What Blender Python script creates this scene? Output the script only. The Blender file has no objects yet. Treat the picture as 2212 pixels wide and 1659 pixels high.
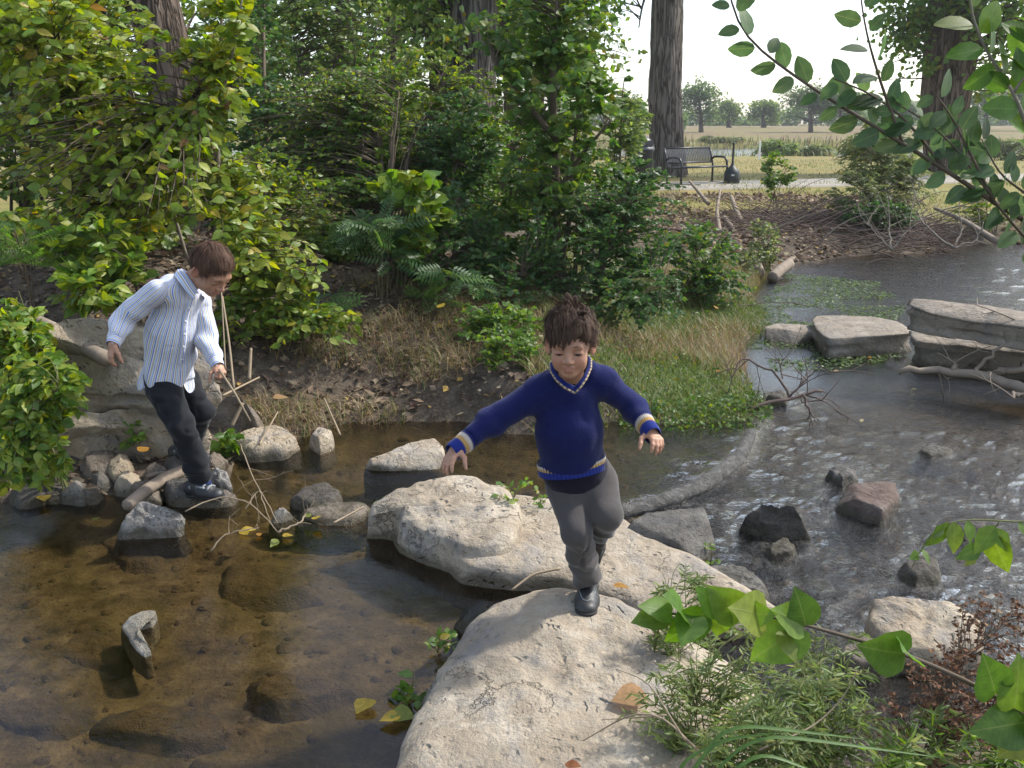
import bpy, math, random
import numpy as np
from mathutils import Vector, Matrix, Quaternion

scene = bpy.context.scene
COL = scene.collection
R = math.radians

# ------------------------------------------------------------------ camera, sky, sun, exposure
CAM_H, PITCH, FPX, CU, CV = 1.85, R(15.42), 2037.0, 1106.0, 829.5
cam_d = bpy.data.cameras.new('camera')
cam = bpy.data.objects.new('camera', cam_d)
COL.objects.link(cam)
cam.location = (0, 0, CAM_H)
cam.rotation_euler = (math.pi / 2 - PITCH, 0, 0)
cam_d.sensor_width = 36.0
cam_d.lens = 36.0 * FPX / 2212.0
cam_d.clip_start = 0.05
cam_d.clip_end = 3000
scene.camera = cam

SUN_EL, SUN_AZ = 47.0, 66.0          # azimuth measured from +Y (away from camera) towards +X (right)
world = bpy.data.worlds.new('World')
scene.world = world
world.use_nodes = True
wn = world.node_tree
wn.nodes.clear()
sky = wn.nodes.new('ShaderNodeTexSky')
sky.sky_type = 'NISHITA'
sky.sun_disc = False
sky.sun_elevation = R(SUN_EL)
sky.sun_rotation = R(SUN_AZ)
sky.air_density = 1.0
sky.dust_density = 1.6
sky.ozone_density = 1.0
bg = wn.nodes.new('ShaderNodeBackground')
bg.inputs['Strength'].default_value = 0.15
wo = wn.nodes.new('ShaderNodeOutputWorld')
hsv = wn.nodes.new('ShaderNodeHueSaturation')      # a milky, hazy sky
hsv.inputs['Saturation'].default_value = 0.7
wn.links.new(sky.outputs[0], hsv.inputs['Color'])
wn.links.new(hsv.outputs[0], bg.inputs[0])
wn.links.new(bg.outputs[0], wo.inputs[0])

sun_d = bpy.data.lights.new('sun', 'SUN')
sun_d.energy = 2.4
sun_d.angle = R(3)
sun_d.color = (1.0, 0.95, 0.87)
sun = bpy.data.objects.new('sun', sun_d)
COL.objects.link(sun)
SUN_DIR = Vector((math.sin(R(SUN_AZ)) * math.cos(R(SUN_EL)), math.cos(R(SUN_AZ)) * math.cos(R(SUN_EL)), math.sin(R(SUN_EL))))
sun.rotation_euler = SUN_DIR.to_track_quat('Z', 'Y').to_euler()
sun.location = (8, 4, 12)

scene.view_settings.view_transform = 'Standard'
scene.view_settings.look = 'None'
scene.view_settings.exposure = 1.1
scene.view_settings.gamma = 1.0
scene.view_settings.use_curve_mapping = False
scene.cycles.max_bounces = 8
scene.cycles.transparent_max_bounces = 12
scene.cycles.transmission_bounces = 4
scene.cycles.diffuse_bounces = 4
scene.cycles.glossy_bounces = 3
scene.cycles.caustics_reflective = False
scene.cycles.caustics_refractive = False
scene.cycles.sample_clamp_indirect = 6.0
scene.cycles.sample_clamp_direct = 6.0

# ------------------------------------------------------------------ where a picture point lies in the place
CP, SP = math.cos(PITCH), math.sin(PITCH)
def ray(u, v):
    a, b = (u - CU) / FPX, (CV - v) / FPX
    return np.array([a, CP + b * SP, -SP + b * CP])
def W(u, v, z=0.0):                   # on the level z
    d = ray(u, v)
    t = (z - CAM_H) / d[2]
    return np.array([d[0] * t, d[1] * t, z])
def D(u, v, y):                       # on the upright plane y metres ahead
    d = ray(u, v)
    t = y / d[1]
    return np.array([d[0] * t, y, CAM_H + d[2] * t])

# ------------------------------------------------------------------ vectorised noise
def _h(ix, iy, iz, seed):
    with np.errstate(over='ignore'):
        n = ix.astype(np.uint32) * np.uint32(374761393) + iy.astype(np.uint32) * np.uint32(668265263) + iz.astype(np.uint32) * np.uint32(2147483647 - 1274126177) + np.uint32(seed * 1013 + 7)
        n = (n ^ (n >> np.uint32(13))) * np.uint32(1274126177)
        n = (n ^ (n >> np.uint32(15))) * np.uint32(2246822519)
        n = n ^ (n >> np.uint32(16))
    return n.astype(np.float32) / np.float32(4294967295.0)
def vnoise(P, seed=0):                # -1..1
    P = np.asarray(P, dtype=np.float64)
    I = np.floor(P).astype(np.int64)
    f = (P - I)
    f = f * f * f * (f * (f * 6 - 15) + 10)
    I = I.astype(np.int32)
    x, y, z = I[:, 0], I[:, 1], I[:, 2]
    fx, fy, fz = f[:, 0], f[:, 1], f[:, 2]
    def c(a, b, d): return _h(x + a, y + b, z + d, seed)
    x00 = c(0, 0, 0) * (1 - fx) + c(1, 0, 0) * fx
    x10 = c(0, 1, 0) * (1 - fx) + c(1, 1, 0) * fx
    x01 = c(0, 0, 1) * (1 - fx) + c(1, 0, 1) * fx
    x11 = c(0, 1, 1) * (1 - fx) + c(1, 1, 1) * fx
    return 2 * ((x00 * (1 - fy) + x10 * fy) * (1 - fz) + (x01 * (1 - fy) + x11 * fy) * fz) - 1
def fbm(P, octv=4, seed=0, gain=0.5):
    P = np.asarray(P, dtype=np.float64)
    s, a, tot = 0, 1.0, 0
    for i in range(octv):
        s = s + a * vnoise(P * (2.03 ** i) + 17.3 * i, seed + i)
        tot += a
        a *= gain
    return s / tot
def sstep(a, b, x):
    t = np.clip((x - a) / (b - a), 0, 1)
    return t * t * (3 - 2 * t)
def poly_sd(P, poly):                 # signed distance to a polygon in xy, negative inside
    x, y = P[:, 0], P[:, 1]
    d2 = np.full(len(x), 1e18)
    ins = np.zeros(len(x), bool)
    n = len(poly)
    for i in range(n):
        ax, ay = poly[i][0], poly[i][1]
        bx, by = poly[(i + 1) % n][0], poly[(i + 1) % n][1]
        ex, ey = bx - ax, by - ay
        t = np.clip(((x - ax) * ex + (y - ay) * ey) / max(ex * ex + ey * ey, 1e-12), 0, 1)
        d2 = np.minimum(d2, (x - ax - t * ex) ** 2 + (y - ay - t * ey) ** 2)
        if abs(ey) > 1e-12:
            cr = ((ay > y) != (by > y)) & (x < ex * (y - ay) / ey + ax)
            ins ^= cr
    d = np.sqrt(d2)
    return np.where(ins, -d, d)

def resample(pts, n):
    pts = np.asarray(pts, float)
    s = np.concatenate([[0], np.cumsum(np.linalg.norm(np.diff(pts, axis=0), axis=1))])
    q = np.linspace(0, s[-1], n)
    return np.column_stack([np.interp(q, s, pts[:, k]) for k in range(3)])
def smooth_path(pts, n):
    p = resample(pts, n)
    for _ in range(3):
        q = p.copy(); q[1:-1] = (p[:-2] + 2 * p[1:-1] + p[2:]) / 4; p = q
    return p

def px_path(pts): return [D(u, v, y) for u, v, y in pts]
# ------------------------------------------------------------------ objects
def tag(o, label=None, cat=None, group=None, kind=None):
    if label: o['label'] = label
    if cat: o['category'] = cat
    if group: o['group'] = group
    if kind: o['kind'] = kind
    return o
def link(name, data, parent=None):
    o = bpy.data.objects.new(name, data)
    COL.objects.link(o)
    if parent is not None: o.parent = parent
    return o
def empty(name, loc, label=None, cat=None, group=None):
    o = bpy.data.objects.new(name, None)
    COL.objects.link(o)
    o.empty_display_size = 0.1
    o.location = Vector(loc)
    return tag(o, label, cat, group)
def mesh_np(name, V, faces, mats, col=None, smooth=True, attrs=None, fmat=None):
    """faces: list of integer arrays, each (n,3) or (n,4)"""
    me = bpy.data.meshes.new(name)
    V = np.ascontiguousarray(V, dtype=np.float32)
    faces = [np.asarray(f, dtype=np.int32) for f in faces if len(f)]
    me.vertices.add(len(V))
    me.vertices.foreach_set('co', V.ravel())
    nl = sum(f.size for f in faces)
    npoly = sum(len(f) for f in faces)
    me.loops.add(nl)
    me.loops.foreach_set('vertex_index', np.concatenate([f.ravel() for f in faces]))
    tot = np.concatenate([np.full(len(f), f.shape[1], np.int32) for f in faces])
    st = np.concatenate([[0], np.cumsum(tot)[:-1]]).astype(np.int32)
    me.polygons.add(npoly)
    me.polygons.foreach_set('loop_start', st)
    me.polygons.foreach_set('loop_total', tot)
    if fmat is not None: me.polygons.foreach_set('material_index', np.asarray(fmat, np.int32))
    me.polygons.foreach_set('use_smooth', np.full(npoly, smooth, bool))
    if col is not None:
        a = me.color_attributes.new('Col', 'FLOAT_COLOR', 'POINT')
        c = np.ones((len(V), 4), np.float32)
        c[:, :3] = col
        a.data.foreach_set('color', c.ravel())
    for k, arr in (attrs or {}).items():
        a = me.attributes.new(k, 'FLOAT', 'POINT')
        a.data.foreach_set('value', np.ascontiguousarray(arr, dtype=np.float32))
    if not isinstance(mats, (list, tuple)): mats = [mats]
    for m in mats: me.materials.append(m)
    me.update(calc_edges=True)
    return me
class MB:                              # collects geometry for ONE mesh
    def __init__(s): s.V, s.F3, s.F4, s.n, s.C = [], [], [], 0, []
    def add(s, V, F3=None, F4=None, col=None):
        V = np.asarray(V, float)
        s.V.append(V)
        if F3 is not None and len(F3): s.F3.append(np.asarray(F3) + s.n)
        if F4 is not None and len(F4): s.F4.append(np.asarray(F4) + s.n)
        s.C.append(np.tile(np.asarray(col if col is not None else (1, 1, 1), float), (len(V), 1)) if np.ndim(col) < 2 else col)
        s.n += len(V)
    def tube(s, pts, rad, n=6, cap=True, col=None):
        pts = np.asarray(pts, float)
        m = len(pts)
        rad = np.broadcast_to(np.asarray(rad, float), (m,))
        t = np.gradient(pts, axis=0)
        t /= np.maximum(np.linalg.norm(t, axis=1, keepdims=True), 1e-9)
        a = np.cross(t[0], (0, 0, 1.0))
        if np.linalg.norm(a) < 1e-3: a = np.cross(t[0], (1.0, 0, 0))
        a /= np.linalg.norm(a)
        ang = np.arange(n) * 2 * math.pi / n
        V = np.zeros((m, n, 3))
        for i in range(m):
            a = a - t[i] * np.dot(a, t[i])
            a /= max(np.linalg.norm(a), 1e-9)
            b = np.cross(t[i], a)
            V[i] = pts[i] + rad[i] * (np.cos(ang)[:, None] * a + np.sin(ang)[:, None] * b)
        i, j = np.meshgrid(np.arange(m - 1), np.arange(n), indexing='ij')
        j2 = (j + 1) % n
        F = np.stack([i * n + j, i * n + j2, (i + 1) * n + j2, (i + 1) * n + j], -1).reshape(-1, 4)
        V = V.reshape(-1, 3)
        F3 = None
        if cap:
            V = np.vstack([V, pts[:1], pts[-1:]])
            k = np.arange(n); k2 = (k + 1) % n
            F3 = np.vstack([np.stack([k2, k, np.full(n, m * n)], -1), np.stack([(m - 1) * n + k, (m - 1) * n + k2, np.full(n, m * n + 1)], -1)])
        s.add(V, F3, F, col)
        return s
    def box(s, c, size, rot=None, bev=0.0, col=None):
        h = np.asarray(size, float) / 2
        if bev <= 0:
            V = np.array([[x, y, z] for x in (-1, 1) for y in (-1, 1) for z in (-1, 1)], float) * h
            F = [[0, 1, 3, 2], [4, 6, 7, 5], [0, 4, 5, 1], [2, 3, 7, 6], [0, 2, 6, 4], [1, 5, 7, 3]]
            F3 = None
        else:
            b = min(bev, h.min() * 0.9)
            V, idx = [], {}
            for x in (-1, 1):
                for y in (-1, 1):
                    for z in (-1, 1):
                        for k in range(3):
                            p = np.array([x, y, z]) * h
                            for q in range(3):
                                if q != k: p[q] -= np.sign(p[q]) * b
                            idx[(x, y, z, k)] = len(V); V.append(p)
            V = np.array(V)
            F, F3 = [], []
            for k in range(3):
                a, c2 = [(1, 2), (2, 0), (0, 1)][k]
                for sg in (-1, 1):
                    q = []
                    for (sa, sc) in ((-1, -1), (1, -1), (1, 1), (-1, 1)):
                        key = [0, 0, 0]; key[k] = sg; key[a] = sa; key[c2] = sc
                        q.append(idx[(*key, k)])
                    F.append(q if sg > 0 else q[::-1])
            for k in range(3):            # edges along axis k
                a, c2 = [(1, 2), (2, 0), (0, 1)][k]
                for sa in (-1, 1):
                    for sc in (-1, 1):
                        e = []
                        for (ax_, sg) in ((a, -1), (a, 1), (c2, 1), (c2, -1)):
                            key = [0, 0, 0]; key[k] = sg; key[a] = sa; key[c2] = sc
                            e.append(idx[(*key, ax_)])
                        F.append(e if sa * sc < 0 else e[::-1])
            for x in (-1, 1):
                for y in (-1, 1):
                    for z in (-1, 1):
                        t = [idx[(x, y, z, 0)], idx[(x, y, z, 1)], idx[(x, y, z, 2)]]
                        F3.append(t if x * y * z > 0 else t[::-1])
        if rot is not None: V = V @ np.array(rot).T
        s.add(V + np.asarray(c, float), F3, F, col)
        return s
    def lathe(s, prof, n=24, c=(0, 0, 0), col=None):
        prof = np.asarray(prof, float)
        m = len(prof)
        ang = np.arange(n) * 2 * math.pi / n
        V = np.zeros((m, n, 3))
        V[:, :, 0] = prof[:, :1] * np.cos(ang); V[:, :, 1] = prof[:, :1] * np.sin(ang); V[:, :, 2] = prof[:, 1:]
        i, j = np.meshgrid(np.arange(m - 1), np.arange(n), indexing='ij')
        j2 = (j + 1) % n
        F = np.stack([i * n + j, i * n + j2, (i + 1) * n + j2, (i + 1) * n + j], -1).reshape(-1, 4)
        s.add(V.reshape(-1, 3) + np.asarray(c, float), None, F, col)
        return s
    def mesh(s, name, mat, smooth=True, colours=False):
        F = []
        if s.F3: F.append(np.vstack(s.F3))
        if s.F4: F.append(np.vstack(s.F4))
        return mesh_np(name, np.vstack(s.V), F, mat, np.vstack(s.C) if colours else None, smooth)
    def build(s, name, mat, parent=None, smooth=True, colours=False):
        return link(name, s.mesh(name, mat, smooth, colours), parent)

# ------------------------------------------------------------------ materials
class NT:
    def __init__(s, name):
        s.m = bpy.data.materials.new(name); s.m.use_nodes = True
        s.t = s.m.node_tree; s.t.nodes.clear()
        s.out = s.t.nodes.new('ShaderNodeOutputMaterial')
    def n(s, typ, **kw):
        nd = s.t.nodes.new('ShaderNode' + typ)
        for k, v in kw.items():
            if k.startswith('i_'):
                key = k[2:]
                nd.inputs[int(key) if key.isdigit() else key.replace('_', ' ')].default_value = v
            else: setattr(nd, k, v)
        return nd
    def l(s, a, b): s.t.links.new(a, b)
    def noise(s, vec, scale, detail=4, rough=0.55, dist=0.0, out='Fac'):
        nd = s.n('TexNoise'); nd.inputs['Scale'].default_value = scale; nd.inputs['Detail'].default_value = detail
        nd.inputs['Roughness'].default_value = rough; nd.inputs['Distortion'].default_value = dist
        if vec is not None: s.l(vec, nd.inputs['Vector'])
        return nd.outputs[out]
    def ramp(s, fac, stops, interp='LINEAR'):
        nd = s.n('ValToRGB'); cr = nd.color_ramp; cr.interpolation = interp
        while len(cr.elements) < len(stops): cr.elements.new(0.5)
        for e, (p, c) in zip(cr.elements, stops):
            e.position = p; e.color = (*c, 1) if len(c) == 3 else c
        s.l(fac, nd.inputs[0]); return nd.outputs[0]
    def mix(s, fac, a, b, blend='MIX'):
        nd = s.n('Mix', data_type='RGBA', blend_type=blend)
        for val, i in ((fac, 0), (a, 6), (b, 7)):
            if hasattr(val, 'is_output') or hasattr(val, 'links'): s.l(val, nd.inputs[i])
            elif i == 0: nd.inputs[0].default_value = val
            else: nd.inputs[i].default_value = (*val, 1)
        return nd.outputs[2]
    def math(s, op, a, b=None, c=None, clamp=False):
        nd = s.n('Math', operation=op, use_clamp=clamp)
        for i, v in enumerate((a, b, c)):
            if v is None: continue
            if hasattr(v, 'links'): s.l(v, nd.inputs[i])
            else: nd.inputs[i].default_value = v
        return nd.outputs[0]
    def mrange(s, v, a, b, c=0.0, d=1.0):
        nd = s.n('MapRange'); s.l(v, nd.inputs[0])
        for i, x in enumerate((a, b, c, d)): nd.inputs[i + 1].default_value = x
        return nd.outputs[0]
    def bump(s, h, strength=0.5, dist=0.01, normal=None):
        nd = s.n('Bump'); nd.inputs['Strength'].default_value = strength; nd.inputs['Distance'].default_value = dist
        s.l(h, nd.inputs['Height'])
        if normal is not None: s.l(normal, nd.inputs['Normal'])
        return nd.outputs[0]
    def pos(s): return s.n('NewGeometry').outputs['Position']
    def obj(s): return s.n('TexCoord').outputs['Object']
    def bsdf(s, col, rough=0.8, normal=None, spec=0.3, **kw):
        nd = s.n('BsdfPrincipled')
        for k, v in (('Base Color', col), ('Roughness', rough), ('Specular IOR Level', spec)):
            if hasattr(v, 'links'): s.l(v, nd.inputs[k])
            else: nd.inputs[k].default_value = (*v, 1) if k == 'Base Color' else v
        for k, v in kw.items(): nd.inputs[k.replace('_', ' ')].default_value = v
        if normal is not None: s.l(normal, nd.inputs['Normal'])
        return nd.outputs[0]
    def done(s, sh): s.l(sh, s.out.inputs['Surface']); return s.m

def simple_mat(name, col, rough=0.6, spec=0.4, metal=0.0, var=0.15, scale=20, bump=0.0):
    t = NT(name)
    p = t.obj()
    nz = t.noise(p, scale, 4)
    c = t.mix(nz, tuple(x * (1 - var) for x in col), tuple(min(1, x * (1 + var)) for x in col))
    nrm = t.bump(nz, bump, 0.004) if bump else None
    return t.done(t.bsdf(c, rough, nrm, spec, Metallic=metal))

def rock_mat(name, dark, mid, light, scale=6.0, pits=0.6, wet=True, stain=None, wet_top=0.06):
    t = NT(name)
    p = t.pos()
    n1 = t.noise(p, scale, 8, 0.65, 0.4)
    n2 = t.noise(p, scale * 5, 6, 0.6)
    n3 = t.noise(p, scale * 0.45, 3, 0.5)
    n4 = t.noise(p, scale * 22, 4, 0.7)
    c = t.ramp(n1, [(0.28, dark), (0.48, mid), (0.68, light)])
    c = t.mix(t.mrange(n2, 0.42, 0.62, 0, 0.55), c, mid)
    c = t.mix(t.mrange(n4, 0.56, 0.72, 0, 0.5), c, tuple(x * 0.45 for x in dark))
    c = t.mix(t.mrange(n3, 0.55, 0.75, 0, 0.55), c, tuple(x * 0.62 for x in mid))
    grey = tuple((mid[0] + mid[1] + mid[2]) / 3 * 0.75 for _ in range(3))
    c = t.mix(t.mrange(t.noise(p, scale * 0.7, 6, 0.7, 0.6), 0.50, 0.64, 0, 0.55), c, grey)
    c = t.mix(t.mrange(t.noise(p, scale * 1.7, 5, 0.75, 1.2), 0.60, 0.70, 0, 0.5), c, tuple(min(1, x * 1.25) for x in light))
    if stain: c = t.mix(t.mrange(t.noise(p, scale * 0.9, 5, 0.7, 1.0), 0.56, 0.68, 0, 0.6), c, stain)
    vor = t.n('TexVoronoi', feature='SMOOTH_F1'); vor.inputs['Scale'].default_value = scale * 4.5
    vor.inputs['Smoothness'].default_value = 0.4
    wv = t.n('VectorMath', operation='ADD'); t.l(p, wv.inputs[0])
    ns = t.n('VectorMath', operation='SCALE'); t.l(t.noise(p, scale * 2, 3, 0.5, 0, 'Color'), ns.inputs[0]); ns.inputs['Scale'].default_value = 0.12
    t.l(ns.outputs[0], wv.inputs[1]); t.l(wv.outputs[0], vor.inputs['Vector'])
    pit = t.mrange(vor.outputs['Distance'], 0.0, 0.32, 0.0, 1.0)
    pm = t.mrange(t.noise(p, scale * 1.2, 3), 0.42, 0.62)            # pits come in patches
    hpit = t.math('MULTIPLY', t.math('SUBTRACT', pit, 1.0), t.math('MULTIPLY', pm, pits))
    h = t.math('ADD', t.math('MULTIPLY', n2, 0.55), hpit)
    h = t.math('ADD', h, t.math('MULTIPLY', n4, 0.22))
    h = t.math('ADD', h, t.math('MULTIPLY', n1, 1.1))
    ve = t.n('TexVoronoi', feature='DISTANCE_TO_EDGE'); ve.inputs['Scale'].default_value = scale * 0.42
    w2 = t.n('VectorMath', operation='ADD'); t.l(p, w2.inputs[0])
    n2v = t.n('VectorMath', operation='SCALE'); t.l(t.noise(p, scale * 1.1, 5, 0.65, 0, 'Color'), n2v.inputs[0]); n2v.inputs['Scale'].default_value = 0.35
    t.l(n2v.outputs[0], w2.inputs[1]); t.l(w2.outputs[0], ve.inputs['Vector'])
    crack = t.math('MULTIPLY', t.mrange(ve.outputs['Distance'], 0.0, 0.014, 1, 0), t.mrange(t.noise(p, scale * 0.5, 3), 0.52, 0.66))
    c = t.mix(t.math('MULTIPLY', crack, 0.35), c, tuple(x * 0.35 for x in dark))
    h = t.math('SUBTRACT', h, t.math('MULTIPLY', crack, 0.45))
    nrm = t.bump(h, 1.0, 0.03)
    rough = 0.9
    if wet:
        sx = t.n('SeparateXYZ'); t.l(p, sx.inputs[0])
        zz = t.math('ADD', sx.outputs['Z'], t.math('MULTIPLY', t.math('SUBTRACT', n1, 0.5), 0.14))
        w = t.mrange(zz, wet_top, wet_top - 0.035, 0, 1)
        c = t.mix(t.math('MULTIPLY', w, 0.75), c, t.mix(n3, (0.045, 0.04, 0.022), (0.085, 0.07, 0.038)))
        rough = t.mrange(w, 0, 1, 0.92, 0.35)
    return t.done(t.bsdf(c, rough, nrm, 0.3))

def leaf_mat(name, joined=True, gloss=0.42, trans=0.52):
    t = NT(name)
    if joined:
        a = t.n('Attribute', attribute_name='Col'); c = a.outputs['Color']
    else:
        c = t.n('ObjectInfo').outputs['Color']
    nz = t.noise(t.pos(), 60, 3)
    hs = t.n('HueSaturation'); t.l(c, hs.inputs['Color']); t.l(t.mrange(nz, 0.3, 0.7, 0.8, 1.2), hs.inputs['Value'])
    c = hs.outputs[0]
    nrm = None
    if not joined:                       # midrib and side veins of a single blade
        sx = t.n('SeparateXYZ'); t.l(t.obj(), sx.inputs[0])
        ay = t.math('ABSOLUTE', sx.outputs['Y'])
        rib = t.mrange(ay, 0.006, 0.02, 1, 0)
        sv = t.math('SINE', t.math('MULTIPLY', t.math('SUBTRACT', sx.outputs['X'], t.math('MULTIPLY', ay, 0.7)), 62.0))
        sv = t.mrange(sv, 0.75, 1.0)
        vein = t.math('MAXIMUM', rib, t.math('MULTIPLY', sv, 0.3))
        c = t.mix(t.math('MULTIPLY', vein, 0.28), c, (0.30, 0.34, 0.12))
        spots = t.noise(t.obj(), 5.0, 5, 0.7)
        c = t.mix(t.mrange(spots, 0.66, 0.72, 0, 0.55), c, (0.16, 0.10, 0.03))
        nrm = t.bump(vein, 0.15, 0.02)
    d = t.n('BsdfPrincipled'); t.l(c, d.inputs['Base Color']); d.inputs['Roughness'].default_value = gloss; d.inputs['Specular IOR Level'].default_value = 0.45
    if nrm is not None: t.l(nrm, d.inputs['Normal'])
    tr = t.n('BsdfTranslucent')
    hs2 = t.n('HueSaturation'); hs2.inputs['Hue'].default_value = 0.485; hs2.inputs['Saturation'].default_value = 1.15; hs2.inputs['Value'].default_value = 1.35; t.l(c, hs2.inputs['Color'])
    t.l(hs2.outputs[0], tr.inputs['Color'])
    m = t.n('MixShader'); m.inputs[0].default_value = trans
    t.l(d.outputs[0], m.inputs[1]); t.l(tr.outputs[0], m.inputs[2])
    return t.done(m.outputs[0])

def bark_mat(name, dark, light, sx=14.0, stretch=0.12, depth=0.03):
    t = NT(name)
    mp = t.n('Mapping'); t.l(t.obj(), mp.inputs['Vector']); mp.inputs['Scale'].default_value = (1, 1, stretch)
    v = mp.outputs[0]
    n1 = t.noise(v, sx, 6, 0.65, 0.8)
    vo = t.n('TexVoronoi', feature='DISTANCE_TO_EDGE'); vo.inputs['Scale'].default_value = sx * 0.55
    wv = t.n('VectorMath', operation='ADD'); t.l(v, wv.inputs[0])
    ns = t.n('VectorMath', operation='SCALE'); t.l(t.noise(v, sx * 0.6, 3, 0.5, 0, 'Color'), ns.inputs[0]); ns.inputs['Scale'].default_value = 0.25
    t.l(ns.outputs[0], wv.inputs[1]); t.l(wv.outputs[0], vo.inputs['Vector'])
    ridge = t.mrange(vo.outputs['Distance'], 0.0, 0.22, 0, 1)
    h = t.math('ADD', ridge, t.math('MULTIPLY', n1, 0.7))
    c = t.ramp(h, [(0.25, tuple(x * 0.6 for x in dark)), (0.6, dark), (1.0, light)])
    c = t.mix(t.mrange(t.noise(t.obj(), 2.5, 4), 0.4, 0.65, 0, 0.5), c, tuple(x * 0.8 for x in light))
    return t.done(t.bsdf(c, 0.92, t.bump(h, 0.9, depth), 0.2))

M = {}
M['leaf'] = leaf_mat('leaf_blades')
M['leaf_one'] = leaf_mat('leaf_blade_single', joined=False)
M['dry_leaf'] = leaf_mat('dry_litter', gloss=0.8, trans=0.15)
M['grass'] = leaf_mat('grass_blades', gloss=0.5, trans=0.3)
M['bark_grey'] = bark_mat('grey_bark', (0.06, 0.05, 0.042), (0.19, 0.165, 0.145), 16, 0.10, 0.05)
M['bark_brown'] = bark_mat('brown_bark', (0.05, 0.037, 0.027), (0.17, 0.13, 0.10), 16, 0.10, 0.05)
M['stem'] = simple_mat('thin_stems', (0.11, 0.085, 0.06), 0.8, 0.2, var=0.3, scale=30)
M['stem_green'] = simple_mat('green_stems', (0.13, 0.14, 0.05), 0.7, 0.2, var=0.25, scale=30)
M['pale_stem'] = simple_mat('pale_grey_stems', (0.22, 0.19, 0.15), 0.8, 0.2, var=0.25, scale=30, bump=0.3)
M['twig'] = simple_mat('grey_brown_twigs', (0.13, 0.095, 0.08), 0.85, 0.2, var=0.35, scale=12)
M['drift'] = simple_mat('weathered_driftwood', (0.24, 0.195, 0.15), 0.85, 0.2, var=0.4, scale=14, bump=0.5)
M['reed'] = simple_mat('dry_reed', (0.27, 0.21, 0.14), 0.7, 0.3, var=0.2, scale=25)
M['lime'] = rock_mat('pale_limestone', (0.20, 0.16, 0.115), (0.36, 0.30, 0.222), (0.51, 0.455, 0.37), 5.0, 0.9)
M['lime_dull'] = rock_mat('weathered_limestone', (0.20, 0.155, 0.10), (0.38, 0.31, 0.22), (0.52, 0.45, 0.34), 6.0, 1.0)
M['lime_far'] = rock_mat('buff_slab_stone', (0.15, 0.125, 0.095), (0.27, 0.23, 0.18), (0.38, 0.33, 0.27), 6.0, 0.6)
M['grey_rock'] = rock_mat('grey_stone', (0.06, 0.056, 0.05), (0.125, 0.116, 0.102), (0.22, 0.205, 0.18), 8.0, 0.4)
M['dark_rock'] = rock_mat('dark_wet_stone', (0.04, 0.035, 0.03), (0.085, 0.075, 0.062), (0.16, 0.145, 0.125), 9.0, 0.4, wet_top=0.06)
M['red_rock'] = rock_mat('red_brown_stone', (0.075, 0.055, 0.045), (0.14, 0.10, 0.083), (0.21, 0.18, 0.155), 7.0, 0.3)
M['mottled'] = rock_mat('mottled_stone', (0.10, 0.095, 0.085), (0.27, 0.255, 0.23), (0.50, 0.48, 0.44), 11.0, 0.9, stain=(0.30, 0.19, 0.12))
M['brown_rock'] = rock_mat('brown_stone', (0.10, 0.08, 0.06), (0.19, 0.155, 0.12), (0.29, 0.25, 0.20), 8.0, 0.5)
M['pale_tip'] = rock_mat('pale_silty_stone', (0.13, 0.11, 0.075), (0.26, 0.235, 0.185), (0.46, 0.43, 0.37), 11.0, 0.6, wet=False)
M['bed_rock'] = rock_mat('sunken_silty_stone', (0.07, 0.05, 0.026), (0.125, 0.092, 0.05), (0.18, 0.135, 0.075), 8.0, 0.5, wet=False)
# ------------------------------------------------------------------ ground, creek, river, path
def px_poly(pts, z=0.0): return [W(u, v, z)[:2] for u, v in pts]
SHORE = px_poly([(-500, 1060), (0, 1088), (130, 1085), (290, 1068), (400, 1075), (490, 1050), (505, 985), (560, 972), (690, 958), (740, 938), (850, 928), (1000, 925),
                 (1080, 955), (1200, 960), (1340, 928), (1450, 934), (1560, 932), (1650, 905), (1645, 868), (1600, 835), (1590, 790), (1610, 740), (1655, 700),
                 (1640, 670), (1610, 640), (1650, 600), (1675, 577), (1760, 566), (1850, 553), (2000, 549), (2110, 527), (2300, 529), (2700, 548)]) + \
        [np.array(p, float) for p in ((30, 12), (30, -3), (-12, -3), (-12, 4.0))]
MOUND = [np.array(p, float) for p in ((0.25, 1.0), (0.55, 1.9), (0.85, 2.45), (1.35, 2.85), (1.9, 2.9), (2.4, 2.6), (2.6, 1.9), (2.7, 0.6), (0.6, 0.4))]
WEIR = px_poly([(1345, 1108), (1450, 1078), (1540, 1033), (1600, 988), (1614, 952), (1650, 900), (1560, 880), (1340, 880), (1100, 890), (900, 880), (700, 900), (640, 985), (640, 1030), (760, 1030), (950, 1035), (1150, 1075)])

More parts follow.
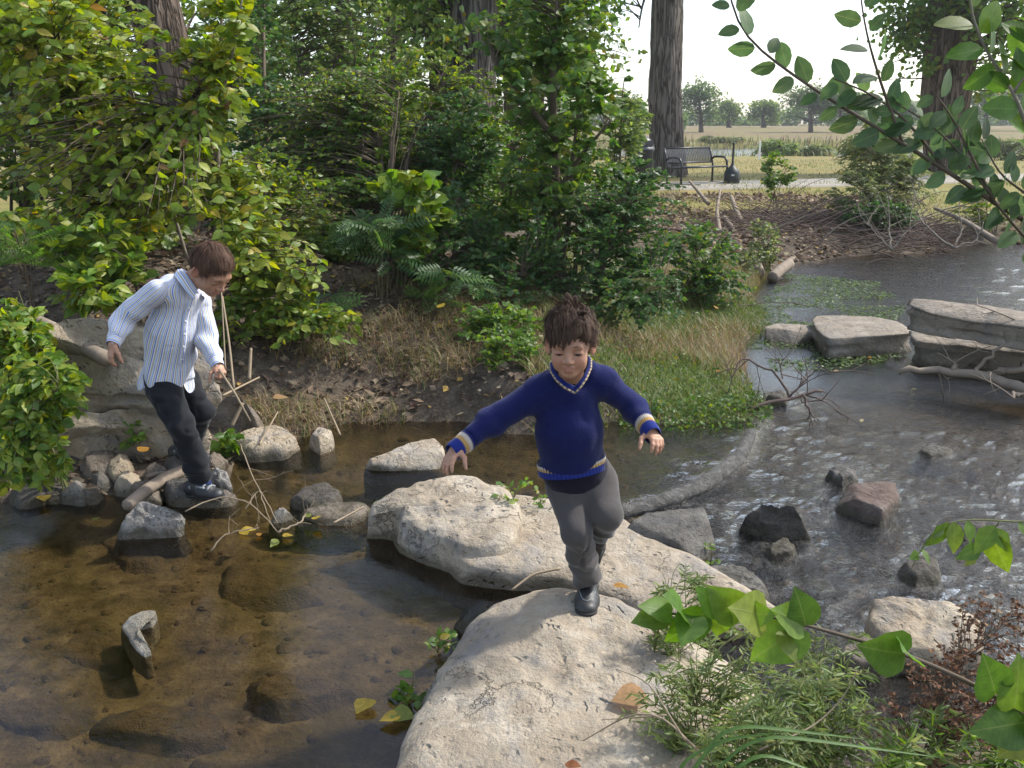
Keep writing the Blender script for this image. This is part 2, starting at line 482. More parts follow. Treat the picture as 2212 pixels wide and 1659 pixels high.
def ground_z(P):
    P = np.asarray(P, float)
    x, y = P[:, 0], P[:, 1]
    P3 = np.column_stack([x, y, np.zeros(len(x))])
    d = poly_sd(P, SHORE) + 0.05 * fbm(P3 * 2.2, 3, 5)
    far = sstep(9.5, 12.0, y)
    grassy = sstep(0.3, 1.1, x) * (1 - far)              # the low grassy spit right of the centre
    lft = sstep(-0.3, -0.9, x) * (1 - sstep(7, 9, y))
    steep = (0.32 * (1 - lft) + 0.09 * lft) * sstep(-0.02, 0.30, d) + 0.23 * lft * sstep(0.45, 1.0, d) + 0.30 * sstep(0.35, 2.2, d) + 0.32 * sstep(0.9, 2.6, d) * sstep(-0.6, -2.0, x) * (1 - sstep(9, 12, y))
    low = 0.05 * sstep(0.0, 0.1, d) + 0.13 * sstep(0.1, 1.5, d) + 0.25 * sstep(1.2, 3.5, d)
    fb = 0.26 * sstep(0.0, 0.8, d) + 0.20 * sstep(0.6, 4.5, d)
    land = (steep * (1 - grassy) + low * grassy) * (1 - far) + fb * far
    wd = -d
    bed = -(0.03 + 0.10 * sstep(0.0, 0.7, wd) + 0.30 * sstep(9.0, 12.0, y) * sstep(0, 1.0, wd))
    bed = bed + (0.045 * fbm(P3 * 1.6, 3, 9) + 0.02 * np.abs(fbm(P3 * 5.0, 3, 11))) * sstep(0.05, 0.6, wd)
    right = sstep(0.5, 1.2, x) * (1 - sstep(6, 7.5, y))
    bed = bed + 0.03 * right * sstep(0.1, 0.6, wd)
    z = np.where(d > 0, land, bed)
    # field, river valley and the rise beyond
    fz = 0.46 + (0.05 - 0.46) * sstep(25, 55, y) - 0.75 * sstep(56.0, 59.0, y) + 1.25 * sstep(79, 85, y) + 0.75 * sstep(88, 150, y) + 0.55 * sstep(150, 330, y)
    k = sstep(18, 25, y)
    z = z * (1 - k) + fz * k
    z = z + (0.035 * fbm(P3 * 1.3, 4, 3) + 0.012 * fbm(P3 * 6, 2, 4)) * sstep(0.0, 0.4, d) * (1 - 0.9 * sstep(19, 21, y) * (1 - sstep(26, 28, y)))
    md = poly_sd(P, MOUND)
    mz = -0.2 + 0.33 * sstep(0.25, -0.45, md) + 0.04 * fbm(P3 * 4, 3, 31)
    z = np.where(md < 0.25, np.maximum(z, mz), z)
    return z, d, md
def gz(x, y): return float(ground_z(np.array([[x, y]]))[0][0])
def gzs(xy): return ground_z(np.asarray(xy)[:, :2])[0]

def fan(y0, y1, k, ns, smax, off=3.0):
    ys = [y0]
    while ys[-1] < y1: ys.append(ys[-1] + k * (ys[-1] + off))
    ys = np.array(ys)
    s = np.linspace(-smax, smax, ns)
    Y, S = np.meshgrid(ys, s, indexing='ij')
    X = S * (Y + off)
    n, m = Y.shape
    i, j = np.meshgrid(np.arange(n - 1), np.arange(m - 1), indexing='ij')
    F = np.stack([i * m + j, i * m + j + 1, (i + 1) * m + j + 1, (i + 1) * m + j], -1).reshape(-1, 4)
    return np.column_stack([X.ravel(), Y.ravel()]), F

def ground_mat():
    t = NT('ground_earth_and_grass')
    p = t.pos()
    A = lambda n: t.n('Attribute', attribute_name=n).outputs['Fac']
    n1 = t.noise(p, 1.4, 6, 0.6); n2 = t.noise(p, 9, 7, 0.65); n3 = t.noise(p, 60, 4, 0.6)
    nf = t.noise(p, 0.16, 5, 0.6)
    bed = t.ramp(n2, [(0.3, (0.045, 0.036, 0.018)), (0.5, (0.13, 0.102, 0.056)), (0.68, (0.215, 0.172, 0.10))])
    bed = t.mix(t.mrange(n1, 0.5, 0.66, 0, 0.75), bed, (0.075, 0.062, 0.022))
    bed = t.mix(t.mrange(n3, 0.55, 0.7, 0, 0.5), bed, (0.05, 0.033, 0.016))
    dirt = t.ramp(n2, [(0.28, (0.035, 0.027, 0.02)), (0.5, (0.085, 0.067, 0.05)), (0.72, (0.15, 0.122, 0.092))])
    dirt = t.mix(t.mrange(n3, 0.52, 0.66, 0, 0.6), dirt, (0.21, 0.16, 0.105))
    gr = t.ramp(n1, [(0.3, (0.13, 0.12, 0.035)), (0.5, (0.23, 0.185, 0.065)), (0.7, (0.29, 0.22, 0.09))])
    gr = t.mix(t.mrange(n3, 0.4, 0.7, 0, 0.5), gr, (0.16, 0.15, 0.045))
    gr = t.mix(t.mrange(nf, 0.5, 0.62, 0, 0.6), gr, (0.19, 0.20, 0.055))
    farc = t.ramp(nf, [(0.34, (0.135, 0.14, 0.04)), (0.47, (0.175, 0.145, 0.058)), (0.6, (0.175, 0.118, 0.075))])
    c = t.mix(A('m_grass'), dirt, gr)
    c = t.mix(A('m_far'), c, farc)
    c = t.mix(A('m_green'), c, t.mix(n2, (0.05, 0.085, 0.02), (0.12, 0.16, 0.04)))
    bed = t.mix(A('m_dark'), bed, t.mix(n2, (0.008, 0.007, 0.006), (0.032, 0.026, 0.021)))
    c = t.mix(A('m_bed'), c, bed)
    h = t.math('ADD', n2, t.math('MULTIPLY', n3, 0.4))
    return t.done(t.bsdf(c, 0.9, t.bump(h, 0.8, 0.03), 0.2))

GV, GF = fan(-0.5, 480, 0.0125, 360, 1.5)
gz_, gd_, gm_ = ground_z(GV)
g3 = np.column_stack([GV, gz_])
yy = GV[:, 1]
nzg = fbm(np.column_stack([GV, gz_ * 0]) * 0.5, 3, 77)
m_bed = sstep(0.03, -0.05, gd_) * (1 - sstep(16, 18, yy)) * (1 - sstep(0.1, -0.1, gm_))
m_grass = sstep(14.6, 16.5, yy + nzg * 1.5)
m_grass = np.maximum(m_grass, 0.8 * sstep(3.5, 6.0, gd_) * sstep(7.5, 9, yy))
m_far = sstep(80, 92, yy)
spit = sstep(0.4, 1.3, GV[:, 0]) * (1 - sstep(9.5, 12.5, yy)) * sstep(0, 0.2, gd_)
m_green = np.clip(spit * (0.75 + nzg * 0.6), 0, 1) * (1 - m_bed)
m_green = np.maximum(m_green, sstep(78, 80, yy) * (1 - sstep(83, 90, yy)) * 0.25)
m_dark = 0.95 * sstep(0.2, 1.0, GV[:, 0] + 0.3 * nzg) * (1 - 0.6 * sstep(4.8, 5.6, yy + 0.8 * nzg) * (1 - sstep(6.2, 7.2, yy)))
me = mesh_np('ground', g3, [GF], ground_mat(), attrs=dict(m_bed=m_bed, m_grass=m_grass, m_far=m_far, m_green=m_green, m_dark=m_dark))
tag(link('ground', me), kind='structure')

def water_mat(name, tint, bump_s=0.35):
    t = NT(name)
    p = t.pos()
    rip = t.n('Attribute', attribute_name='rip').outputs['Fac']
    mp = t.n('Mapping'); t.l(p, mp.inputs['Vector']); mp.inputs['Scale'].default_value = (0.8, 1.25, 1); mp.inputs['Rotation'].default_value = (0, 0, 0.5)
    a = t.noise(mp.outputs[0], 30, 5, 0.66, 0.8)
    b = t.noise(mp.outputs[0], 75, 3, 0.6, 0.5)
    h = t.math('MULTIPLY', t.math('ADD', a, t.math('MULTIPLY', b, 0.34)), rip)
    nrm = t.bump(h, bump_s, 0.045)
    fr = t.n('Fresnel'); fr.inputs['IOR'].default_value = 1.33; t.l(nrm, fr.inputs['Normal'])
    gl = t.n('BsdfGlossy'); gl.inputs['Roughness'].default_value = 0.03; t.l(nrm, gl.inputs['Normal'])
    gl.inputs['Color'].default_value = (1, 1, 1, 1)
    tr = t.n('BsdfTransparent')
    foam = t.n('Attribute', attribute_name='foam').outputs['Fac']
    tr.inputs['Color'].default_value = (*tint, 1)
    ms = t.n('MixShader'); t.l(fr.outputs[0], ms.inputs[0]); t.l(tr.outputs[0], ms.inputs[1]); t.l(gl.outputs[0], ms.inputs[2])
    df = t.n('BsdfDiffuse'); df.inputs['Color'].default_value = (0.62, 0.61, 0.57, 1); t.l(nrm, df.inputs['Normal'])
    fb = t.noise(p, 45, 5, 0.7, 1.5)
    ff = t.math('MULTIPLY', t.mrange(fb, 0.46, 0.66), foam)
    m2 = t.n('MixShader'); t.l(ff, m2.inputs[0]); t.l(ms.outputs[0], m2.inputs[1]); t.l(df.outputs[0], m2.inputs[2])
    return t.done(m2.outputs[0])

WV, WF = fan(0.3, 15.5, 0.0058, 560, 1.25)
w3 = np.column_stack([WV, np.zeros(len(WV))])
wsd = poly_sd(WV, WEIR)
high = sstep(0.09, -0.03, wsd)
wx, wy = WV[:, 0], WV[:, 1]
rapid = sstep(0.35, 1.1, wx + 0.25 * fbm(w3 * 0.9, 2, 8)) * (1 - sstep(4.9, 6.6, wy - 0.25 * wx + 0.5 * fbm(w3 * 0.8, 2, 18)))
midl = sstep(4.0, 4.7, wy) * (1 - sstep(0.0, 0.5, wx)) * 0.30
rip = 0.05 + 1.35 * rapid + midl
glit = np.exp(-((wx + 2.35) / 0.5) ** 2 - ((wy - 3.05 - 0.25 * (wx + 2.35)) / 0.45) ** 2)
rip = rip + 0.22 * glit
pond = sstep(6.0, 9.0, wy)
rip = rip * (1 - pond) + pond * (0.35 + 0.6 * sstep(1.5, 4.0, wx - 0.2 * (wy - 6)))
rip = np.maximum(rip, 0.55 * high * sstep(0.0, 0.4, wx))
rot = np.column_stack([wx * 0.85 - wy * 0.5, wx * 0.5 + wy * 0.85, wy * 0])
wz = 0.035 * high
wz += rapid * (0.018 * fbm(rot * np.array([5.0, 9.5, 1]), 4, 21, 0.62))
wz += 0.0025 * fbm(rot * np.array([5, 9, 1]), 3, 22) * (1 - rapid)
wz += pond * 0.010 * fbm(rot * np.array([3.2, 6.5, 1]), 3, 27) * sstep(-0.5, 1.5, wx - 0.28 * (wy - 6)) 
drop = np.clip(1 - np.abs(wsd - 0.03) / 0.09, 0, 1)
wz += drop * 0.004 * fbm(w3 * 22, 3, 23)
foam = drop * (wx > 0.35) * 0.42
for (u_, v_, r_) in ((1675, 1112, .20), (1872, 1072, .19), (1820, 1017, .09), (1690, 1182, .09), (1460, 1130, .27), (1988, 1218, .11), (2000, 1340, .31), (2020, 971, .09), (1590, 1245, .2), (1700, 860, .1), (2060, 780, .5)):
    q_ = W(u_, v_, 0)
    dr = np.hypot(wx - q_[0], (wy - q_[1]) * 1.15) + 0.05 * fbm(w3 * 7, 2, 71)
    ring = np.exp(-((dr - r_ - .03) / .035) ** 2) * (wx > .35)
    foam = np.maximum(foam, ring * (0.2 if v_ > 900 else 0.06)); rip = rip + ring * .8
    tail = np.exp(-((wx - q_[0] - .15 - r_) / .22) ** 2 - ((wy - q_[1] + .10) / .10) ** 2) * (wx > .35)
    wz = wz + .006 * np.sin(dr * 60) * np.exp(-np.maximum(dr - r_, 0) / .10) * (wx > .35)
    foam = np.maximum(foam, tail * .06)
gzw = ground_z(WV)[0]
fk = (gzw[WF] < 0.12).any(axis=1)
WF = WF[fk]
used = np.unique(WF)
remap = np.full(len(WV), -1); remap[used] = np.arange(len(used))
me = mesh_np('creek_water', np.column_stack([WV, wz])[used], [remap[WF]], water_mat('creek_water_surface', (0.71, 0.645, 0.505)), attrs=dict(rip=rip[used], foam=foam[used]))
tag(link('creek_water', me), kind='structure')
b = MB()
b.add([[-70, 50, -0.12], [110, 50, -0.12], [110, 90, -0.12], [-70, 90, -0.12]], None, [[0, 1, 2, 3]])
me = mesh_np('river_water', np.vstack(b.V), [np.vstack(b.F4)], water_mat('river_water_surface', (0.35, 0.33, 0.25)), attrs=dict(rip=np.full(4, 0.5), foam=np.zeros(4)))
tag(link('river_water', me), kind='structure')

# path: a concrete strip draped on the flat behind the bank
pc = np.array([(-10, 20.6), (-3, 21.2), (1.5, 21.7), (4.5, 22.4), (8, 23.6), (12, 25.2), (18, 27.5), (26, 30)], float)
tt = np.linspace(0, len(pc) - 1, 90)
pcx = np.interp(tt, np.arange(len(pc)), pc[:, 0]); pcy = np.interp(tt, np.arange(len(pc)), pc[:, 1])
pl = np.column_stack([pcx, pcy]); tg = np.gradient(pl, axis=0); tg /= np.linalg.norm(tg, axis=1)[:, None]
nr = np.column_stack([-tg[:, 1], tg[:, 0]])
offs = np.array([-1.25, -1.2, -0.4, 0.4, 1.2, 1.25])
PV = np.concatenate([pl + nr * o for o in offs])
zc = np.maximum.reduce([gzs(pl + nr * o) for o in (-1.2, 0, 1.2)])
zc = np.convolve(np.pad(zc, 6, mode='edge'), np.ones(13) / 13, 'valid') + 0.03
PZ = np.concatenate([zc - (0.12 if abs(o) > 1.22 else 0) for o in offs])
n = len(pl)
PF = [[k * n + i, k * n + i + 1, (k + 1) * n + i + 1, (k + 1) * n + i] for k in range(len(offs) - 1) for i in range(n - 1)]
t = NT('path_concrete'); p = t.pos()
c = t.ramp(t.noise(p, 3, 6), [(0.3, (0.27, 0.245, 0.205)), (0.7, (0.38, 0.35, 0.30))])
c = t.mix(t.mrange(t.noise(p, 90, 2), 0.55, 0.7, 0, 0.4), c, (0.25, 0.22, 0.18))
path_m = t.done(t.bsdf(c, 0.9, None, 0.2))
me = mesh_np('path', np.column_stack([PV, PZ]), [np.array(PF)[:, ::-1]], path_m)
tag(link('path', me), kind='structure')
def path_z(x):
    return float(np.interp(x, pl[:, 0], zc))

# ------------------------------------------------------------------ stones
def stone(name, pts, top, bottom=-0.22, mat='lime', seed=0, amp=0.03, flare=0.06, dome=0.02, slope=None, rings=14, label=None, group=None, cat='rock', dens=72, world_pts=False, bevel=0.05, side=9, layer=0.0, hump=None, cuts=0):
    """a stone from the outline of its top face: pts are (u,v) or (u,v,z); top face level 'top'; sides run down to 'bottom'"""
    P = []
    for q in pts:
        if world_pts: P.append(np.array(q, float) if len(q) > 2 else np.array([q[0], q[1], top]))
        else: P.append(W(q[0], q[1], q[2] if len(q) > 2 else top))
    P = np.array(P)
    # smooth closed resample (Catmull-Rom)
    n = len(P)
    per = max(3, int(round(dens / n)))
    out = []
    for i in range(n):
        p0, p1, p2, p3 = P[i - 1], P[i], P[(i + 1) % n], P[(i + 2) % n]
        for k in range(per):
            t_ = k / per
            cr = 0.5 * (2 * p1 + (p2 - p0) * t_ + (2 * p0 - 5 * p1 + 4 * p2 - p3) * t_ ** 2 + (3 * p1 - p0 - 3 * p2 + p3) * t_ ** 3)
            out.append(cr * 0.4 + (p1 * (1 - t_) + p2 * t_) * 0.6)
    O = np.array(out)
    area = 0.5 * np.sum(O[:, 0] * np.roll(O[:, 1], -1) - np.roll(O[:, 0], -1) * O[:, 1])
    if area < 0: O = O[::-1]
    m = len(O)
    c = O.mean(axis=0)
    size = np.linalg.norm(O[:, :2] - c[:2], axis=1).mean()
    bv = min(bevel, size * 0.35)
    cz = c[2] + dome
    Vs = [c[None] + [0, 0, dome]]
    rr = np.linspace(0, 1, rings + 1)[1:] ** 0.85
    for r in rr:
        ring = c + (O - c) * r * (1 - 0.0)
        ring[:, 2] = c[2] + (O[:, 2] - c[2]) * r + dome * (1 - r ** 2)
        if r > 0.8: ring[:, 2] -= bv * ((r - 0.8) / 0.2) ** 2 * 0.45
        Vs.append(ring)
    zt = Vs[-1][:, 2].copy()
    dirs = O[:, :2] - c[:2]
    dirs /= np.maximum(np.linalg.norm(dirs, axis=1, keepdims=True), 1e-6)
    for k in range(1, side + 1):
        f = k / side
        ring = O.copy()
        o_ = flare * (math.sin(min(1, f * 1.6) * math.pi / 2)) * (1 if f < 0.75 else 1 - (f - 0.75) * 1.2)
        ring[:, :2] += dirs * o_
        ring[:, 2] = zt + (bottom - zt) * f
        if layer: ring[:, :2] -= dirs * (layer * (0.5 + vnoise(np.column_stack([ring[:, 2] * 26 + seed, ring[:, 0] * 1.5, ring[:, 1] * 1.5]), seed)))[:, None]
        Vs.append(ring)
    V = np.vstack(Vs)
    R_ = rings + side
    k = np.arange(m); k2 = (k + 1) % m
    F3 = np.stack([np.zeros(m, int), 1 + k, 1 + k2], -1)
    F4 = np.vstack([np.stack([1 + r * m + k, 1 + (r + 1) * m + k, 1 + (r + 1) * m + k2, 1 + r * m + k2], -1) for r in range(R_ - 1)])
    V = np.vstack([V, [[c[0], c[1], bottom]]])
    F3 = np.vstack([F3, np.stack([np.full(m, len(V) - 1), 1 + (R_ - 1) * m + k2, 1 + (R_ - 1) * m + k], -1)])
    if hump:
        for (hu, hz, hr) in hump:
            q = W(hu[0], hu[1], top)
            d2 = ((V[:, :2] - q[:2]) ** 2).sum(1)
            V[:, 2] += hz * np.exp(-d2 / hr ** 2) * (V[:, 2] > bottom + 0.05)
    cc = V.mean(axis=0)
    dn = V - cc; dn /= np.maximum(np.linalg.norm(dn, axis=1, keepdims=True), 1e-6)
    s = 1.0 / max(size, 0.12)
    d1 = fbm(V * s * 1.3 + seed * 7.7, 4, seed)
    d2 = fbm(V * s * 4.0 + seed * 3.1, 3, seed + 50)
    d3 = -np.abs(fbm(V * s * 2.4 + seed, 3, seed + 90))
    d4 = fbm(V * 22.0 + seed, 3, seed + 130)
    disp = amp * (1.1 * d1 + 0.5 * d2 + 0.7 * d3) + min(amp, 0.02) * 0.45 * d4
    nrm2 = dn.copy(); nrm2[:, 2] = nrm2[:, 2] * 1.3 + 0.25
    V = V + nrm2 * disp[:, None]
    if slope is not None: pass
    if cuts:                             # broken faces
        rc = random.Random(seed * 17 + 3)
        ext = V.max(axis=0) - V.min(axis=0)
        for j in range(cuts):
            a = rc.uniform(0, 2 * math.pi)
            nn = np.array([math.cos(a), math.sin(a), rc.uniform(.15, 1.4)]); nn /= np.linalg.norm(nn)
            h_ = (V - cc) @ nn
            lim = h_.max() * rc.uniform(.62, .88)
            over = np.maximum(h_ - lim, 0)
            V = V - nn * (over * .92)[:, None]
    base = np.array([c[0], c[1], bottom])
    me = mesh_np(name, V - base, [F3, F4], M[mat] if isinstance(mat, str) else mat)
    o = link(name, me)
    o.location = base
    return tag(o, label, cat, group)

STONES = 'stones standing in the creek'
def build_stones():
    S = stone
    S('boulder', [(850, 1672, .13), (872, 1590, .12), (908, 1490, .12), (935, 1435, .13), (965, 1385, .14), (1005, 1335, .17), (1065, 1287, .20), (1150, 1254, .225), (1240, 1250, .235), (1330, 1275, .24), (1410, 1315, .22),
       (1490, 1360, .19), (1610, 1430, .15), (1670, 1515, .13), (1680, 1610, .12), (1640, 1700, .12), (1500, 1830, .13), (1200, 1900, .13), (900, 1850, .12)], 0.2, -0.25, 'lime', 1, 0.03, 0.05, 0.055, label='large pale pitted limestone boulder under the shoe of the boy in the blue sweater', dens=150, rings=26, bevel=0.07,
       hump=[((1060, 1400), 0.02, 0.16), ((1230, 1500), 0.015, 0.2)])
    S('flat_rock', [(1010, 1215, .10), (960, 1170, .11), (1000, 1110, .12), (1090, 1060, .12), (1180, 1075, .12), (1260, 1090, .12), (1330, 1105, .12), (1400, 1142, .12), (1480, 1185, .11), (1560, 1228, .10), (1650, 1280, .08), (1700, 1325, .05), (1640, 1350, .05), (1520, 1340, .06), (1400, 1310, .07), (1300, 1275, .07), (1210, 1243, .07), (1110, 1236, .08)], 0.1, -0.22, 'lime', 2, 0.018, 0.03, 0.012, label='broad flat limestone slab lying low across the creek behind the front boy', dens=140, rings=22, bevel=0.03)
    S('boulder', [(800, 1112, .12), (806, 1088, .16), (850, 1052, .21), (930, 1024, .235), (1005, 1019, .235), (1075, 1038, .23), (1120, 1065, .215), (1128, 1105, .20), (1100, 1155, .175), (1040, 1180, .15), (985, 1170, .15), (920, 1145, .155), (868, 1120, .15), (862, 1095, .17), (830, 1100, .15)], 0.2, -0.2, 'lime', 3, 0.022, 0.03, 0.015, bevel=0.03, label='humped pale limestone boulder at the left end of the flat slab', dens=130, rings=20)
    S('rock', [(985, 1345, .02), (1000, 1300, .12), (1022, 1275, .17), (1045, 1280, .17), (1050, 1310, .12), (1010, 1350, .05)], 0.12, -0.2, 'grey_rock', 4, 0.012, 0.03, 0.0, cuts=4, label='small dark grey wedge of stone leaning on the left edge of the foreground boulder')
    S('rock', [(1345, 1128), (1385, 1108), (1450, 1098), (1520, 1090), (1556, 1090), (1556, 1112), (1530, 1160), (1510, 1172), (1440, 1160), (1385, 1152)], 0.14, -0.2, 'grey_rock', 5, 0.010, 0.0, 0.004, bevel=0.02, cuts=4, label='smooth grey flat-topped stone beside the weir, right of the running boy')
    S('rock', [(1600, 1105, .10), (1625, 1092, .12), (1665, 1090, .15), (1705, 1079, .18), (1735, 1095, .16), (1752, 1125, .09), (1740, 1140, .06), (1690, 1138, .06), (1630, 1130, .06)], 0.12, -0.18, 'dark_rock', 6, 0.018, 0.03, 0.01, cuts=4, label='dark grey humped stone in the rapids between the flat grey stone and the red-brown stone')
    S('rock', [(1806, 1068), (1830, 1045), (1880, 1038), (1935, 1040), (1945, 1062), (1920, 1090), (1905, 1098), (1850, 1092)], 0.085, -0.15, 'red_rock', 7, 0.010, 0.0, 0.006, bevel=0.02, cuts=4, label='flat red-brown stone standing out of the rapids at the right')
    S('rock', [(1790, 1015), (1815, 1004), (1845, 1012), (1852, 1025), (1820, 1030)], 0.05, -0.15, 'grey_rock', 8, 0.012, 0.03, 0.01, label='small pale grey stone just upstream of the red-brown stone')
    S('rock', [(1655, 1180), (1690, 1160), (1720, 1175), (1715, 1192), (1670, 1195)], 0.03, -0.15, 'dark_rock', 9, 0.012, 0.03, 0.012, label='small wet dark stone just below the dark humped stone in the rapids')
    S('rock', [(1525, 1222), (1580, 1212), (1640, 1240), (1658, 1265), (1640, 1280), (1590, 1262)], 0.05, -0.15, 'grey_rock', 10, 0.014, 0.03, 0.008, label='low wet grey stone touching the right tip of the flat slab')
    S('boulder', [(1878, 1335, .12), (1890, 1285, .16), (1960, 1280, .17), (2050, 1292, .17), (2125, 1325, .15), (2120, 1385, .12), (2020, 1400, .11), (1930, 1385, .11)], 0.15, -0.2, 'lime_dull', 11, 0.014, 0.02, 0.006, bevel=0.03, cuts=2, label='pale boulder behind the brown dried flower heads at the lower right')
    S('rock', [(1815, 1400), (1850, 1378), (1930, 1385), (1960, 1410), (1900, 1430), (1840, 1425)], 0.07, -0.2, 'brown_rock', 12, 0.016, 0.03, 0.012, label='low brownish stone at the foot of the pale boulder, lower right')
    S('flat_rock', [(1752, 688), (1770, 678), (1880, 682), (1940, 694), (1975, 716), (1930, 722), (1860, 726), (1790, 730), (1765, 712)], 0.17, -0.2, 'lime_far', 13, 0.012, 0.0, 0.004, label='flat-topped buff slab in the pond left of the stacked slabs', layer=0.03, bevel=0.015, side=16, dens=100)
    S('rock', [(1653, 704), (1680, 697), (1750, 702), (1757, 716), (1700, 722), (1655, 716)], 0.10, -0.2, 'lime_far', 14, 0.010, 0.0, 0.006, bevel=0.015, cuts=3, label='low grey-buff block between the grass bank and the flat-topped slab')
    S('flat_rock', [(1962, 712, .22), (2010, 702, .26), (2100, 704, .29), (2200, 715, .30), (2330, 730, .30), (2340, 765, .24), (2220, 762, .22), (2120, 752, .2), (2040, 744, .2), (1975, 735, .2)], 0.25, -0.2, 'lime_far', 15, 0.02, -0.02, 0.006, label='thick lower limestone slab of the stacked pair at the right edge', layer=0.05, bevel=0.02, side=20, dens=140)
    S('flat_rock', [(1958, 655, .53), (1975, 643, .56), (2060, 650, .56), (2140, 660, .55), (2212, 672, .55), (2330, 690, .55), (2330, 716, .52), (2200, 704, .5), (2100, 694, .48), (2010, 676, .50)], 0.53, 0.33, 'lime_far', 16, 0.014, -0.01, 0.004, label='long upper limestone slab resting tilted on the lower slab at the right edge', layer=0.035, bevel=0.015, side=16, dens=140)
    S('rock', [(782, 995, .08), (830, 978, .10), (880, 955, .13), (940, 943, .14), (962, 965, .12), (950, 990, .10), (880, 1000, .08), (810, 1003, .07)], 0.10, -0.15, 'lime', 17, 0.010, 0.0, 0.004, bevel=0.015, cuts=3, label='pale flat limestone rock in the narrow channel above the humped boulder')
    S('rock', [(632, 1072), (660, 1052), (710, 1042), (738, 1058), (725, 1078), (670, 1088)], 0.05, -0.15, 'dark_rock', 18, 0.014, 0.03, 0.014, label='dark glistening wet stone in the channel left of the humped boulder')
    S('rock', [(650, 1100), (700, 1082), (790, 1080), (800, 1098), (760, 1118), (690, 1118)], 0.035, -0.15, 'brown_rock', 19, 0.012, 0.04, 0.008, label='low flat brown stone at water level left of the humped boulder')
    S('boulder', [(250, 1105, .12), (275, 1080, .16), (330, 1072, .18), (375, 1076, .17), (386, 1098, .13), (370, 1130, .07), (310, 1140, .05), (262, 1135, .07)], 0.13, -0.2, 'mottled', 20, 0.025, 0.04, 0.02, cuts=4, label='mottled grey and white rough boulder with an orange spot in the left pool', dens=100)
    S('flat_rock', [(497, 950), (520, 930), (590, 912), (650, 930), (672, 945), (620, 957), (540, 962)], 0.10, -0.15, 'lime_dull', 21, 0.014, 0.02, 0.012, cuts=4, label='flat buff slab at the water edge right of the boy with the stick')
    S('rock', [(668, 935), (690, 917), (715, 916), (718, 940), (690, 950)], 0.12, -0.15, 'lime_dull', 22, 0.012, 0.02, 0.01, cuts=4, label='small pointed buff stone at the right end of the flat buff slab')
    S('boulder', [(442, 880, .20), (455, 852, .28), (500, 842, .32), (545, 862, .28), (575, 905, .14), (540, 922, .10), (470, 915, .12)], 0.22, -0.1, 'brown_rock', 23, 0.02, 0.03, 0.03, cuts=4, label='rounded grey-brown boulder behind the tip of the stick')
    S('rock', [(472, 912, .12), (480, 893, .17), (520, 890, .18), (545, 905, .15), (540, 925, .08), (490, 930, .08)], 0.14, -0.1, 'grey_rock', 24, 0.012, 0.02, 0.01, cuts=4, label='small blue-grey stone in front of the rounded grey-brown boulder')
    S('boulder', [(75, 715, .80), (120, 688, .85), (230, 684, .86), (330, 700, .82), (430, 730, .72), (468, 800, .56), (450, 835, .48), (360, 850, .46), (250, 850, .46), (165, 840, .46), (110, 790, .55), (85, 750, .7)], 0.66, 0.34, 'lime_dull', 25, 0.03, 0.02, 0.0, label='huge buff limestone boulder with honeycomb pits behind the boy in the striped shirt', dens=130, rings=24, layer=0.035, side=12, bevel=0.03)
    S('boulder', [(110, 930, .30), (150, 890, .38), (300, 870, .4), (430, 880, .36), (420, 945, .2), (370, 985, .1), (280, 985, .09), (170, 980, .12)], 0.26, -0.1, 'lime_dull', 26, 0.03, 0.05, 0.02, label='pitted pale rock wedged below the huge buff boulder', dens=100)
    S('rock', [(385, 1080, .03), (420, 1062, .05), (480, 1055, .06), (508, 1064, .05), (495, 1082, .03), (430, 1090, .02)], 0.06, -0.2, 'brown_rock', 27, 0.008, 0.03, 0.005, label='low wet brown stone under the shoe of the boy in the striped shirt')
    S('rock', [(445, 1020, .08), (465, 1010, .11), (490, 1020, .10), (496, 1038, .07), (470, 1045, .06)], 0.09, -0.1, 'mottled', 28, 0.01, 0.02, 0.012, label='small round mottled stone just behind the front shoe of the boy in the striped shirt')
    S('rock', [(355, 1040, .09), (395, 1024, .12), (440, 1040, .10), (425, 1065, .07), (375, 1068, .06)], 0.1, -0.15, 'grey_rock', 29, 0.012, 0.03, 0.012, cuts=4, label='dark grey stone left of the front shoe of the boy in the striped shirt')
    smalls = [(160, 1045, 38, .09, 'mottled', 'rounded mottled stone at the left water edge'), (215, 1030, 30, .08, 'grey_rock', 'grey stone leaning on the rounded mottled stone, left water edge'),
              (275, 1028, 30, .10, 'lime_dull', 'small tan flat stone between grey stones on the left bank'), (310, 1048, 34, .11, 'brown_rock', 'grey-brown stone under the thick driftwood stick'),
              (215, 985, 34, .17, 'brown_rock', 'brown stone under the green weeds at the left bank'), (150, 985, 30, .15, 'dark_rock', 'dark stone in the shade of the bright green weeds'),
              (110, 1040, 34, .10, 'dark_rock', 'dark stone at the far left water edge'), (60, 1050, 36, .09, 'dark_rock', 'leftmost dark stone at the water edge'),
              (335, 1005, 24, .14, 'brown_rock', 'small brown stone beside the low green plant on the bank'), (255, 990, 24, .16, 'lime_dull', 'small buff stone left of the low green plant on the bank'),
              (190, 1062, 26, .05, 'grey_rock', 'half-sunk grey stone in front of the left bank'), (380, 990, 26, .15, 'grey_rock', 'grey stone behind the legs of the boy in the striped shirt'),
              (460, 985, 22, .10, 'brown_rock', 'brown stone beside the rear shoe of the boy in the striped shirt'), (610, 1105, 22, .05, 'mottled', 'small pale bumpy stone in the channel by the floating yellow leaves')]
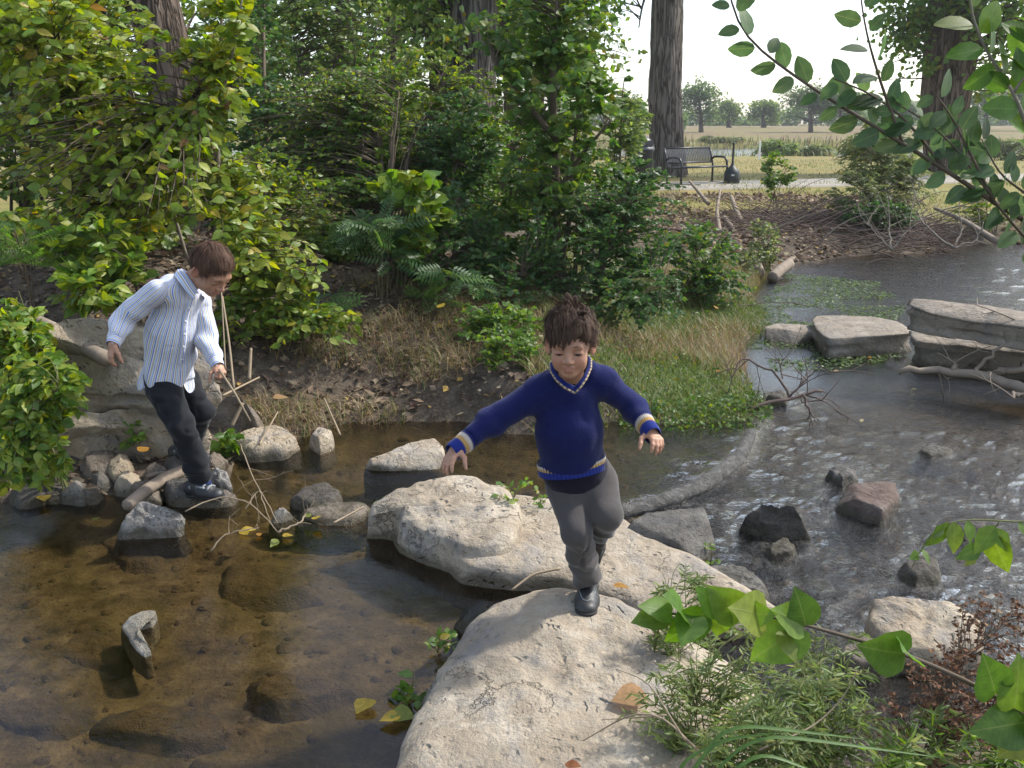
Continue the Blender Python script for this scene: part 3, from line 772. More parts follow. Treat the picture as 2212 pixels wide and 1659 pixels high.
    for i, (u, v, r, z, mt, lb) in enumerate(smalls):
        rnd = random.Random(i * 3 + 5)
        ps = [(u + r * math.cos(a) * rnd.uniform(.8, 1.15), v + r * 0.5 * math.sin(a) * rnd.uniform(.75, 1.2)) for a in [k * math.pi / 3 + rnd.uniform(-.3, .3) for k in range(6)]]
        S('rock', ps, z * .8, -0.12 if v > 1000 else 0.0, mt, 40 + i, 0.014, 0.03, 0.02, label=lb, dens=56, rings=10, side=7, cuts=7)
    S('rock', [(262, 1350, .01), (280, 1330, .035), (308, 1317, .05), (336, 1316, .045), (326, 1338, .035), (300, 1350, .03), (296, 1372, .03), (312, 1386, .025), (325, 1404, .02), (312, 1414, .01), (292, 1398, .01), (276, 1372, .01)], 0.03, -0.09, 'pale_tip', 60, 0.006, 0.012, 0.0, bevel=0.01, label='small pale hooked stone breaking the surface of the left pool', dens=110)
    S('rock', [(1658, 855), (1675, 842), (1700, 848), (1698, 860)], 0.05, -0.1, 'dark_rock', 61, 0.01, 0.02, 0.01, label='small black wet stone by the grassy spit under the dead branch', dens=40, rings=8)
    S('rock', [(1985, 970), (2020, 962), (2058, 970), (2050, 980), (2005, 980)], 0.02, -0.1, 'dark_rock', 62, 0.008, 0.03, 0.01, label='flat dark stone barely breaking the water right of the pond outlet', dens=40, rings=8)
    S('rock', [(1950, 1215), (1985, 1195), (2025, 1205), (2030, 1230), (1980, 1240)], 0.05, -0.12, 'dark_rock', 63, 0.012, 0.03, 0.012, label='wet dark stone under the drooping green twig at the right', dens=40, rings=8)
    S('rock', [(2065, 1130), (2095, 1118), (2130, 1126), (2125, 1142), (2085, 1145)], 0.05, -0.12, 'dark_rock', 64, 0.01, 0.03, 0.012, label='small dark stone behind the drooping green twig near the right edge', dens=40, rings=8)
    sunk = [(300, 1175, 95, 42, 'rounded brown stone under water below the mottled boulder'), (215, 1400, 120, 52, 'sunken slab beside the pale hooked stone in the left pool'), (560, 1255, 120, 40, 'sunken slab in the middle of the left pool'), (380, 1560, 150, 42, 'large sunken slab with a dark gap below it at the bottom of the pool'), (640, 1480, 120, 34, 'flat sunken slab right of the pool middle'), (90, 1540, 110, 40, 'sunken slab in the lower left corner of the pool')]
    for i, (u, v, a, b_, lb) in enumerate(sunk):
        rnd = random.Random(i * 7 + 1)
        ps = [(u + a * math.cos(q) * rnd.uniform(.7, 1.2), v + b_ * math.sin(q) * rnd.uniform(.65, 1.2)) for q in [k * math.pi / 3.5 + rnd.uniform(-.25, .25) for k in range(7)]]
        S('sunken_rock', ps, -0.075 - 0.02 * (i % 2), -0.22, 'bed_rock', 80 + i, 0.016, 0.05, 0.01, bevel=0.05, cat='rock', group='sunken slabs on the pool bed', dens=80, rings=12, side=6, label=lb)
    rng = np.random.default_rng(3)           # pebbles and silt lumps over the bed
    t8 = np.arange(8) * math.pi / 4
    Vp = np.vstack([[[0, 0, .5]], np.column_stack([np.cos(t8) * .75, np.sin(t8) * .75, np.full(8, .3)]), np.column_stack([np.cos(t8), np.sin(t8), np.full(8, -.25)])])
    k8 = np.arange(8); k9 = (k8 + 1) % 8
    F3 = np.stack([np.zeros(8, int), 1 + k8, 1 + k9], 1); F4 = np.stack([1 + k8, 9 + k8, 9 + k9, 1 + k9], 1)
    n = 5200
    P = np.column_stack([rng.uniform(-3.6, 3.6, n), 1.8 + 4.2 * rng.random(n) ** 1.2])
    z, d, md = ground_z(P); ok = (d < -.03) & (md > .05); P, z = P[ok], z[ok]; n = len(P)
    sc = .008 + .028 * rng.random(n) ** 3.5
    an = rng.uniform(0, 6.3, n)
    S3 = np.stack([sc * rng.uniform(.7, 1.4, n), sc * rng.uniform(.7, 1.3, n), sc * rng.uniform(.5, .9, n)], 1)
    V = Vp[None] * S3[:, None] * (1 + .18 * rng.normal(0, 1, (n, len(Vp), 1)))
    c_, s_ = np.cos(an)[:, None], np.sin(an)[:, None]
    V = np.stack([V[..., 0] * c_ - V[..., 1] * s_, V[..., 0] * s_ + V[..., 1] * c_, V[..., 2]], -1) + np.column_stack([P, z])[:, None]
    off = (np.arange(n) * len(Vp))[:, None, None]
    o = link('bed_pebbles', mesh_np('bed_pebbles', V.reshape(-1, 3), [(F3[None] + off).reshape(-1, 3), (F4[None] + off).reshape(-1, 4)], M['bed_rock']))
    tag(o, 'silty pebbles scattered over the creek bed', kind='stuff')
    rnd = random.Random(99)
    for i in range(46):                  # stones on the bed of the rapids
        u, v = rnd.uniform(1620, 2300), rnd.uniform(1000, 1500)
        if v > 1330 and u < 1800: continue
        r = rnd.uniform(14, 34)
        ps = [(u + r * math.cos(a) * rnd.uniform(.7, 1.2), v + r * 0.5 * math.sin(a) * rnd.uniform(.7, 1.2)) for a in [k * math.pi / 3.5 for k in range(7)]]
        S('bed_stone', ps, -0.05 - rnd.random() * 0.03, -0.2, 'dark_rock' if i % 3 else 'bed_rock', 200 + i, 0.01, 0.03, 0.012, cat='rock', group='stones under the rapids', label='dark stone on the stream bed under the rapids', dens=28, rings=5, side=4)
build_stones()
wr_px = [(1320, 1112), (1350, 1106), (1400, 1094), (1450, 1078), (1500, 1057), (1545, 1030), (1580, 1005), (1602, 980), (1614, 955), (1622, 938)]
wp = smooth_path([W(u, v, .02) for u, v in wr_px], 60)
mb = MB(); mb.tube(wp, .040 * (.8 + .35 * (np.sin(np.linspace(0, math.pi, 60)))), 14)
V = np.vstack(mb.V); V[:, 2] = np.where(V[:, 2] > .02, .02 + (V[:, 2] - .02) * 0.9, V[:, 2])
V = V + (0.016 * fbm(V * 16, 3, 61) + .006 * vnoise(V * 70, 62))[:, None] * np.array([.5, .5, 1])
o = link('weir_ridge', mesh_np('weir_ridge', V - wp[0], [np.vstack(mb.F3), np.vstack(mb.F4)], rock_mat('wet_weed_stone', (0.05, 0.048, 0.043), (0.13, 0.125, 0.115), (0.30, 0.29, 0.27), 22.0, 0.2, wet=False)))
o.location = Vector(wp[0])
tag(o, 'low curved grey ridge across the stream with water sliding over it', 'weir')
# ------------------------------------------------------------------ plants
DENS = 1.7
def zc_of(p): return p[1] * CP + (CAM_H - p[2]) * SP
def E(u0, v0, u1, v1, y, ry=None, w=1.0):
    c = D((u0 + u1) / 2, (v0 + v1) / 2, y)
    s = zc_of(c) / FPX
    rx, rz = (u1 - u0) / 2 * s, (v1 - v0) / 2 * s
    return (c, np.array([rx, ry if ry else min(rx, rz) * 0.8 + 0.05, rz]), w)
GREEN_D = [((.048, .115, .034), 5), ((.068, .145, .036), 4), ((.095, .165, .038), 2), ((.16, .17, .03), .2)]
GREEN_M = [((.085, .175, .034), 5), ((.13, .22, .04), 4), ((.16, .225, .04), 1.5), ((.27, .25, .04), .25)]
GREEN_B = [((.125, .225, .036), 5), ((.17, .27, .042), 3), ((.09, .18, .03), 3)]
YGREEN = [((.22, .30, .036), 5), ((.28, .32, .04), 4), ((.155, .25, .034), 4), ((.38, .33, .05), .7), ((.24, .14, .05), .15)]
YOLIVE = [((.18, .26, .038), 5), ((.235, .275, .04), 3), ((.12, .205, .034), 5), ((.33, .28, .045), .35)]
PALEG = [((.15, .22, .06), 5), ((.21, .28, .075), 3), ((.10, .17, .05), 3)]
WILLOW = [((.16, .205, .075), 5), ((.21, .25, .09), 3), ((.11, .155, .055), 3), ((.26, .25, .08), .6)]
FARG = [((.12, .19, .07), 5), ((.16, .24, .09), 3), ((.09, .145, .055), 3)]
BROWN = [((.14, .065, .03), 5), ((.20, .10, .05), 4), ((.08, .04, .022), 4), ((.26, .15, .07), 1)]
LITTER = [((.22, .165, .105), 5), ((.14, .10, .066), 5), ((.30, .235, .155), 3), ((.075, .045, .028), 4), ((.42, .28, .07), .35)]
def pick_cols(rng, pal, n, jit=0.18):
    c = np.array([p[0] for p in pal]); w = np.array([p[1] for p in pal], float); w /= w.sum()
    k = rng.choice(len(pal), n, p=w)
    out = c[k] * (1 + rng.uniform(-jit, jit, (n, 1))) * (1 + rng.uniform(-0.07, 0.07, (n, 3)))
    return np.clip(out, 0.004, 0.9)

def _tmpl(out, mid, wavy=0.0):
    """leaf from outline half-widths [(x, w, drop)] with a folded midrib"""
    V = [(0, 0, 0)]
    L, Mm, Rr = [], [], []
    for j, (x, w, d, *e) in enumerate(out):
        xe = x + (e[0] if e else 0); up_ = 0.16 * w + wavy * (1 if j % 2 else -1)
        L.append(len(V)); V.append((xe, w, d + up_)); Mm.append(len(V)); V.append((x, 0, d)); Rr.append(len(V)); V.append((xe, -w, d + up_ - 2 * wavy * (1 if j % 2 else -1)))
    tip = len(V); V.append(mid)
    T, Q = [(0, Mm[0], L[0]), (0, Rr[0], Mm[0])], []
    for i in range(len(out) - 1):
        Q += [(L[i], Mm[i], Mm[i + 1], L[i + 1]), (Mm[i], Rr[i], Rr[i + 1], Mm[i + 1])]
    T += [(L[-1], Mm[-1], tip), (Mm[-1], Rr[-1], tip)]
    return np.array(V, float), np.array(T), np.array(Q, int).reshape(-1, 4)
def _pinnate(n=7, w=0.10, ll=0.34):
    V, T, Q = [], [], []
    def leaflet(o, d, l, ww):
        k = len(V); d = np.array(d, float); d /= np.linalg.norm(d); s = np.array([-d[1], d[0], 0])
        for a, bb, z in ((0, 0, 0), (.4, ww, .02), (.4, -ww, .02), (1, 0, -.06)):
            V.append(tuple(np.array(o) + d * a * l + s * bb + np.array([0, 0, z * l])))
        T.extend([(k, k + 2, k + 1), (k + 1, k + 2, k + 3)])
    for i in range(n):
        x = 0.18 + 0.74 * i / (n - 1)
        f = 1 - 0.45 * abs(i / (n - 1) - 0.35)
        z = -0.18 * x * x
        leaflet((x, 0, z), (.45, 1, -.15), ll * f, w * 0.5)
        leaflet((x, 0, z), (.45, -1, -.15), ll * f, w * 0.5)
    leaflet((0.95, 0, -.17), (1, 0, -.2), ll * .8, w * 0.5)
    k = len(V); V.extend([(0, .008, 0), (0, -.008, 0), (.5, .006, -.045), (.5, -.006, -.045), (.95, .004, -.17), (.95, -.004, -.17)])
    Q = [(k, k + 1, k + 3, k + 2), (k + 2, k + 3, k + 5, k + 4)]
    return np.array(V, float), np.array(T), np.array(Q)
LEAF = {
    'ovate': _tmpl([(.14, .17, -.0), (.36, .29, -.01), (.62, .23, -.05), (.84, .10, -.11)], (1.0, 0, -.17)),
    'elm': _tmpl([(.08, .16, 0), (.28, .29, 0), (.55, .30, -.02), (.78, .20, -.05), (.92, .09, -.08)], (1.0, 0, -.10)),
    'round': _tmpl([(.06, .26, 0), (.25, .46, 0), (.5, .43, -.03), (.75, .22, -.06)], (1.0, 0, -.10)),
    'heart': _tmpl([(.03, .14, 0, -.09), (.10, .27, 0, -.10), (.20, .36, -.005, -.07), (.33, .40, -.015, -.02), (.47, .37, -.03), (.61, .30, -.05), (.75, .20, -.08), (.88, .09, -.115)], (1.0, 0, -.16), .012),
    'lance': _tmpl([(.25, .085, -.02), (.6, .075, -.10)], (1.0, 0, -.24)),
    'small': _tmpl([(.45, .30, -.02)], (1.0, 0, -.08)),
    'pinnate': _pinnate(),
}
LEAF['clump'] = (np.array([(0, 0, 0), (.5, .32, .05), (.45, -.3, .1), (1.0, .05, -.1)], float), np.array([(0, 2, 1), (1, 2, 3)]), np.zeros((0, 4), int))
_leaf_mesh = {}
def leaf_mesh(shape):
    if shape not in _leaf_mesh:
        V, T, Q = LEAF[shape]
        _leaf_mesh[shape] = mesh_np('leaf_' + shape, V, [T, Q], M['leaf_one'])
    return _leaf_mesh[shape]
def frames(d, up):
    d = d / np.maximum(np.linalg.norm(d, axis=1, keepdims=True), 1e-9)
    s = np.cross(up, d); s /= np.maximum(np.linalg.norm(s, axis=1, keepdims=True), 1e-9)
    n = np.cross(d, s)
    return d, s, n
def leaves_joined(name, shape, P, d, up, size, col, parent=None, mat='leaf', origin=None, kind='stuff'):
    V, T, Q = LEAF[shape]
    d, s, n = frames(d, up)
    N = len(P)
    W_ = P[:, None, :] + size[:, None, None] * (V[None, :, :1] * d[:, None] + V[None, :, 1:2] * s[:, None] + V[None, :, 2:3] * n[:, None])
    if origin is not None: W_ = W_ - np.asarray(origin)
    k = len(V)
    off = (np.arange(N) * k)[:, None, None]
    F = [(T[None] + off).reshape(-1, 3)]
    if len(Q): F.append((Q[None] + off).reshape(-1, 4))
    me = mesh_np(name, W_.reshape(-1, 3), F, M[mat], np.repeat(col, k, axis=0), smooth=False)
    o = link(name, me, parent)
    if kind: o['kind'] = kind
    return o
def leaf_object(shape, p, d, up, size, col, parent, origin, name='leaf'):
    d, s, n = frames(d[None], up[None])
    m = Matrix(((d[0][0] * size, s[0][0] * size, n[0][0] * size, p[0] - origin[0]), (d[0][1] * size, s[0][1] * size, n[0][1] * size, p[1] - origin[1]), (d[0][2] * size, s[0][2] * size, n[0][2] * size, p[2] - origin[2]), (0, 0, 0, 1)))
    o = link(name, leaf_mesh(shape), parent)
    o.matrix_local = m
    o.color = (*[float(x) for x in col], 1)
    return o
def in_frame(P):
    rel = P - np.array([0, 0, CAM_H])
    zc = rel[:, 1] * CP - rel[:, 2] * SP
    yc = rel[:, 1] * SP + rel[:, 2] * CP
    u = CU + FPX * rel[:, 0] / np.maximum(zc, .05); v = CV - FPX * yc / np.maximum(zc, .05)
    return (zc > .1) & (u > -20) & (u < 2232) & (v > -20) & (v < 1680), zc

def place_single(root, base, shape, P, d, up, size, col, n):
    """the n leaves that show nearest become objects of their own; returns the mask of the rest"""
    ok, zc = in_frame(P)
    sc = np.where(ok, zc / np.maximum(size, 1e-4), 1e9)
    idx = np.argsort(sc)[:n]
    idx = idx[sc[idx] < 1e8]
    for i in idx: leaf_object(shape, P[i], d[i], up[i], float(size[i]), col[i], root, base)
    m = np.ones(len(P), bool); m[idx] = False
    return m

def curve3(a, b, rng, lift=0.15, wob=0.06, n=8, droop=0.0):
    a, b = np.asarray(a, float), np.asarray(b, float)
    L = np.linalg.norm(b - a)
    m = (a + b) / 2 + np.array([0, 0, lift * L]) + rng.normal(0, wob * L, 3)
    t = np.linspace(0, 1, n)[:, None]
    p = (1 - t) ** 2 * a + 2 * t * (1 - t) * m + t ** 2 * b
    p[:, 2] -= droop * L * (t[:, 0] ** 3)
    return p
def plant(name, base, stems, envs, nbr, per, shape, size, pal, label, cat, group=None, seed=0, r0=0.02, single=0, bark='stem', droop=0.08, upw=0.9, rnd=0.75, twig=0.25, stem_name='stem', br_r=0.004, lift=0.12, spread=55, leaf_name='foliage', mat='leaf', side_wob=0.0):
    """stems: list of world polylines (first starts at base); branches reach random points inside the envelopes and carry leaves"""
    nbr = int(nbr * DENS)
    rng = np.random.default_rng(seed)
    base = np.asarray(base, float)
    root = empty(name, base, label, cat, group)
    mb = MB(); pts_all = []
    for i, s in enumerate(stems):
        p = smooth_path(s, 14)
        p += 0.012 * np.linalg.norm(p[-1] - p[0]) * np.cumsum(rng.normal(0, .35, p.shape), axis=0) * np.linspace(0, 1, 14)[:, None]
        rr = np.linspace(1, .3, 14) * (r0 if i == 0 else r0 * 0.6)
        mb.tube(p - base, rr, 8)
        pts_all.append(resample(p, 40))
    SP_ = np.vstack(pts_all)
    w = np.array([e[2] * e[1].prod() ** (2 / 3) for e in envs]); w /= w.sum()
    bm = MB()
    LP, LD, LU = [], [], []
    for k in range(nbr):
        e = envs[rng.choice(len(envs), p=w)]
        q = rng.normal(0, 1, 3); q /= np.linalg.norm(q)
        tgt = e[0] + e[1] * q * rng.uniform(0.25, 1) ** 0.45
        if tgt[2] < base[2] + 0.03: tgt[2] = base[2] + 0.03 + rng.random() * 0.2
        dv = SP_ - tgt
        cost = np.linalg.norm(dv, axis=1) + 1.1 * np.maximum(0, dv[:, 2] + 0.1)
        st = SP_[min(len(SP_) - 1, np.argmin(cost + rng.uniform(0, .35 * cost.min() + .05, len(cost))))]
        p = curve3(st, tgt, rng, lift=lift, droop=droop)
        L = np.linalg.norm(p[-1] - p[0])
        bm.tube(p - base, np.linspace(1, .35, len(p)) * br_r * (0.6 + min(L, 1.5)), 4, cap=False)
        n = max(3, int(per * rng.uniform(.7, 1.3)))
        t = np.sort(rng.uniform(twig, 1, n)) * (len(p) - 1)
        i0 = np.minimum(t.astype(int), len(p) - 2); f = (t - i0)[:, None]
        pp = p[i0] * (1 - f) + p[i0 + 1] * f
        tg = p[i0 + 1] - p[i0]; tg /= np.maximum(np.linalg.norm(tg, axis=1, keepdims=True), 1e-9)
        sgn = np.where(np.arange(n) % 2 == 0, 1, -1)[:, None]
        sd = np.cross(tg, (0, 0, 1.0)); sd /= np.maximum(np.linalg.norm(sd, axis=1, keepdims=True), 1e-9)
        a = np.radians(spread + rng.uniform(-25, 25, (n, 1)))
        dd = tg * np.cos(a) + sd * sgn * np.sin(a) + rng.normal(0, .22, (n, 3)) + np.array([0, 0, -.15])
        # side twiglets: scatter leaf bases a little off the branch
        off = dd * rng.uniform(0, side_wob, (n, 1)) if side_wob else 0
        LP.append(pp + off); LD.append(dd)
        LU.append(np.array([0.12, -0.5, upw * .75]) + rng.normal(0, rnd, (n, 3)) * np.array([1, .9, .6]))
    P, d, up = np.vstack(LP), np.vstack(LD), np.vstack(LU)
    N = len(P)
    sz = size * rng.uniform(.6, 1.25, N)
    col = pick_cols(rng, pal, N)
    mb.build(stem_name, M[bark], root)
    bm.build('branches' if False else 'twig_work', M['stem'] if bark not in ('stem_green',) else M[bark], root)['kind'] = 'stuff'
    if single:
        m = place_single(root, base, shape, P, d, up, sz, col, single)
        P, d, up, sz, col = P[m], d[m], up[m], sz[m], col[m]
    if len(P): leaves_joined(leaf_name, shape, P, d, up, sz, col, root, mat=mat, origin=base)
    return root
def on_ground(u, y):
    d = ray(u, 600); x = d[0] / d[1] * y
    # iterate: x at depth y depends weakly on v
    z = gz(x, y)
    return np.array([x, y, z])
def auto_stems(base, envs, n, rng):
    out = []
    for i in range(n):
        e = envs[i % len(envs)]
        q = rng.normal(0, .35, 3)
        tgt = e[0] + e[1] * q + np.array([0, 0, e[1][2] * .3])
        m = (base + tgt) / 2 + np.array([0, 0, .15]) - (tgt - base) * np.array([.15, .15, 0])
        out.append([base + np.array([rng.normal(0, .05), rng.normal(0, .05), -.03]), m, tgt])
    return out
def shrub(name, bu, by, envs, nstem, nbr, per, shape, size, pal, label, cat='shrub', seed=0, **kw):
    rng = np.random.default_rng(seed + 1000)
    base = on_ground(bu, by)
    return plant(name, base, auto_stems(base, envs, nstem, rng), envs, nbr, per, shape, size, pal, label, cat, seed=seed, **kw)

def trunk_mesh(path, r0, r1, flare=0.5, n=44, rings=60, seed=0, ridge=0.06):
    p = smooth_path(path, rings)
    base = p[0].copy()
    t = np.gradient(p, axis=0); t /= np.linalg.norm(t, axis=1, keepdims=True)
    ang = np.arange(n) * 2 * math.pi / n
    h = np.linalg.norm(p - p[0], axis=1)
    V = []
    for i in range(rings):
        f = i / (rings - 1)
        r = r0 + (r1 - r0) * f
        lob = flare * math.exp(-h[i] / (r0 * 1.3))
        a = np.array([1.0, 0, 0]); a -= t[i] * a.dot(t[i]); a /= np.linalg.norm(a); b_ = np.cross(t[i], a)
        q = np.column_stack([np.cos(ang) * 2.6, np.sin(ang) * 2.6, np.full(n, h[i] * 0.5)])
        rad = r * (1 + lob * (0.6 + 0.7 * np.cos(ang * 5 + seed) * 0.5) + 0.10 * vnoise(q * 0.5, seed))
        q2 = np.column_stack([np.cos(ang) * 6.5, np.sin(ang) * 6.5, np.full(n, h[i] * 1.3)])
        rad *= 1 + ridge * (1 - 2 * np.abs(vnoise(q2, seed + 3))) 
        V.append(p[i] + rad[:, None] * (np.cos(ang)[:, None] * a + np.sin(ang)[:, None] * b_))
    V = np.vstack(V) - base
    i, j = np.meshgrid(np.arange(rings - 1), np.arange(n), indexing='ij'); j2 = (j + 1) % n
    F = np.stack([i * n + j, i * n + j2, (i + 1) * n + j2, (i + 1) * n + j], -1).reshape(-1, 4)
    return V, F, base, p
def big_tree(name, path, r0, r1, bark, envs, nbr, per, shape, size, pal, label, seed=0, limbs=(), flare=.5, group=None, cat='tree', lift=.1, ridge=.06, n=44, more_stems=()):
    rng = np.random.default_rng(seed)
    V, F, base, p = trunk_mesh(path, r0, r1, flare, seed=seed, ridge=ridge, n=n)
    root = empty(name, base, label, cat, group)
    link('trunk', mesh_np('trunk', V, [F], M[bark]), root)
    for s in more_stems:
        V2, F2, b2, p2 = trunk_mesh(s[0], s[1], s[2], s[3], seed=seed + 7, ridge=ridge, n=n)
        o = link('trunk', mesh_np('trunk', V2, [F2], M[bark]), root); o.location = Vector(b2 - base)
    SPt = [resample(p, 40)[8:]]
    mb = MB()
    for s in limbs:
        q = smooth_path(s[0], 12)
        mb.tube(q - base, np.linspace(s[1], s[1] * .35, 12), 9)
        SPt.append(resample(q, 24))
    if limbs: mb.build('limb', M[bark], root)
    SP_ = np.vstack(SPt)
    if not envs: return root
    w = np.array([e[2] * e[1].prod() ** (2 / 3) for e in envs]); w /= w.sum()
    bm = MB(); LP, LD, LU = [], [], []
    for k in range(nbr):
        e = envs[rng.choice(len(envs), p=w)]
        q = rng.normal(0, 1, 3); q /= np.linalg.norm(q)
        tgt = e[0] + e[1] * q * rng.uniform(0.2, 1) ** 0.5
        dv = SP_ - tgt
        cost = np.linalg.norm(dv, axis=1) + 1.0 * np.maximum(0, dv[:, 2])
        st = SP_[np.argmin(cost * rng.uniform(.85, 1.3, len(cost)))]
        pp = curve3(st, tgt, rng, lift=lift, droop=.06)
        L = np.linalg.norm(tgt - st)
        bm.tube(pp - base, np.linspace(1, .2, len(pp)) * min(.012 * L + .004, r0 * .4), 4, cap=False)
        nn = max(4, int(per * rng.uniform(.7, 1.3)))
        t = rng.uniform(.45, 1.0, nn) * (len(pp) - 1); i0 = np.minimum(t.astype(int), len(pp) - 2); f = (t - i0)[:, None]
        c = pp[i0] * (1 - f) + pp[i0 + 1] * f + rng.normal(0, 1, (nn, 3)) * min(.09 * L + .03, .8) * np.array([1, 1, .8])
        LP.append(c); LD.append(rng.normal(0, 1, (nn, 3)) + np.array([0, 0, -.3])); LU.append(np.array([.1, -.4, .55]) + rng.normal(0, .8, (nn, 3)))
    P, d, up = np.vstack(LP), np.vstack(LD), np.vstack(LU)
    bm.build('twig_work', M[bark], root)['kind'] = 'stuff'
    leaves_joined('crown', shape, P, d, up, size * rng.uniform(.6, 1.3, len(P)), pick_cols(rng, pal, len(P)), root, origin=base)
    return root

def build_plants():
    # ---- left: saplings and shrubs over the bank
    b0 = D(372, 545, 7.5); b0[2] = gz(b0[0], b0[1]) - .03
    plant('young_tree', b0, [[b0] + px_path([(345, 430, 7.3), (325, 320, 7.1), (300, 240, 7), (265, 150, 6.9), (235, 60, 6.8), (215, -60, 6.7)]), px_path([(325, 320, 7.1), (260, 215, 6.7), (150, 120, 6.4), (60, 90, 6.3)]), px_path([(335, 380, 7.2), (400, 260, 6.6), (450, 150, 6.3)])],
          [E(-80, -80, 330, 230, 6.3, .7), E(-40, 150, 320, 410, 6.2, .6), E(220, 250, 490, 470, 6.1, .5), E(380, 40, 560, 300, 6.4, .4, .8), E(40, 340, 330, 540, 6.2, .5)], 480, 9, 'ovate', .084, YGREEN,
          'leaning young tree with large yellow-green leaves at the left edge', 'tree', seed=11, r0=.05, single=260, bark='bark_grey', stem_name='trunk')
    b0 = D(468, 600, 6.5); b0[2] = gz(b0[0], b0[1]) - .03
    plant('sapling', b0, [[b0] + px_path([(466, 480, 6.4), (466, 400, 6.4), (470, 250, 6.4), (478, 120, 6.4), (482, -40, 6.4)]), px_path([(472, 230, 6.4), (500, 120, 6.3), (520, 0, 6.2)])],
          [E(430, 330, 640, 520, 6.2, .4), E(480, 450, 720, 640, 6.2, .4), E(420, -40, 560, 120, 6.3, .3, .7)], 120, 9, 'ovate', .082, YGREEN, 'straight pale grey sapling with yellowing leaves behind the boy in the striped shirt', 'tree', seed=12, r0=.024, single=150, bark='pale_stem', stem_name='trunk')
    shrub('bush', 300, 6.0, [E(90, 440, 330, 620, 5.8, .35), E(110, 540, 330, 680, 5.6, .3)], 4, 80, 8, 'ovate', .092, GREEN_B + YGREEN[:2], 'low bush with big bright green leaves above the huge buff boulder', 'bush', seed=13, r0=.012, single=120)
    shrub('bush', 610, 6.6, [E(500, 560, 720, 740, 6.3, .35), E(560, 640, 810, 770, 6.2, .3), E(430, 640, 560, 760, 6.1, .25, .8)], 5, 110, 9, 'ovate', .065, YOLIVE, 'yellow-green low bush right of the boy in the striped shirt', 'bush', seed=14, r0=.010, single=120)
    shrub('weed', 70, 4.5, [E(-60, 640, 110, 830, 4.7, .25), E(-20, 740, 190, 930, 4.4, .25), E(-40, 890, 150, 1040, 4.25, .2)], 10, 190, 14, 'ovate', .055, GREEN_B + YGREEN[:2], 'tall bright green weed with crowded leaves at the left edge of the creek', 'plant', seed=15, r0=.007, single=140, bark='stem_green', lift=.3, droop=.2, spread=50)
    shrub('bush', 200, 7.2, [E(-60, 430, 180, 640, 7.0, .5), E(120, 420, 460, 600, 7.2, .5)], 6, 110, 9, 'ovate', .085, YOLIVE, 'shaded olive green bush between the leaning young tree and the ground', 'bush', seed=16, r0=.015)
    shrub('bush', 60, 9.5, [E(-150, 60, 330, 460, 9.5, .9), E(250, 60, 560, 420, 10, .8)], 7, 380, 11, 'ovate', .080, YOLIVE + GREEN_M, 'tall olive bush behind the leaning young tree', 'bush', seed=17, r0=.03)
    shrub('bush', 590, 8.9, [E(430, -60, 620, 230, 9.8, .7), E(470, 160, 720, 460, 9.2, .7), E(440, 380, 640, 620, 8.6, .5)], 7, 330, 16, 'small', .062, GREEN_D, 'dark green fine-leaved bush right of the grey sapling', 'bush', seed=18, r0=.03)
    shrub('bush', 780, 8.4, [E(590, 130, 900, 420, 9.2, .7), E(640, 330, 960, 640, 8.3, .6), E(560, 480, 800, 680, 7.8, .4)], 8, 430, 17, 'small', .056, GREEN_M, 'mid-green bush with tiny leaves in the middle of the thicket', 'bush', seed=19, r0=.028)
    shrub('bush', 960, 7.8, [E(820, 380, 1120, 690, 7.6, .55), E(880, 180, 1090, 450, 8.6, .6)], 7, 330, 15, 'small', .058, GREEN_D, 'dark bush below the thick cottonwood trunk', 'bush', seed=20, r0=.025)
    shrub('bush', 870, 7.3, [E(790, 330, 990, 560, 7.2, .3)], 4, 34, 7, 'round', .10, YGREEN[:3] + GREEN_B, 'small bush with lobed light yellow-green leaves in the dark thicket', 'bush', seed=21, r0=.012, single=90)
    for i, (bu, by, bx, n, lb) in enumerate([(830, 7.0, (730, 440, 930, 580), 13, 'sumac with feathery dark leaves in the middle of the thicket'), (690, 6.7, (590, 640, 770, 730), 9, 'low sumac with feathery leaves right of the yellow-green bush'), (930, 7.0, (860, 540, 1060, 650), 8, 'sumac with feathery leaves above the brown bank'), (70, 5.6, (-30, 470, 110, 560), 9, 'feathery pale green weed at the left edge above the boulder')]):
        shrub('sumac_bush', bu, by, [E(*bx, by - .15, .25)], 3, int(n * .7), 6, 'pinnate', .20 if i < 3 else .15, GREEN_D[:3] if i < 3 else GREEN_M[:2], lb, 'shrub', seed=30 + i, r0=.010, single=40, spread=65)
    b0 = on_ground(1205, 8.0)
    plant('poplar_sapling', b0, [[b0] + px_path([(1203, 540, 8), (1200, 400, 8), (1202, 250, 8), (1198, 140, 8), (1205, -60, 8)]), px_path([(1202, 420, 8), (1262, 330, 7.8), (1320, 270, 7.6)]), px_path([(1200, 300, 8), (1120, 200, 7.9), (1060, 130, 7.8)]), [b0] + px_path([(1235, 450, 7.9), (1238, 330, 7.9), (1250, 200, 7.9)])],
          [E(1010, -80, 1350, 140, 8.3, .6), E(1050, 60, 1330, 310, 8, .5), E(1070, 270, 1290, 480, 7.9, .45, .9), E(1230, 120, 1380, 330, 7.8, .3, .4)], 270, 9, 'round', .068, GREEN_M, 'young poplar with rounded leaves and a dark straight stem right of the thicket', 'tree', seed=22, r0=.045, single=240, stem_name='trunk', bark='stem')
    shrub('bush', 1290, 7.7, [E(1120, 390, 1390, 660, 7.5, .5), E(1260, 340, 1490, 560, 7.7, .4), E(1180, 560, 1490, 720, 7.2, .4), E(1000, 560, 1220, 740, 7.2, .4)], 10, 520, 14, 'small', .052, GREEN_D, 'dark glossy bush at the right end of the thicket beside the bench', 'bush', seed=23, r0=.022, single=160)
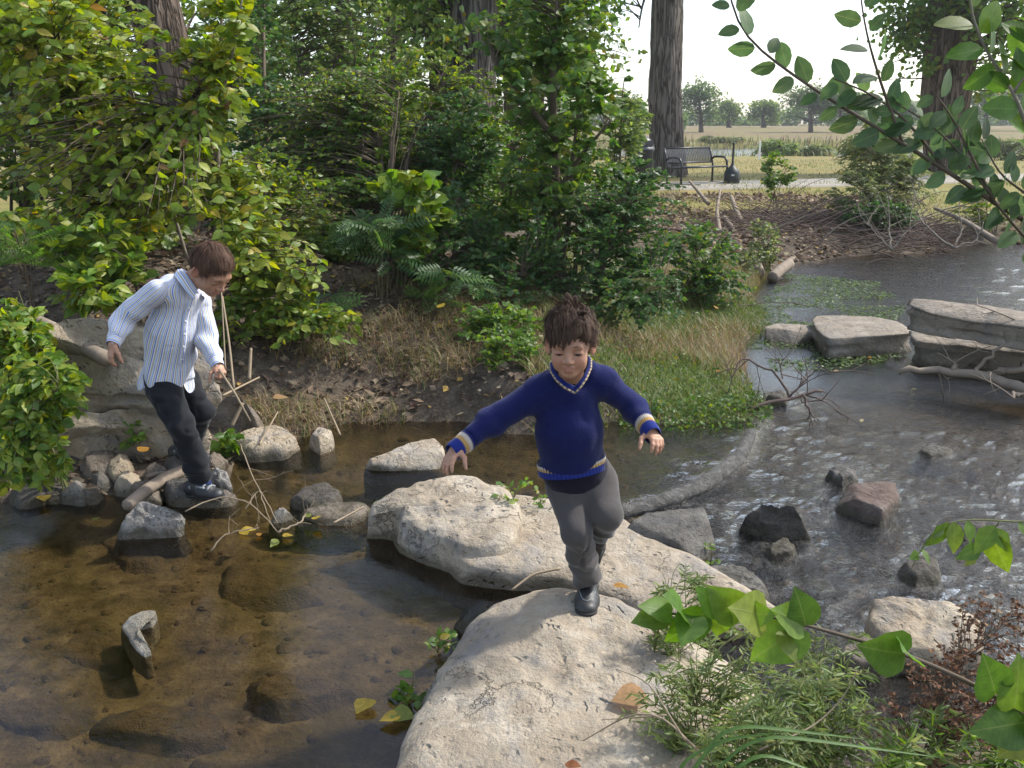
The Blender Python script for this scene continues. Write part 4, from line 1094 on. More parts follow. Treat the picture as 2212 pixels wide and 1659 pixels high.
    shrub('bush', 1330, 11.5, [E(1280, 190, 1420, 380, 12, .5), E(1330, 260, 1400, 330, 13, .4)], 5, 110, 12, 'small', .075, PALEG, 'paler bush left of the tall straight trunk', 'bush', seed=24, r0=.02)
    shrub('bush', 700, 11.5, [E(440, -60, 960, 330, 11.8, .9), E(560, 180, 1000, 420, 11.2, .7)], 8, 420, 16, 'small', .075, GREEN_M + PALEG[:2], 'tall mid-green bush at the back of the thicket, left of the thick cottonwood', 'bush', seed=25, r0=.03)
    shrub('bush', 1080, 11.0, [E(850, 230, 1330, 470, 11.2, .8), E(1060, 60, 1330, 330, 11.6, .7)], 8, 380, 16, 'small', .07, GREEN_M, 'tall bush at the back of the thicket behind the poplar', 'bush', seed=26, r0=.03)
    shrub('bush', 250, 13.5, [E(-150, -100, 560, 380, 13.5, 1.2)], 8, 330, 14, 'ovate', .12, YOLIVE + GREEN_M, 'tall dense bush far behind the leaning young tree', 'bush', seed=27, r0=.03)
    shrub('bush', 760, 19, [E(360, -100, 1380, 380, 19, 1.5)], 10, 360, 18, 'small', .16, PALEG + GREEN_M, 'wide pale green bush behind all the trunks', 'bush', seed=28, r0=.04)
    shrub('bush', 1000, 8.9, [E(880, 230, 1130, 430, 9.0, .6), E(960, 420, 1180, 600, 8.4, .5)], 8, 300, 16, 'small', .062, GREEN_M, 'leafy bush hiding the foot of the thick cottonwood', 'bush', seed=120, r0=.02)
    shrub('bush', 1070, 6.5, [E(960, 640, 1190, 780, 6.5, .3)], 6, 70, 12, 'small', .05, GREEN_B, 'low bright bush on the bank behind the head of the running boy', 'bush', seed=121, r0=.01, single=60)
    shrub('bush', 1110, 6.1, [E(1020, 740, 1180, 900, 6.0, .25)], 6, 60, 11, 'small', .042, GREEN_M + GREEN_B, 'weedy bush on the bank left of the running boy', 'bush', seed=122, r0=.008, single=60)
    shrub('bush', 1500, 9.6, [E(1400, 470, 1610, 640, 9.6, .5), E(1480, 560, 1640, 660, 9.2, .3)], 8, 170, 13, 'small', .058, GREEN_M + GREEN_D[:2], 'green bush on the bank between the thicket and the pond', 'bush', seed=123, r0=.015)
    shrub('bush', 1660, 12.2, [E(1600, 470, 1700, 580, 12.2, .35), E(1560, 520, 1660, 610, 11.6, .3)], 6, 90, 12, 'small', .055, WILLOW, 'pale grey-green weed bush left of the twig heap', 'bush', seed=124, r0=.01)
    shrub('bush', 840, 8.0, [E(480, 120, 1000, 520, 8.8, .5), E(700, 90, 1150, 420, 9.2, .5)], 12, 420, 16, 'small', .052, GREEN_M + YOLIVE[:2], 'loose light green bush spread through the middle of the thicket', 'bush', seed=125, r0=.018, lift=.2)
    shrub('bush', 560, 7.4, [E(420, 300, 760, 600, 7.6, .5)], 7, 170, 13, 'small', .055, YOLIVE, 'yellowish fine-leaved bush right behind the grey sapling', 'bush', seed=126, r0=.014)
    shrub('bush', 1250, 8.4, [E(1020, 300, 1420, 560, 8.4, .5)], 9, 260, 15, 'small', .055, GREEN_M, 'fine-leaved bush around the stem of the young poplar', 'bush', seed=127, r0=.016)
    shrub('bush', -330, 7.8, [E(-640, 120, -60, 520, 7.8, .7), E(-520, 400, -80, 640, 7.2, .5)], 8, 300, 11, 'ovate', .085, YOLIVE, 'olive bush just outside the left edge of the view', 'bush', seed=128, r0=.02)
    shrub('bush', -900, 10, [E(-1300, 80, -500, 560, 10, 1)], 8, 300, 11, 'ovate', .11, YOLIVE + GREEN_M, 'tall bush farther out on the left bank', 'bush', seed=129, r0=.02)
    # ---- trees behind the thicket
    big_tree('cottonwood', [on_ground(430, 9.6)] + px_path([(425, 420, 9.4), (395, 270, 9.3), (355, 110, 9.2), (320, -40, 9.2), (280, -300, 9.2)]), .27, .19, 'bark_brown', [E(-150, -420, 560, 20, 10, 1.8)], 120, 26, 'ovate', .11, YOLIVE, 'leaning old tree with rough dark bark behind the grey sapling', seed=41, n=40)
    big_tree('cottonwood', [on_ground(1005, 13.6)] + px_path([(1005, 300, 13.5), (1012, 150, 13.4), (1025, 0, 13.4), (1035, -250, 13.4), (1040, -600, 13.4)]), .36, .26, 'bark_grey', [E(640, -420, 1080, 30, 13.5, 1.6), E(880, -60, 1000, 190, 12.6, .4, .6), E(1000, -400, 1400, 20, 14, 1.5)], 260, 32, 'round', .085, GREEN_M + PALEG, 'thick cottonwood with deeply furrowed grey bark in the middle of the trees', seed=42,
             more_stems=[(px_path([(1045, 330, 13.9), (1050, 150, 13.9), (1052, -50, 13.9), (1060, -500, 13.9)]), .15, .12, .2)])
    for i, (u, y, r, top, lb, pal, en) in enumerate([
        (735, 17, .20, 745, 'slim dark tree at the top, left of the thick cottonwood', PALEG, [(560, -260, 900, 90), (620, 60, 800, 260)]),
        (945, 19, .17, 935, 'slim tree just left of the thick cottonwood', PALEG, [(820, -240, 1020, 130)]),
        (1105, 17, .16, 1090, 'slim leaning tree just right of the thick cottonwood', GREEN_M, [(1040, -240, 1260, 120)]),
        (1160, 20, .16, 1175, 'dark slim tree behind the poplar sapling', GREEN_M, [(1090, -200, 1380, 60), (1200, 40, 1390, 180)]),
        (560, 22, .2, 540, 'tree far behind the fine-leaved bush', PALEG, [(420, -200, 760, 130), (480, 100, 700, 300)]),
        (160, 21, .22, 150, 'tree far behind the leaning young tree', YOLIVE, [(-150, -200, 420, 160), (-60, 120, 260, 240)]),
        (-130, 17, .2, -150, 'tree outside the left edge whose crown hangs into view', YOLIVE, [(-420, -300, 60, 200)]),
        (860, 27, .22, 850, 'pale leafy tree far back between the trunks', PALEG, [(640, -60, 960, 240)])]):
        g = on_ground(u, y)
        big_tree('slim_tree', [g] + px_path([(u, 200, y), (top, 0, y), (top + 10, -300, y)]), r, r * .6, 'bark_brown', [E(*e, y, 1.2) for e in en], 110, 26, 'small', .12 if y < 19 else .15, pal, lb, seed=50 + i, n=14, flare=.3)
    # ---- right: two cottonwoods by the path
    g = on_ground(1437, 26.5)
    big_tree('cottonwood', [g] + px_path([(1436, 200, 26.5), (1440, 50, 26.5), (1446, -150, 26.5), (1450, -600, 26.5)]), .45, .34, 'bark_grey', [E(1220, -420, 1400, 60, 25, 1.5), E(1180, -700, 1750, -90, 26, 4)], 150, 30, 'round', .13, GREEN_M, 'tall straight cottonwood trunk behind the bench', seed=61, flare=.25,
             limbs=[(px_path([(1420, -60, 26.3), (1390, 0, 26), (1384, 30, 25.8), (1380, 60, 25.7)]), .05)])
    g = on_ground(2030, 29.5)
    big_tree('cottonwood', [g] + px_path([(2028, 250, 29.5), (2035, 100, 29.5), (2046, 0, 29.5), (2060, -200, 29.5), (2080, -600, 29.5)]), .52, .36, 'bark_brown', [E(1880, -120, 2010, 110, 29, 1, .8), E(2060, -150, 2330, 120, 28, 2, .7), E(1870, 60, 1990, 190, 28.5, .7, .25), E(2140, 120, 2330, 230, 29, 1.5, .3), E(1850, -500, 2400, -120, 29, 4, .25)], 250, 34, 'round', .15, GREEN_M, 'twin-trunked cottonwood at the right beyond the pond', seed=62, flare=.9,
             more_stems=[(px_path([(2050, 330, 29.3), (2062, 250, 29.2), (2085, 120, 29), (2105, 0, 29), (2130, -200, 29), (2170, -600, 29)]), .36, .27, .1)])
    # ---- far bank shrubs
    shrub('willow_bush', 1880, 15.8, [E(1800, 250, 1990, 400, 15.8, .7), E(1770, 360, 1930, 480, 15.2, .5), E(1860, 330, 2020, 470, 15.6, .5)], 14, 330, 22, 'lance', .10, WILLOW, 'feathery grey-green willow bush on the far bank of the pond', 'bush', seed=71, r0=.02, lift=.25)
    shrub('bush', 1890, 14.6, [E(1810, 430, 1990, 500, 14.6, .35)], 5, 120, 16, 'small', .07, GREEN_D, 'dark low bush at the foot of the willow bush', 'bush', seed=72, r0=.015)
    shrub('sapling', 1663, 16.5, [E(1640, 310, 1690, 420, 16.5, .25), E(1690, 350, 1725, 400, 16.5, .15)], 4, 36, 10, 'small', .085, GREEN_M, 'sparse little sapling at the path edge right of the ash bin', 'plant', seed=73, r0=.012)
    shrub('bush', 2130, 15.5, [E(2030, 400, 2200, 490, 15.5, .4)], 5, 70, 12, 'small', .07, YOLIVE, 'thin yellowish bush on the far bank at the right', 'bush', seed=74, r0=.012)
    for i, (u0, v0, u1, v1, y, lb) in enumerate([(1630, 300, 1728, 345, 57, 'low green bush on the near river bank behind the bench'), (1728, 312, 1800, 345, 57, 'reedy bush right of the white post by the river'), (1810, 280, 1980, 350, 50, 'pale willow thicket by the river left of the twin trunks'), (2100, 300, 2330, 350, 48, 'green thicket by the river at the right edge'), (1390, 300, 1480, 325, 84, 'rough bush on the far river bank left of the straight trunk'), (1500, 297, 1620, 312, 84, 'low scrub on the far river bank')]):
        shrub('river_bush', (u0 + u1) / 2, y, [E(u0, v0, u1, v1, y, 1.2)], 6, 110, 20, 'lance', .34, WILLOW if i != 0 else PALEG, lb, 'bush', seed=80 + i, r0=.03, br_r=.01, lift=.3)
    for i, (u, vt, vb, u0, u1, y, trunks, pal, lb) in enumerate([
        (1515, 178, 283, 1462, 1565, 117, 2, FARG, 'spreading far tree just right of the straight trunk'), (1752, 180, 280, 1690, 1830, 117, 3, FARG, 'wide far tree with several dark trunks in the field'), (1818, 190, 280, 1780, 1880, 118, 1, FARG, 'far tree overlapping the right side of the wide one'),
        (1575, 222, 275, 1552, 1604, 148, 1, PALEG, 'small pale far tree right of the spreading one'), (1650, 222, 275, 1622, 1690, 148, 2, PALEG, 'pale far tree by the orange sign'), (1384, 215, 300, 1340, 1400, 93, 1, FARG, 'far tree left of the straight trunk'),
        (1945, 215, 276, 1895, 2000, 132, 2, FARG, 'far tree left of the twin trunks'), (2130, 190, 276, 2090, 2180, 132, 1, PALEG, 'far tree right of the twin trunks'), (2210, 180, 280, 2150, 2290, 124, 1, FARG, 'far tree at the right edge'), (1470, 250, 285, 1462, 1480, 109, 1, FARG, 'leaning far tree beside the straight trunk'),
        (2040, 225, 275, 1990, 2090, 156, 1, FARG, 'far tree seen between the twin trunks')]):
        g = D(u, vb, y); g[2] = gz(g[0], g[1]) - .1
        s = y * 0.97 / FPX
        hgt = (vb - vt) * s
        sc = y / 117
        um = (u0 + u1) / 2; u0, u1, vt = um + (u0 - um) * 1.22, um + (u1 - um) * 1.22, vt - 8
        ms = [([g + np.array([k * .5, 0, 0]), g + np.array([k * 1.6, 0, hgt * .3]), g + np.array([k * 2.6, 0, hgt * .65])], .22, .1, .2) for k in range(1, trunks)]
        en = [E(u0, vt, u1, vt + (vb - vt) * .58, y, 2.2, .6)] + [E(u0 + (u1 - u0) * a, vt + (vb - vt) * b_, u0 + (u1 - u0) * (a + .38), vt + (vb - vt) * (b_ + .4), y - 1, 1.5, .6) for a, b_ in ((-.06, .36), (.62, .42), (.3, -.08), (.05, .08), (.55, .12))]
        big_tree('field_tree', [g, g + np.array([-.15, 0, hgt * .3]), g + np.array([-.5, 0, hgt * .7])], .3 * sc, .14, 'bark_brown', en, 150, 15, 'clump', .36 * sc, pal, lb, seed=90 + i, n=10, flare=.3, group='trees across the field')
    rng = np.random.default_rng(5)
    n = 16000                              # far hedge line closing off the field
    x = rng.uniform(-40, 170, n); y = 205 + 10 * rng.random(n) + 0.06 * x
    hh = 3.2 + 1.6 * vnoise(np.column_stack([x * .06, y * 0, y * 0]), 3) + 1.0 * vnoise(np.column_stack([x * .3, y * 0, y * 0]), 4)
    P = np.column_stack([x, y, gzs(np.column_stack([x, y])) + hh * rng.random(n) ** .8])
    tag(leaves_joined('far_hedge_foliage', 'clump', P, rng.normal(0, 1, (n, 3)), rng.normal(0, .6, (n, 3)) + [0, 0, .8], rng.uniform(.7, 1.5, n), pick_cols(rng, FARG + PALEG, n)), 'long hazy hedge closing off the field', kind='stuff')
build_plants()
# ------------------------------------------------------------------ people: smooth-union fields turned into one surface
def unit(v):
    v = np.asarray(v, float); return v / max(np.linalg.norm(v), 1e-9)
class Field:
    def __init__(s): s.p = []
    def cone(s, a, b, r1, r2, k=.01, op=1, flat=None):
        """tapered limb a->b; flat=(axis, ratio) squeezes the section along axis"""
        a, b = np.asarray(a, float), np.asarray(b, float)
        def f(P, a=a, b=b, r1=r1, r2=r2, flat=flat):
            ba = b - a; L2 = max(ba.dot(ba), 1e-12)
            pa = P - a
            t = np.clip(pa @ ba / L2, 0, 1)
            q = pa - t[:, None] * ba
            r = r1 + (r2 - r1) * t
            if flat is not None:
                ax, ra = flat
                c = q @ ax
                q = q + np.outer(c * (1 / ra - 1), ax)
                return (np.linalg.norm(q, axis=1) - r) * min(1, ra + .15)
            return np.linalg.norm(q, axis=1) - r
        s.p.append((f, (a + b) / 2, np.linalg.norm(b - a) / 2 + max(r1, r2) * (1.0 if flat is None else max(1, flat[1])) + k, k, op)); return s
    def ell(s, c, rad, k=.01, op=1, rot=None):
        c, rad = np.asarray(c, float), np.asarray(rad, float)
        Rm = np.eye(3) if rot is None else np.asarray(rot, float)
        def f(P, c=c, rad=rad, Rm=Rm):
            q = (P - c) @ Rm
            k0 = np.linalg.norm(q / rad, axis=1); k1 = np.linalg.norm(q / rad ** 2, axis=1)
            return np.where(k1 > 1e-9, k0 * (k0 - 1) / np.maximum(k1, 1e-9), -rad.min())
        s.p.append((f, c, rad.max() + k, k, op)); return s
    def plane(s, o, n, k=.005, op=-1):        # op -1 removes the side n points to; op 2 is kept for "cut"
        o, n = np.asarray(o, float), unit(n)
        s.p.append((lambda P: -((P - o) @ n), o, 99.0, k, -1)); return s
    def ev(s, P, sel=None):
        d = np.full(len(P), 1.0)
        for i, (f, c, r, k, op) in enumerate(s.p):
            if sel is not None and not sel[i]: continue
            e = f(P)
            if op > 0:
                h = np.clip(.5 + .5 * (d - e) / k, 0, 1)
                d = d + (e - d) * h - k * h * (1 - h)
            else:
                h = np.clip(.5 - .5 * (d + e) / k, 0, 1)
                d = d + (-e - d) * h + k * h * (1 - h)
        return d
    def mesh(s, h, disp=None, pad=.02):
        lo = np.min([c - r for f, c, r, k, op in s.p if op > 0], axis=0) - pad
        hi = np.max([c + r for f, c, r, k, op in s.p if op > 0], axis=0) + pad
        B = 12
        nb = np.ceil((hi - lo) / (h * B)).astype(int)
        n = nb * B + 1
        bi = np.stack(np.meshgrid(*[np.arange(k) for k in nb], indexing='ij'), -1).reshape(-1, 3)
        bc = lo + (bi + .5) * B * h
        hd = B * h * .87
        dc = s.ev(bc)
        G = np.repeat(np.repeat(np.repeat(dc.reshape(nb), B, 0), B, 1), B, 2).astype(np.float32)
        G = np.pad(G, ((0, 1),) * 3, mode='edge')
        loc = np.stack(np.meshgrid(*[np.arange(B + 1)] * 3, indexing='ij'), -1).reshape(-1, 3) * h
        C = np.array([p[1] for p in s.p]); Rr = np.array([p[2] for p in s.p])
        for b, c, d in zip(bi, bc, dc):
            if abs(d) > hd * 1.25 + .012: continue
            P = lo + b * B * h + loc
            sel = np.linalg.norm(C - c, axis=1) < Rr + hd + .01
            v = s.ev(P, sel)
            if disp is not None: v = v + disp(P)
            i, j, k = b * B
            G[i:i + B + 1, j:j + B + 1, k:k + B + 1] = v.reshape(B + 1, B + 1, B + 1)
        return surf_nets(G, lo, h)
def surf_nets(G, lo, h):
    S = G < 0
    cnt = np.zeros(tuple(x - 1 for x in S.shape), np.int8)
    for a in (0, 1):
        for b in (0, 1):
            for c in (0, 1):
                cnt += S[a:S.shape[0] - 1 + a, b:S.shape[1] - 1 + b, c:S.shape[2] - 1 + c]
    act = (cnt > 0) & (cnt < 8)
    I = np.argwhere(act)
    vid = np.full(act.shape, -1, np.int32); vid[act] = np.arange(len(I))
    corners = np.array([(a, b, c) for a in (0, 1) for b in (0, 1) for c in (0, 1)])
    dv = np.stack([G[I[:, 0] + a, I[:, 1] + b, I[:, 2] + c] for a, b, c in corners], 1)
    acc = np.zeros((len(I), 3)); num = np.zeros(len(I))
    for x in range(8):
        for y in range(x + 1, 8):
            if np.abs(corners[x] - corners[y]).sum() != 1: continue
            cr = (dv[:, x] < 0) != (dv[:, y] < 0)
            t = dv[:, x] / np.where(cr, dv[:, x] - dv[:, y], 1)
            p = corners[x] + t[:, None] * (corners[y] - corners[x])
            acc[cr] += p[cr]; num[cr] += 1
    V = lo + (I + acc / num[:, None]) * h
    F = []
    for ax in range(3):
        o1, o2 = [(1, 2), (2, 0), (0, 1)][ax]
        sl0 = [slice(None)] * 3; sl1 = [slice(None)] * 3
        sl0[ax] = slice(0, -1); sl1[ax] = slice(1, None)
        for o in (o1, o2): sl0[o] = slice(1, -1); sl1[o] = slice(1, -1)
        A, Bq = S[tuple(sl0)], S[tuple(sl1)]
        for flip in (False, True):
            E_ = np.argwhere((A & ~Bq) if not flip else (~A & Bq))
            if not len(E_): continue
            base = E_.copy()
            base[:, o1] += 1; base[:, o2] += 1
            def cell(d1, d2):
                q = base.copy(); q[:, o1] += d1; q[:, o2] += d2
                return vid[q[:, 0], q[:, 1], q[:, 2]]
            q = np.stack([cell(-1, -1), cell(0, -1), cell(0, 0), cell(-1, 0)], 1)
            F.append(q[:, ::-1] if flip else q)
    return V, np.vstack(F)
def smooth_mesh(V, F, it=1, lam=.5):
    for _ in range(it):
        acc = np.zeros_like(V); n = np.zeros(len(V))
        for a, b in ((0, 1), (1, 2), (2, 3), (3, 0)):
            np.add.at(acc, F[:, a], V[F[:, b]]); np.add.at(n, F[:, a], 1)
        V = V + lam * (acc / np.maximum(n, 1)[:, None] - V)
    return V

def basis(fwd, up=(0, 0, 1), roll=0.0):
    f = unit(fwd); x = unit(np.cross(f, up)); u = np.cross(x, f)      # x = the figure's right
    if roll:
        c, s_ = math.cos(roll), math.sin(roll); x, u = c * x + s_ * u, c * u - s_ * x
    return np.column_stack([x, f, u])
def head_field(F, c, B, s=1.0):
    """head with face; local x right, y face, z up"""
    w = lambda x, y, z: c + B @ (np.array([x, y, z]) * s)
    el = lambda p, r, k, op=1: F.ell(w(*p), np.array(r) * s, k * s, op, rot=B)
    co = lambda a, b, r1, r2, k, op=1: F.cone(w(*a), w(*b), r1 * s, r2 * s, k * s, op)
    el((0, -.014, .030), (.071, .090, .077), .01)
    el((0, .026, -.026), (.050, .056, .068), .035)
    el((0, .054, -.083), (.022, .018, .015), .03)
    for g in (-1, 1):
        el((g * .031, .047, -.035), (.0235, .026, .026), .02)
        el((g * .040, .010, -.060), (.012, .03, .022), .03)
    co((-.034, .070, .018), (.034, .070, .018), .011, .011, .022)
    for g in (-1, 1):
        el((g * .031, .087, -.004), (.018, .013, .0105), .012, -1)
        el((g * .0305, .0655, -.006), (.0165, .0145, .0125), .006)           # the lid over the eyeball
        el((g * .0305, .082, -.0118), (.0125, .010, .0040), .003, -1)               # opening under the lowered lid
    co((0, .079, .006), (0, .0935, -.028), .0065, .0095, .012)
    el((0, .0945, -.031), (.0105, .010, .0085), .006)
    for g in (-1, 1):
        el((g * .0115, .0855, -.0345), (.0075, .009, .0065), .006)
        el((g * .006, .0925, -.0405), (.0032, .0045, .003), .003, -1)
    el((0, .0765, -.0535), (.0175, .0105, .007), .008)
    el((0, .0765, -.0645), (.0145, .010, .0068), .008)
    co((-.0165, .0785, -.0600), (.0165, .0785, -.0600), .0016, .0016, .003, -1)
    el((0, .083, -.047), (.004, .004, .006), .006, -1)
    for g in (-1, 1):
        Rr = np.array([[math.cos(g * .55), -math.sin(g * .55), 0], [math.sin(g * .55), math.cos(g * .55), 0], [0, 0, 1]])
        e = w(g * .076, -.012, -.008)
        F.ell(e, np.array([.0065, .0205, .031]) * s, .008 * s, 1, rot=B @ Rr)
        F.ell(w(g * .085, -.008, -.002), np.array([.006, .012, .019]) * s, .004 * s, -1, rot=B @ Rr)
    return w
def hand_field(F, wrist, fwd, back, thumb_side, L=.125, curl=(.25, .35, .3), spread=.16, thumb_open=.8, grip=False):
    """fwd: towards the finger tips, back: normal of the back of the hand; thumb_side: +1/-1 along x = fwd x back"""
    f = unit(fwd); n = unit(np.asarray(back, float) - f * np.dot(back, f)); x = np.cross(f, n) * thumb_side
    s = L / .125
    P = lambda a, b, c: wrist + (f * a + x * b + n * c) * s
    F.cone(P(-.02, 0, 0), P(.012, 0, 0), .019 * s, .020 * s, .012, flat=(n, .75))
    F.cone(P(.010, .008, 0), P(.050, .013, .001), .0165 * s, .0145 * s, .012, flat=(n, .72))
    F.cone(P(.010, -.008, 0), P(.048, -.014, .0), .0165 * s, .0135 * s, .012, flat=(n, .70))
    base = [(.055, .0215, .002, .044), (.058, .0075, .003, .050), (.056, -.0065, .002, .046), (.050, -.0195, .0, .036)]
    tips = []
    for i, (a, b, c, ln) in enumerate(base):
        p = P(a, b, c)
        sp = spread * (1.5 - i) / 1.5
        d = unit(f * math.cos(sp) + x * math.sin(sp))
        ang = 0
        seg = [.44, .31, .25]
        r = [.0073, .0066, .0060, .0050]
        if i == 3: r = [q * .88 for q in r]
        for k in range(3):
            ang += curl[k] * (1 + .12 * i)
            dd = d * math.cos(ang) - n * math.sin(ang)
            q = p + dd * ln * seg[k] * s
            F.cone(p, q, r[k] * s, r[k + 1] * s, .0035 if k else .007)
            p = q
        tips.append(p)
    a0 = P(.016, .020, -.004)
    d1 = unit(f * .55 + x * thumb_open - n * .35)
    a1 = a0 + d1 * .030 * s
    d2 = unit(f * .85 + x * thumb_open * .45 - n * (.45 if not grip else .9))
    a2 = a1 + d2 * .022 * s
    a3 = a2 + unit(d2 - n * .25) * .018 * s
    F.cone(a0, a1, .0105 * s, .0085 * s, .009); F.cone(a1, a2, .0082 * s, .0074 * s, .004); F.cone(a2, a3, .0074 * s, .0058 * s, .004)
    return tips, a3

def skin_mat(name, base):
    t = NT(name)
    a = t.n('Attribute', attribute_name='Col').outputs['Color']
    nz = t.noise(t.obj(), 35, 4)
    hs = t.n('HueSaturation'); t.l(a, hs.inputs['Color']); t.l(t.mrange(nz, .3, .7, .86, 1.08), hs.inputs['Value'])
    b_ = t.bump(t.noise(t.obj(), 400, 2), .08, .001)
    d = t.n('BsdfPrincipled'); t.l(hs.outputs[0], d.inputs['Base Color'])
    d.inputs['Roughness'].default_value = .5; d.inputs['Specular IOR Level'].default_value = .4
    d.inputs['Subsurface Weight'].default_value = .12; d.inputs['Subsurface Radius'].default_value = (.012, .005, .003); d.inputs['Subsurface Scale'].default_value = .6
    t.l(b_, d.inputs['Normal'])
    return t.done(d.outputs[0])
def cloth_mat(name, col, weave=900.0, bump=.25, fuzz=.4, var=.12, rough=.95, big=18, vcol=False):
    t = NT(name)
    p = t.obj()
    n1 = t.noise(p, big, 5, .6); n2 = t.noise(p, weave * .25, 3, .6)
    if vcol: c = t.n('Attribute', attribute_name='Col').outputs['Color']
    else: c = t.mix(n1, tuple(x * (1 - var) for x in col), tuple(min(1, x * (1 + var)) for x in col))
    hs = t.n('HueSaturation'); t.l(c, hs.inputs['Color']); t.l(t.mrange(n2, .3, .7, 1 - var, 1 + var), hs.inputs['Value'])
    d = t.n('BsdfPrincipled'); t.l(hs.outputs[0], d.inputs['Base Color']); d.inputs['Roughness'].default_value = rough
    d.inputs['Specular IOR Level'].default_value = .15; d.inputs['Sheen Weight'].default_value = fuzz; d.inputs['Sheen Roughness'].default_value = .4
    h = t.math('ADD', t.math('MULTIPLY', n1, .6), t.math('MULTIPLY', n2, .4))
    t.l(t.bump(h, bump, .006), d.inputs['Normal'])
    return t.done(d.outputs[0])
def shirt_mat():
    t = NT('striped_cotton')
    s = t.n('Attribute', attribute_name='stripe').outputs['Fac']
    fr = t.math('FRACT', t.math('DIVIDE', s, .034))
    W0, BL, LB, TN = (.76, .76, .77), (.13, .24, .62), (.36, .48, .76), (.46, .41, .34)
    c = t.ramp(fr, [(0.0, BL), (.14, W0), (.27, TN), (.43, W0), (.53, LB), (.70, W0), (.80, TN), (.92, W0)], 'CONSTANT')
    n1 = t.noise(t.obj(), 22, 5, .6)
    n2 = t.noise(t.obj(), 7, 3, .5, 1.5)
    d = t.n('BsdfPrincipled'); t.l(c, d.inputs['Base Color']); d.inputs['Roughness'].default_value = .9; d.inputs['Specular IOR Level'].default_value = .2
    h = t.math('ADD', t.math('MULTIPLY', n1, .5), n2)
    t.l(t.bump(h, .35, .02), d.inputs['Normal'])
    return t.done(d.outputs[0])
SKIN = np.array([.41, .222, .142])
M['skin'] = skin_mat('skin', SKIN)
def knit_mat():
    t = NT('knitted_wool')
    p = t.obj()
    n1 = t.noise(p, 14, 5, .65); n2 = t.noise(p, 260, 3, .7)
    mp = t.n('Mapping'); t.l(p, mp.inputs['Vector']); mp.inputs['Scale'].default_value = (1, .6, .45)
    wv = t.noise(mp.outputs[0], 330, 2, .5, .3)
    c = t.mix(n1, (.0065, .0095, .058), (.011, .016, .086))
    c = t.mix(t.mrange(n2, .58, .72, 0, .5), c, (.022, .03, .12))
    d = t.n('BsdfPrincipled'); t.l(c, d.inputs['Base Color']); d.inputs['Roughness'].default_value = .95; d.inputs['Specular IOR Level'].default_value = .12
    d.inputs['Sheen Weight'].default_value = .10; d.inputs['Sheen Roughness'].default_value = .5
    h = t.math('ADD', t.math('MULTIPLY', wv, .5), t.math('ADD', t.math('MULTIPLY', n2, .5), t.math('MULTIPLY', n1, 1.2)))
    t.l(t.bump(h, .55, .006), d.inputs['Normal'])
    return t.done(d.outputs[0])
M['navy_knit_plain'] = cloth_mat('royal_navy_wool', (.011, .016, .098), 700, .5, .18)
M['navy_knit'] = knit_mat()
M['knit_band'] = cloth_mat('ribbed_trim', (.5, .5, .5), 700, .3, .25, vcol=True)
M['undershirt'] = cloth_mat('dark_undershirt', (.012, .011, .022), 900, .2, .2)
M['charcoal'] = cloth_mat('charcoal_fleece', (.075, .068, .066), 800, .35, .3)
M['black_cloth'] = cloth_mat('black_twill', (.016, .017, .020), 900, .6, .15)
M['shirt'] = shirt_mat()
M['shoe'] = simple_mat('black_shoe_leather', (.022, .024, .026), .5, .5, var=.3, scale=40, bump=.2)
M['shoe_grey'] = simple_mat('grey_shoe_trim', (.22, .235, .24), .6, .4, var=.25, scale=60)
M['sole'] = simple_mat('dark_rubber_sole', (.03, .03, .03), .8, .3)
M['button'] = simple_mat('shirt_button', (.6, .6, .62), .3, .5)
def eye_mat():
    t = NT('eye_surface')
    return t.done(t.bsdf(t.n('Attribute', attribute_name='Col').outputs['Color'], .15, None, .5))
M['eye'] = eye_mat()
M['lash'] = simple_mat('dark_lashes', (.012, .008, .006), .6, .3)
M['brow'] = simple_mat('brown_eyebrow', (.19, .108, .07), .8, .2)
def hair_mat(name, c):
    t = NT(name)
    col = t.mix(t.noise(t.obj(), 45, 4), tuple(x * .6 for x in c), tuple(x * 1.5 for x in c))
    d = t.n('BsdfPrincipled'); t.l(col, d.inputs['Base Color']); d.inputs['Roughness'].default_value = .7; d.inputs['Specular IOR Level'].default_value = .12
    return t.done(d.outputs[0])
M['hair'] = hair_mat('dark_brown_hair', (.050, .030, .020))
M['hair2'] = hair_mat('brown_hair', (.062, .034, .022))

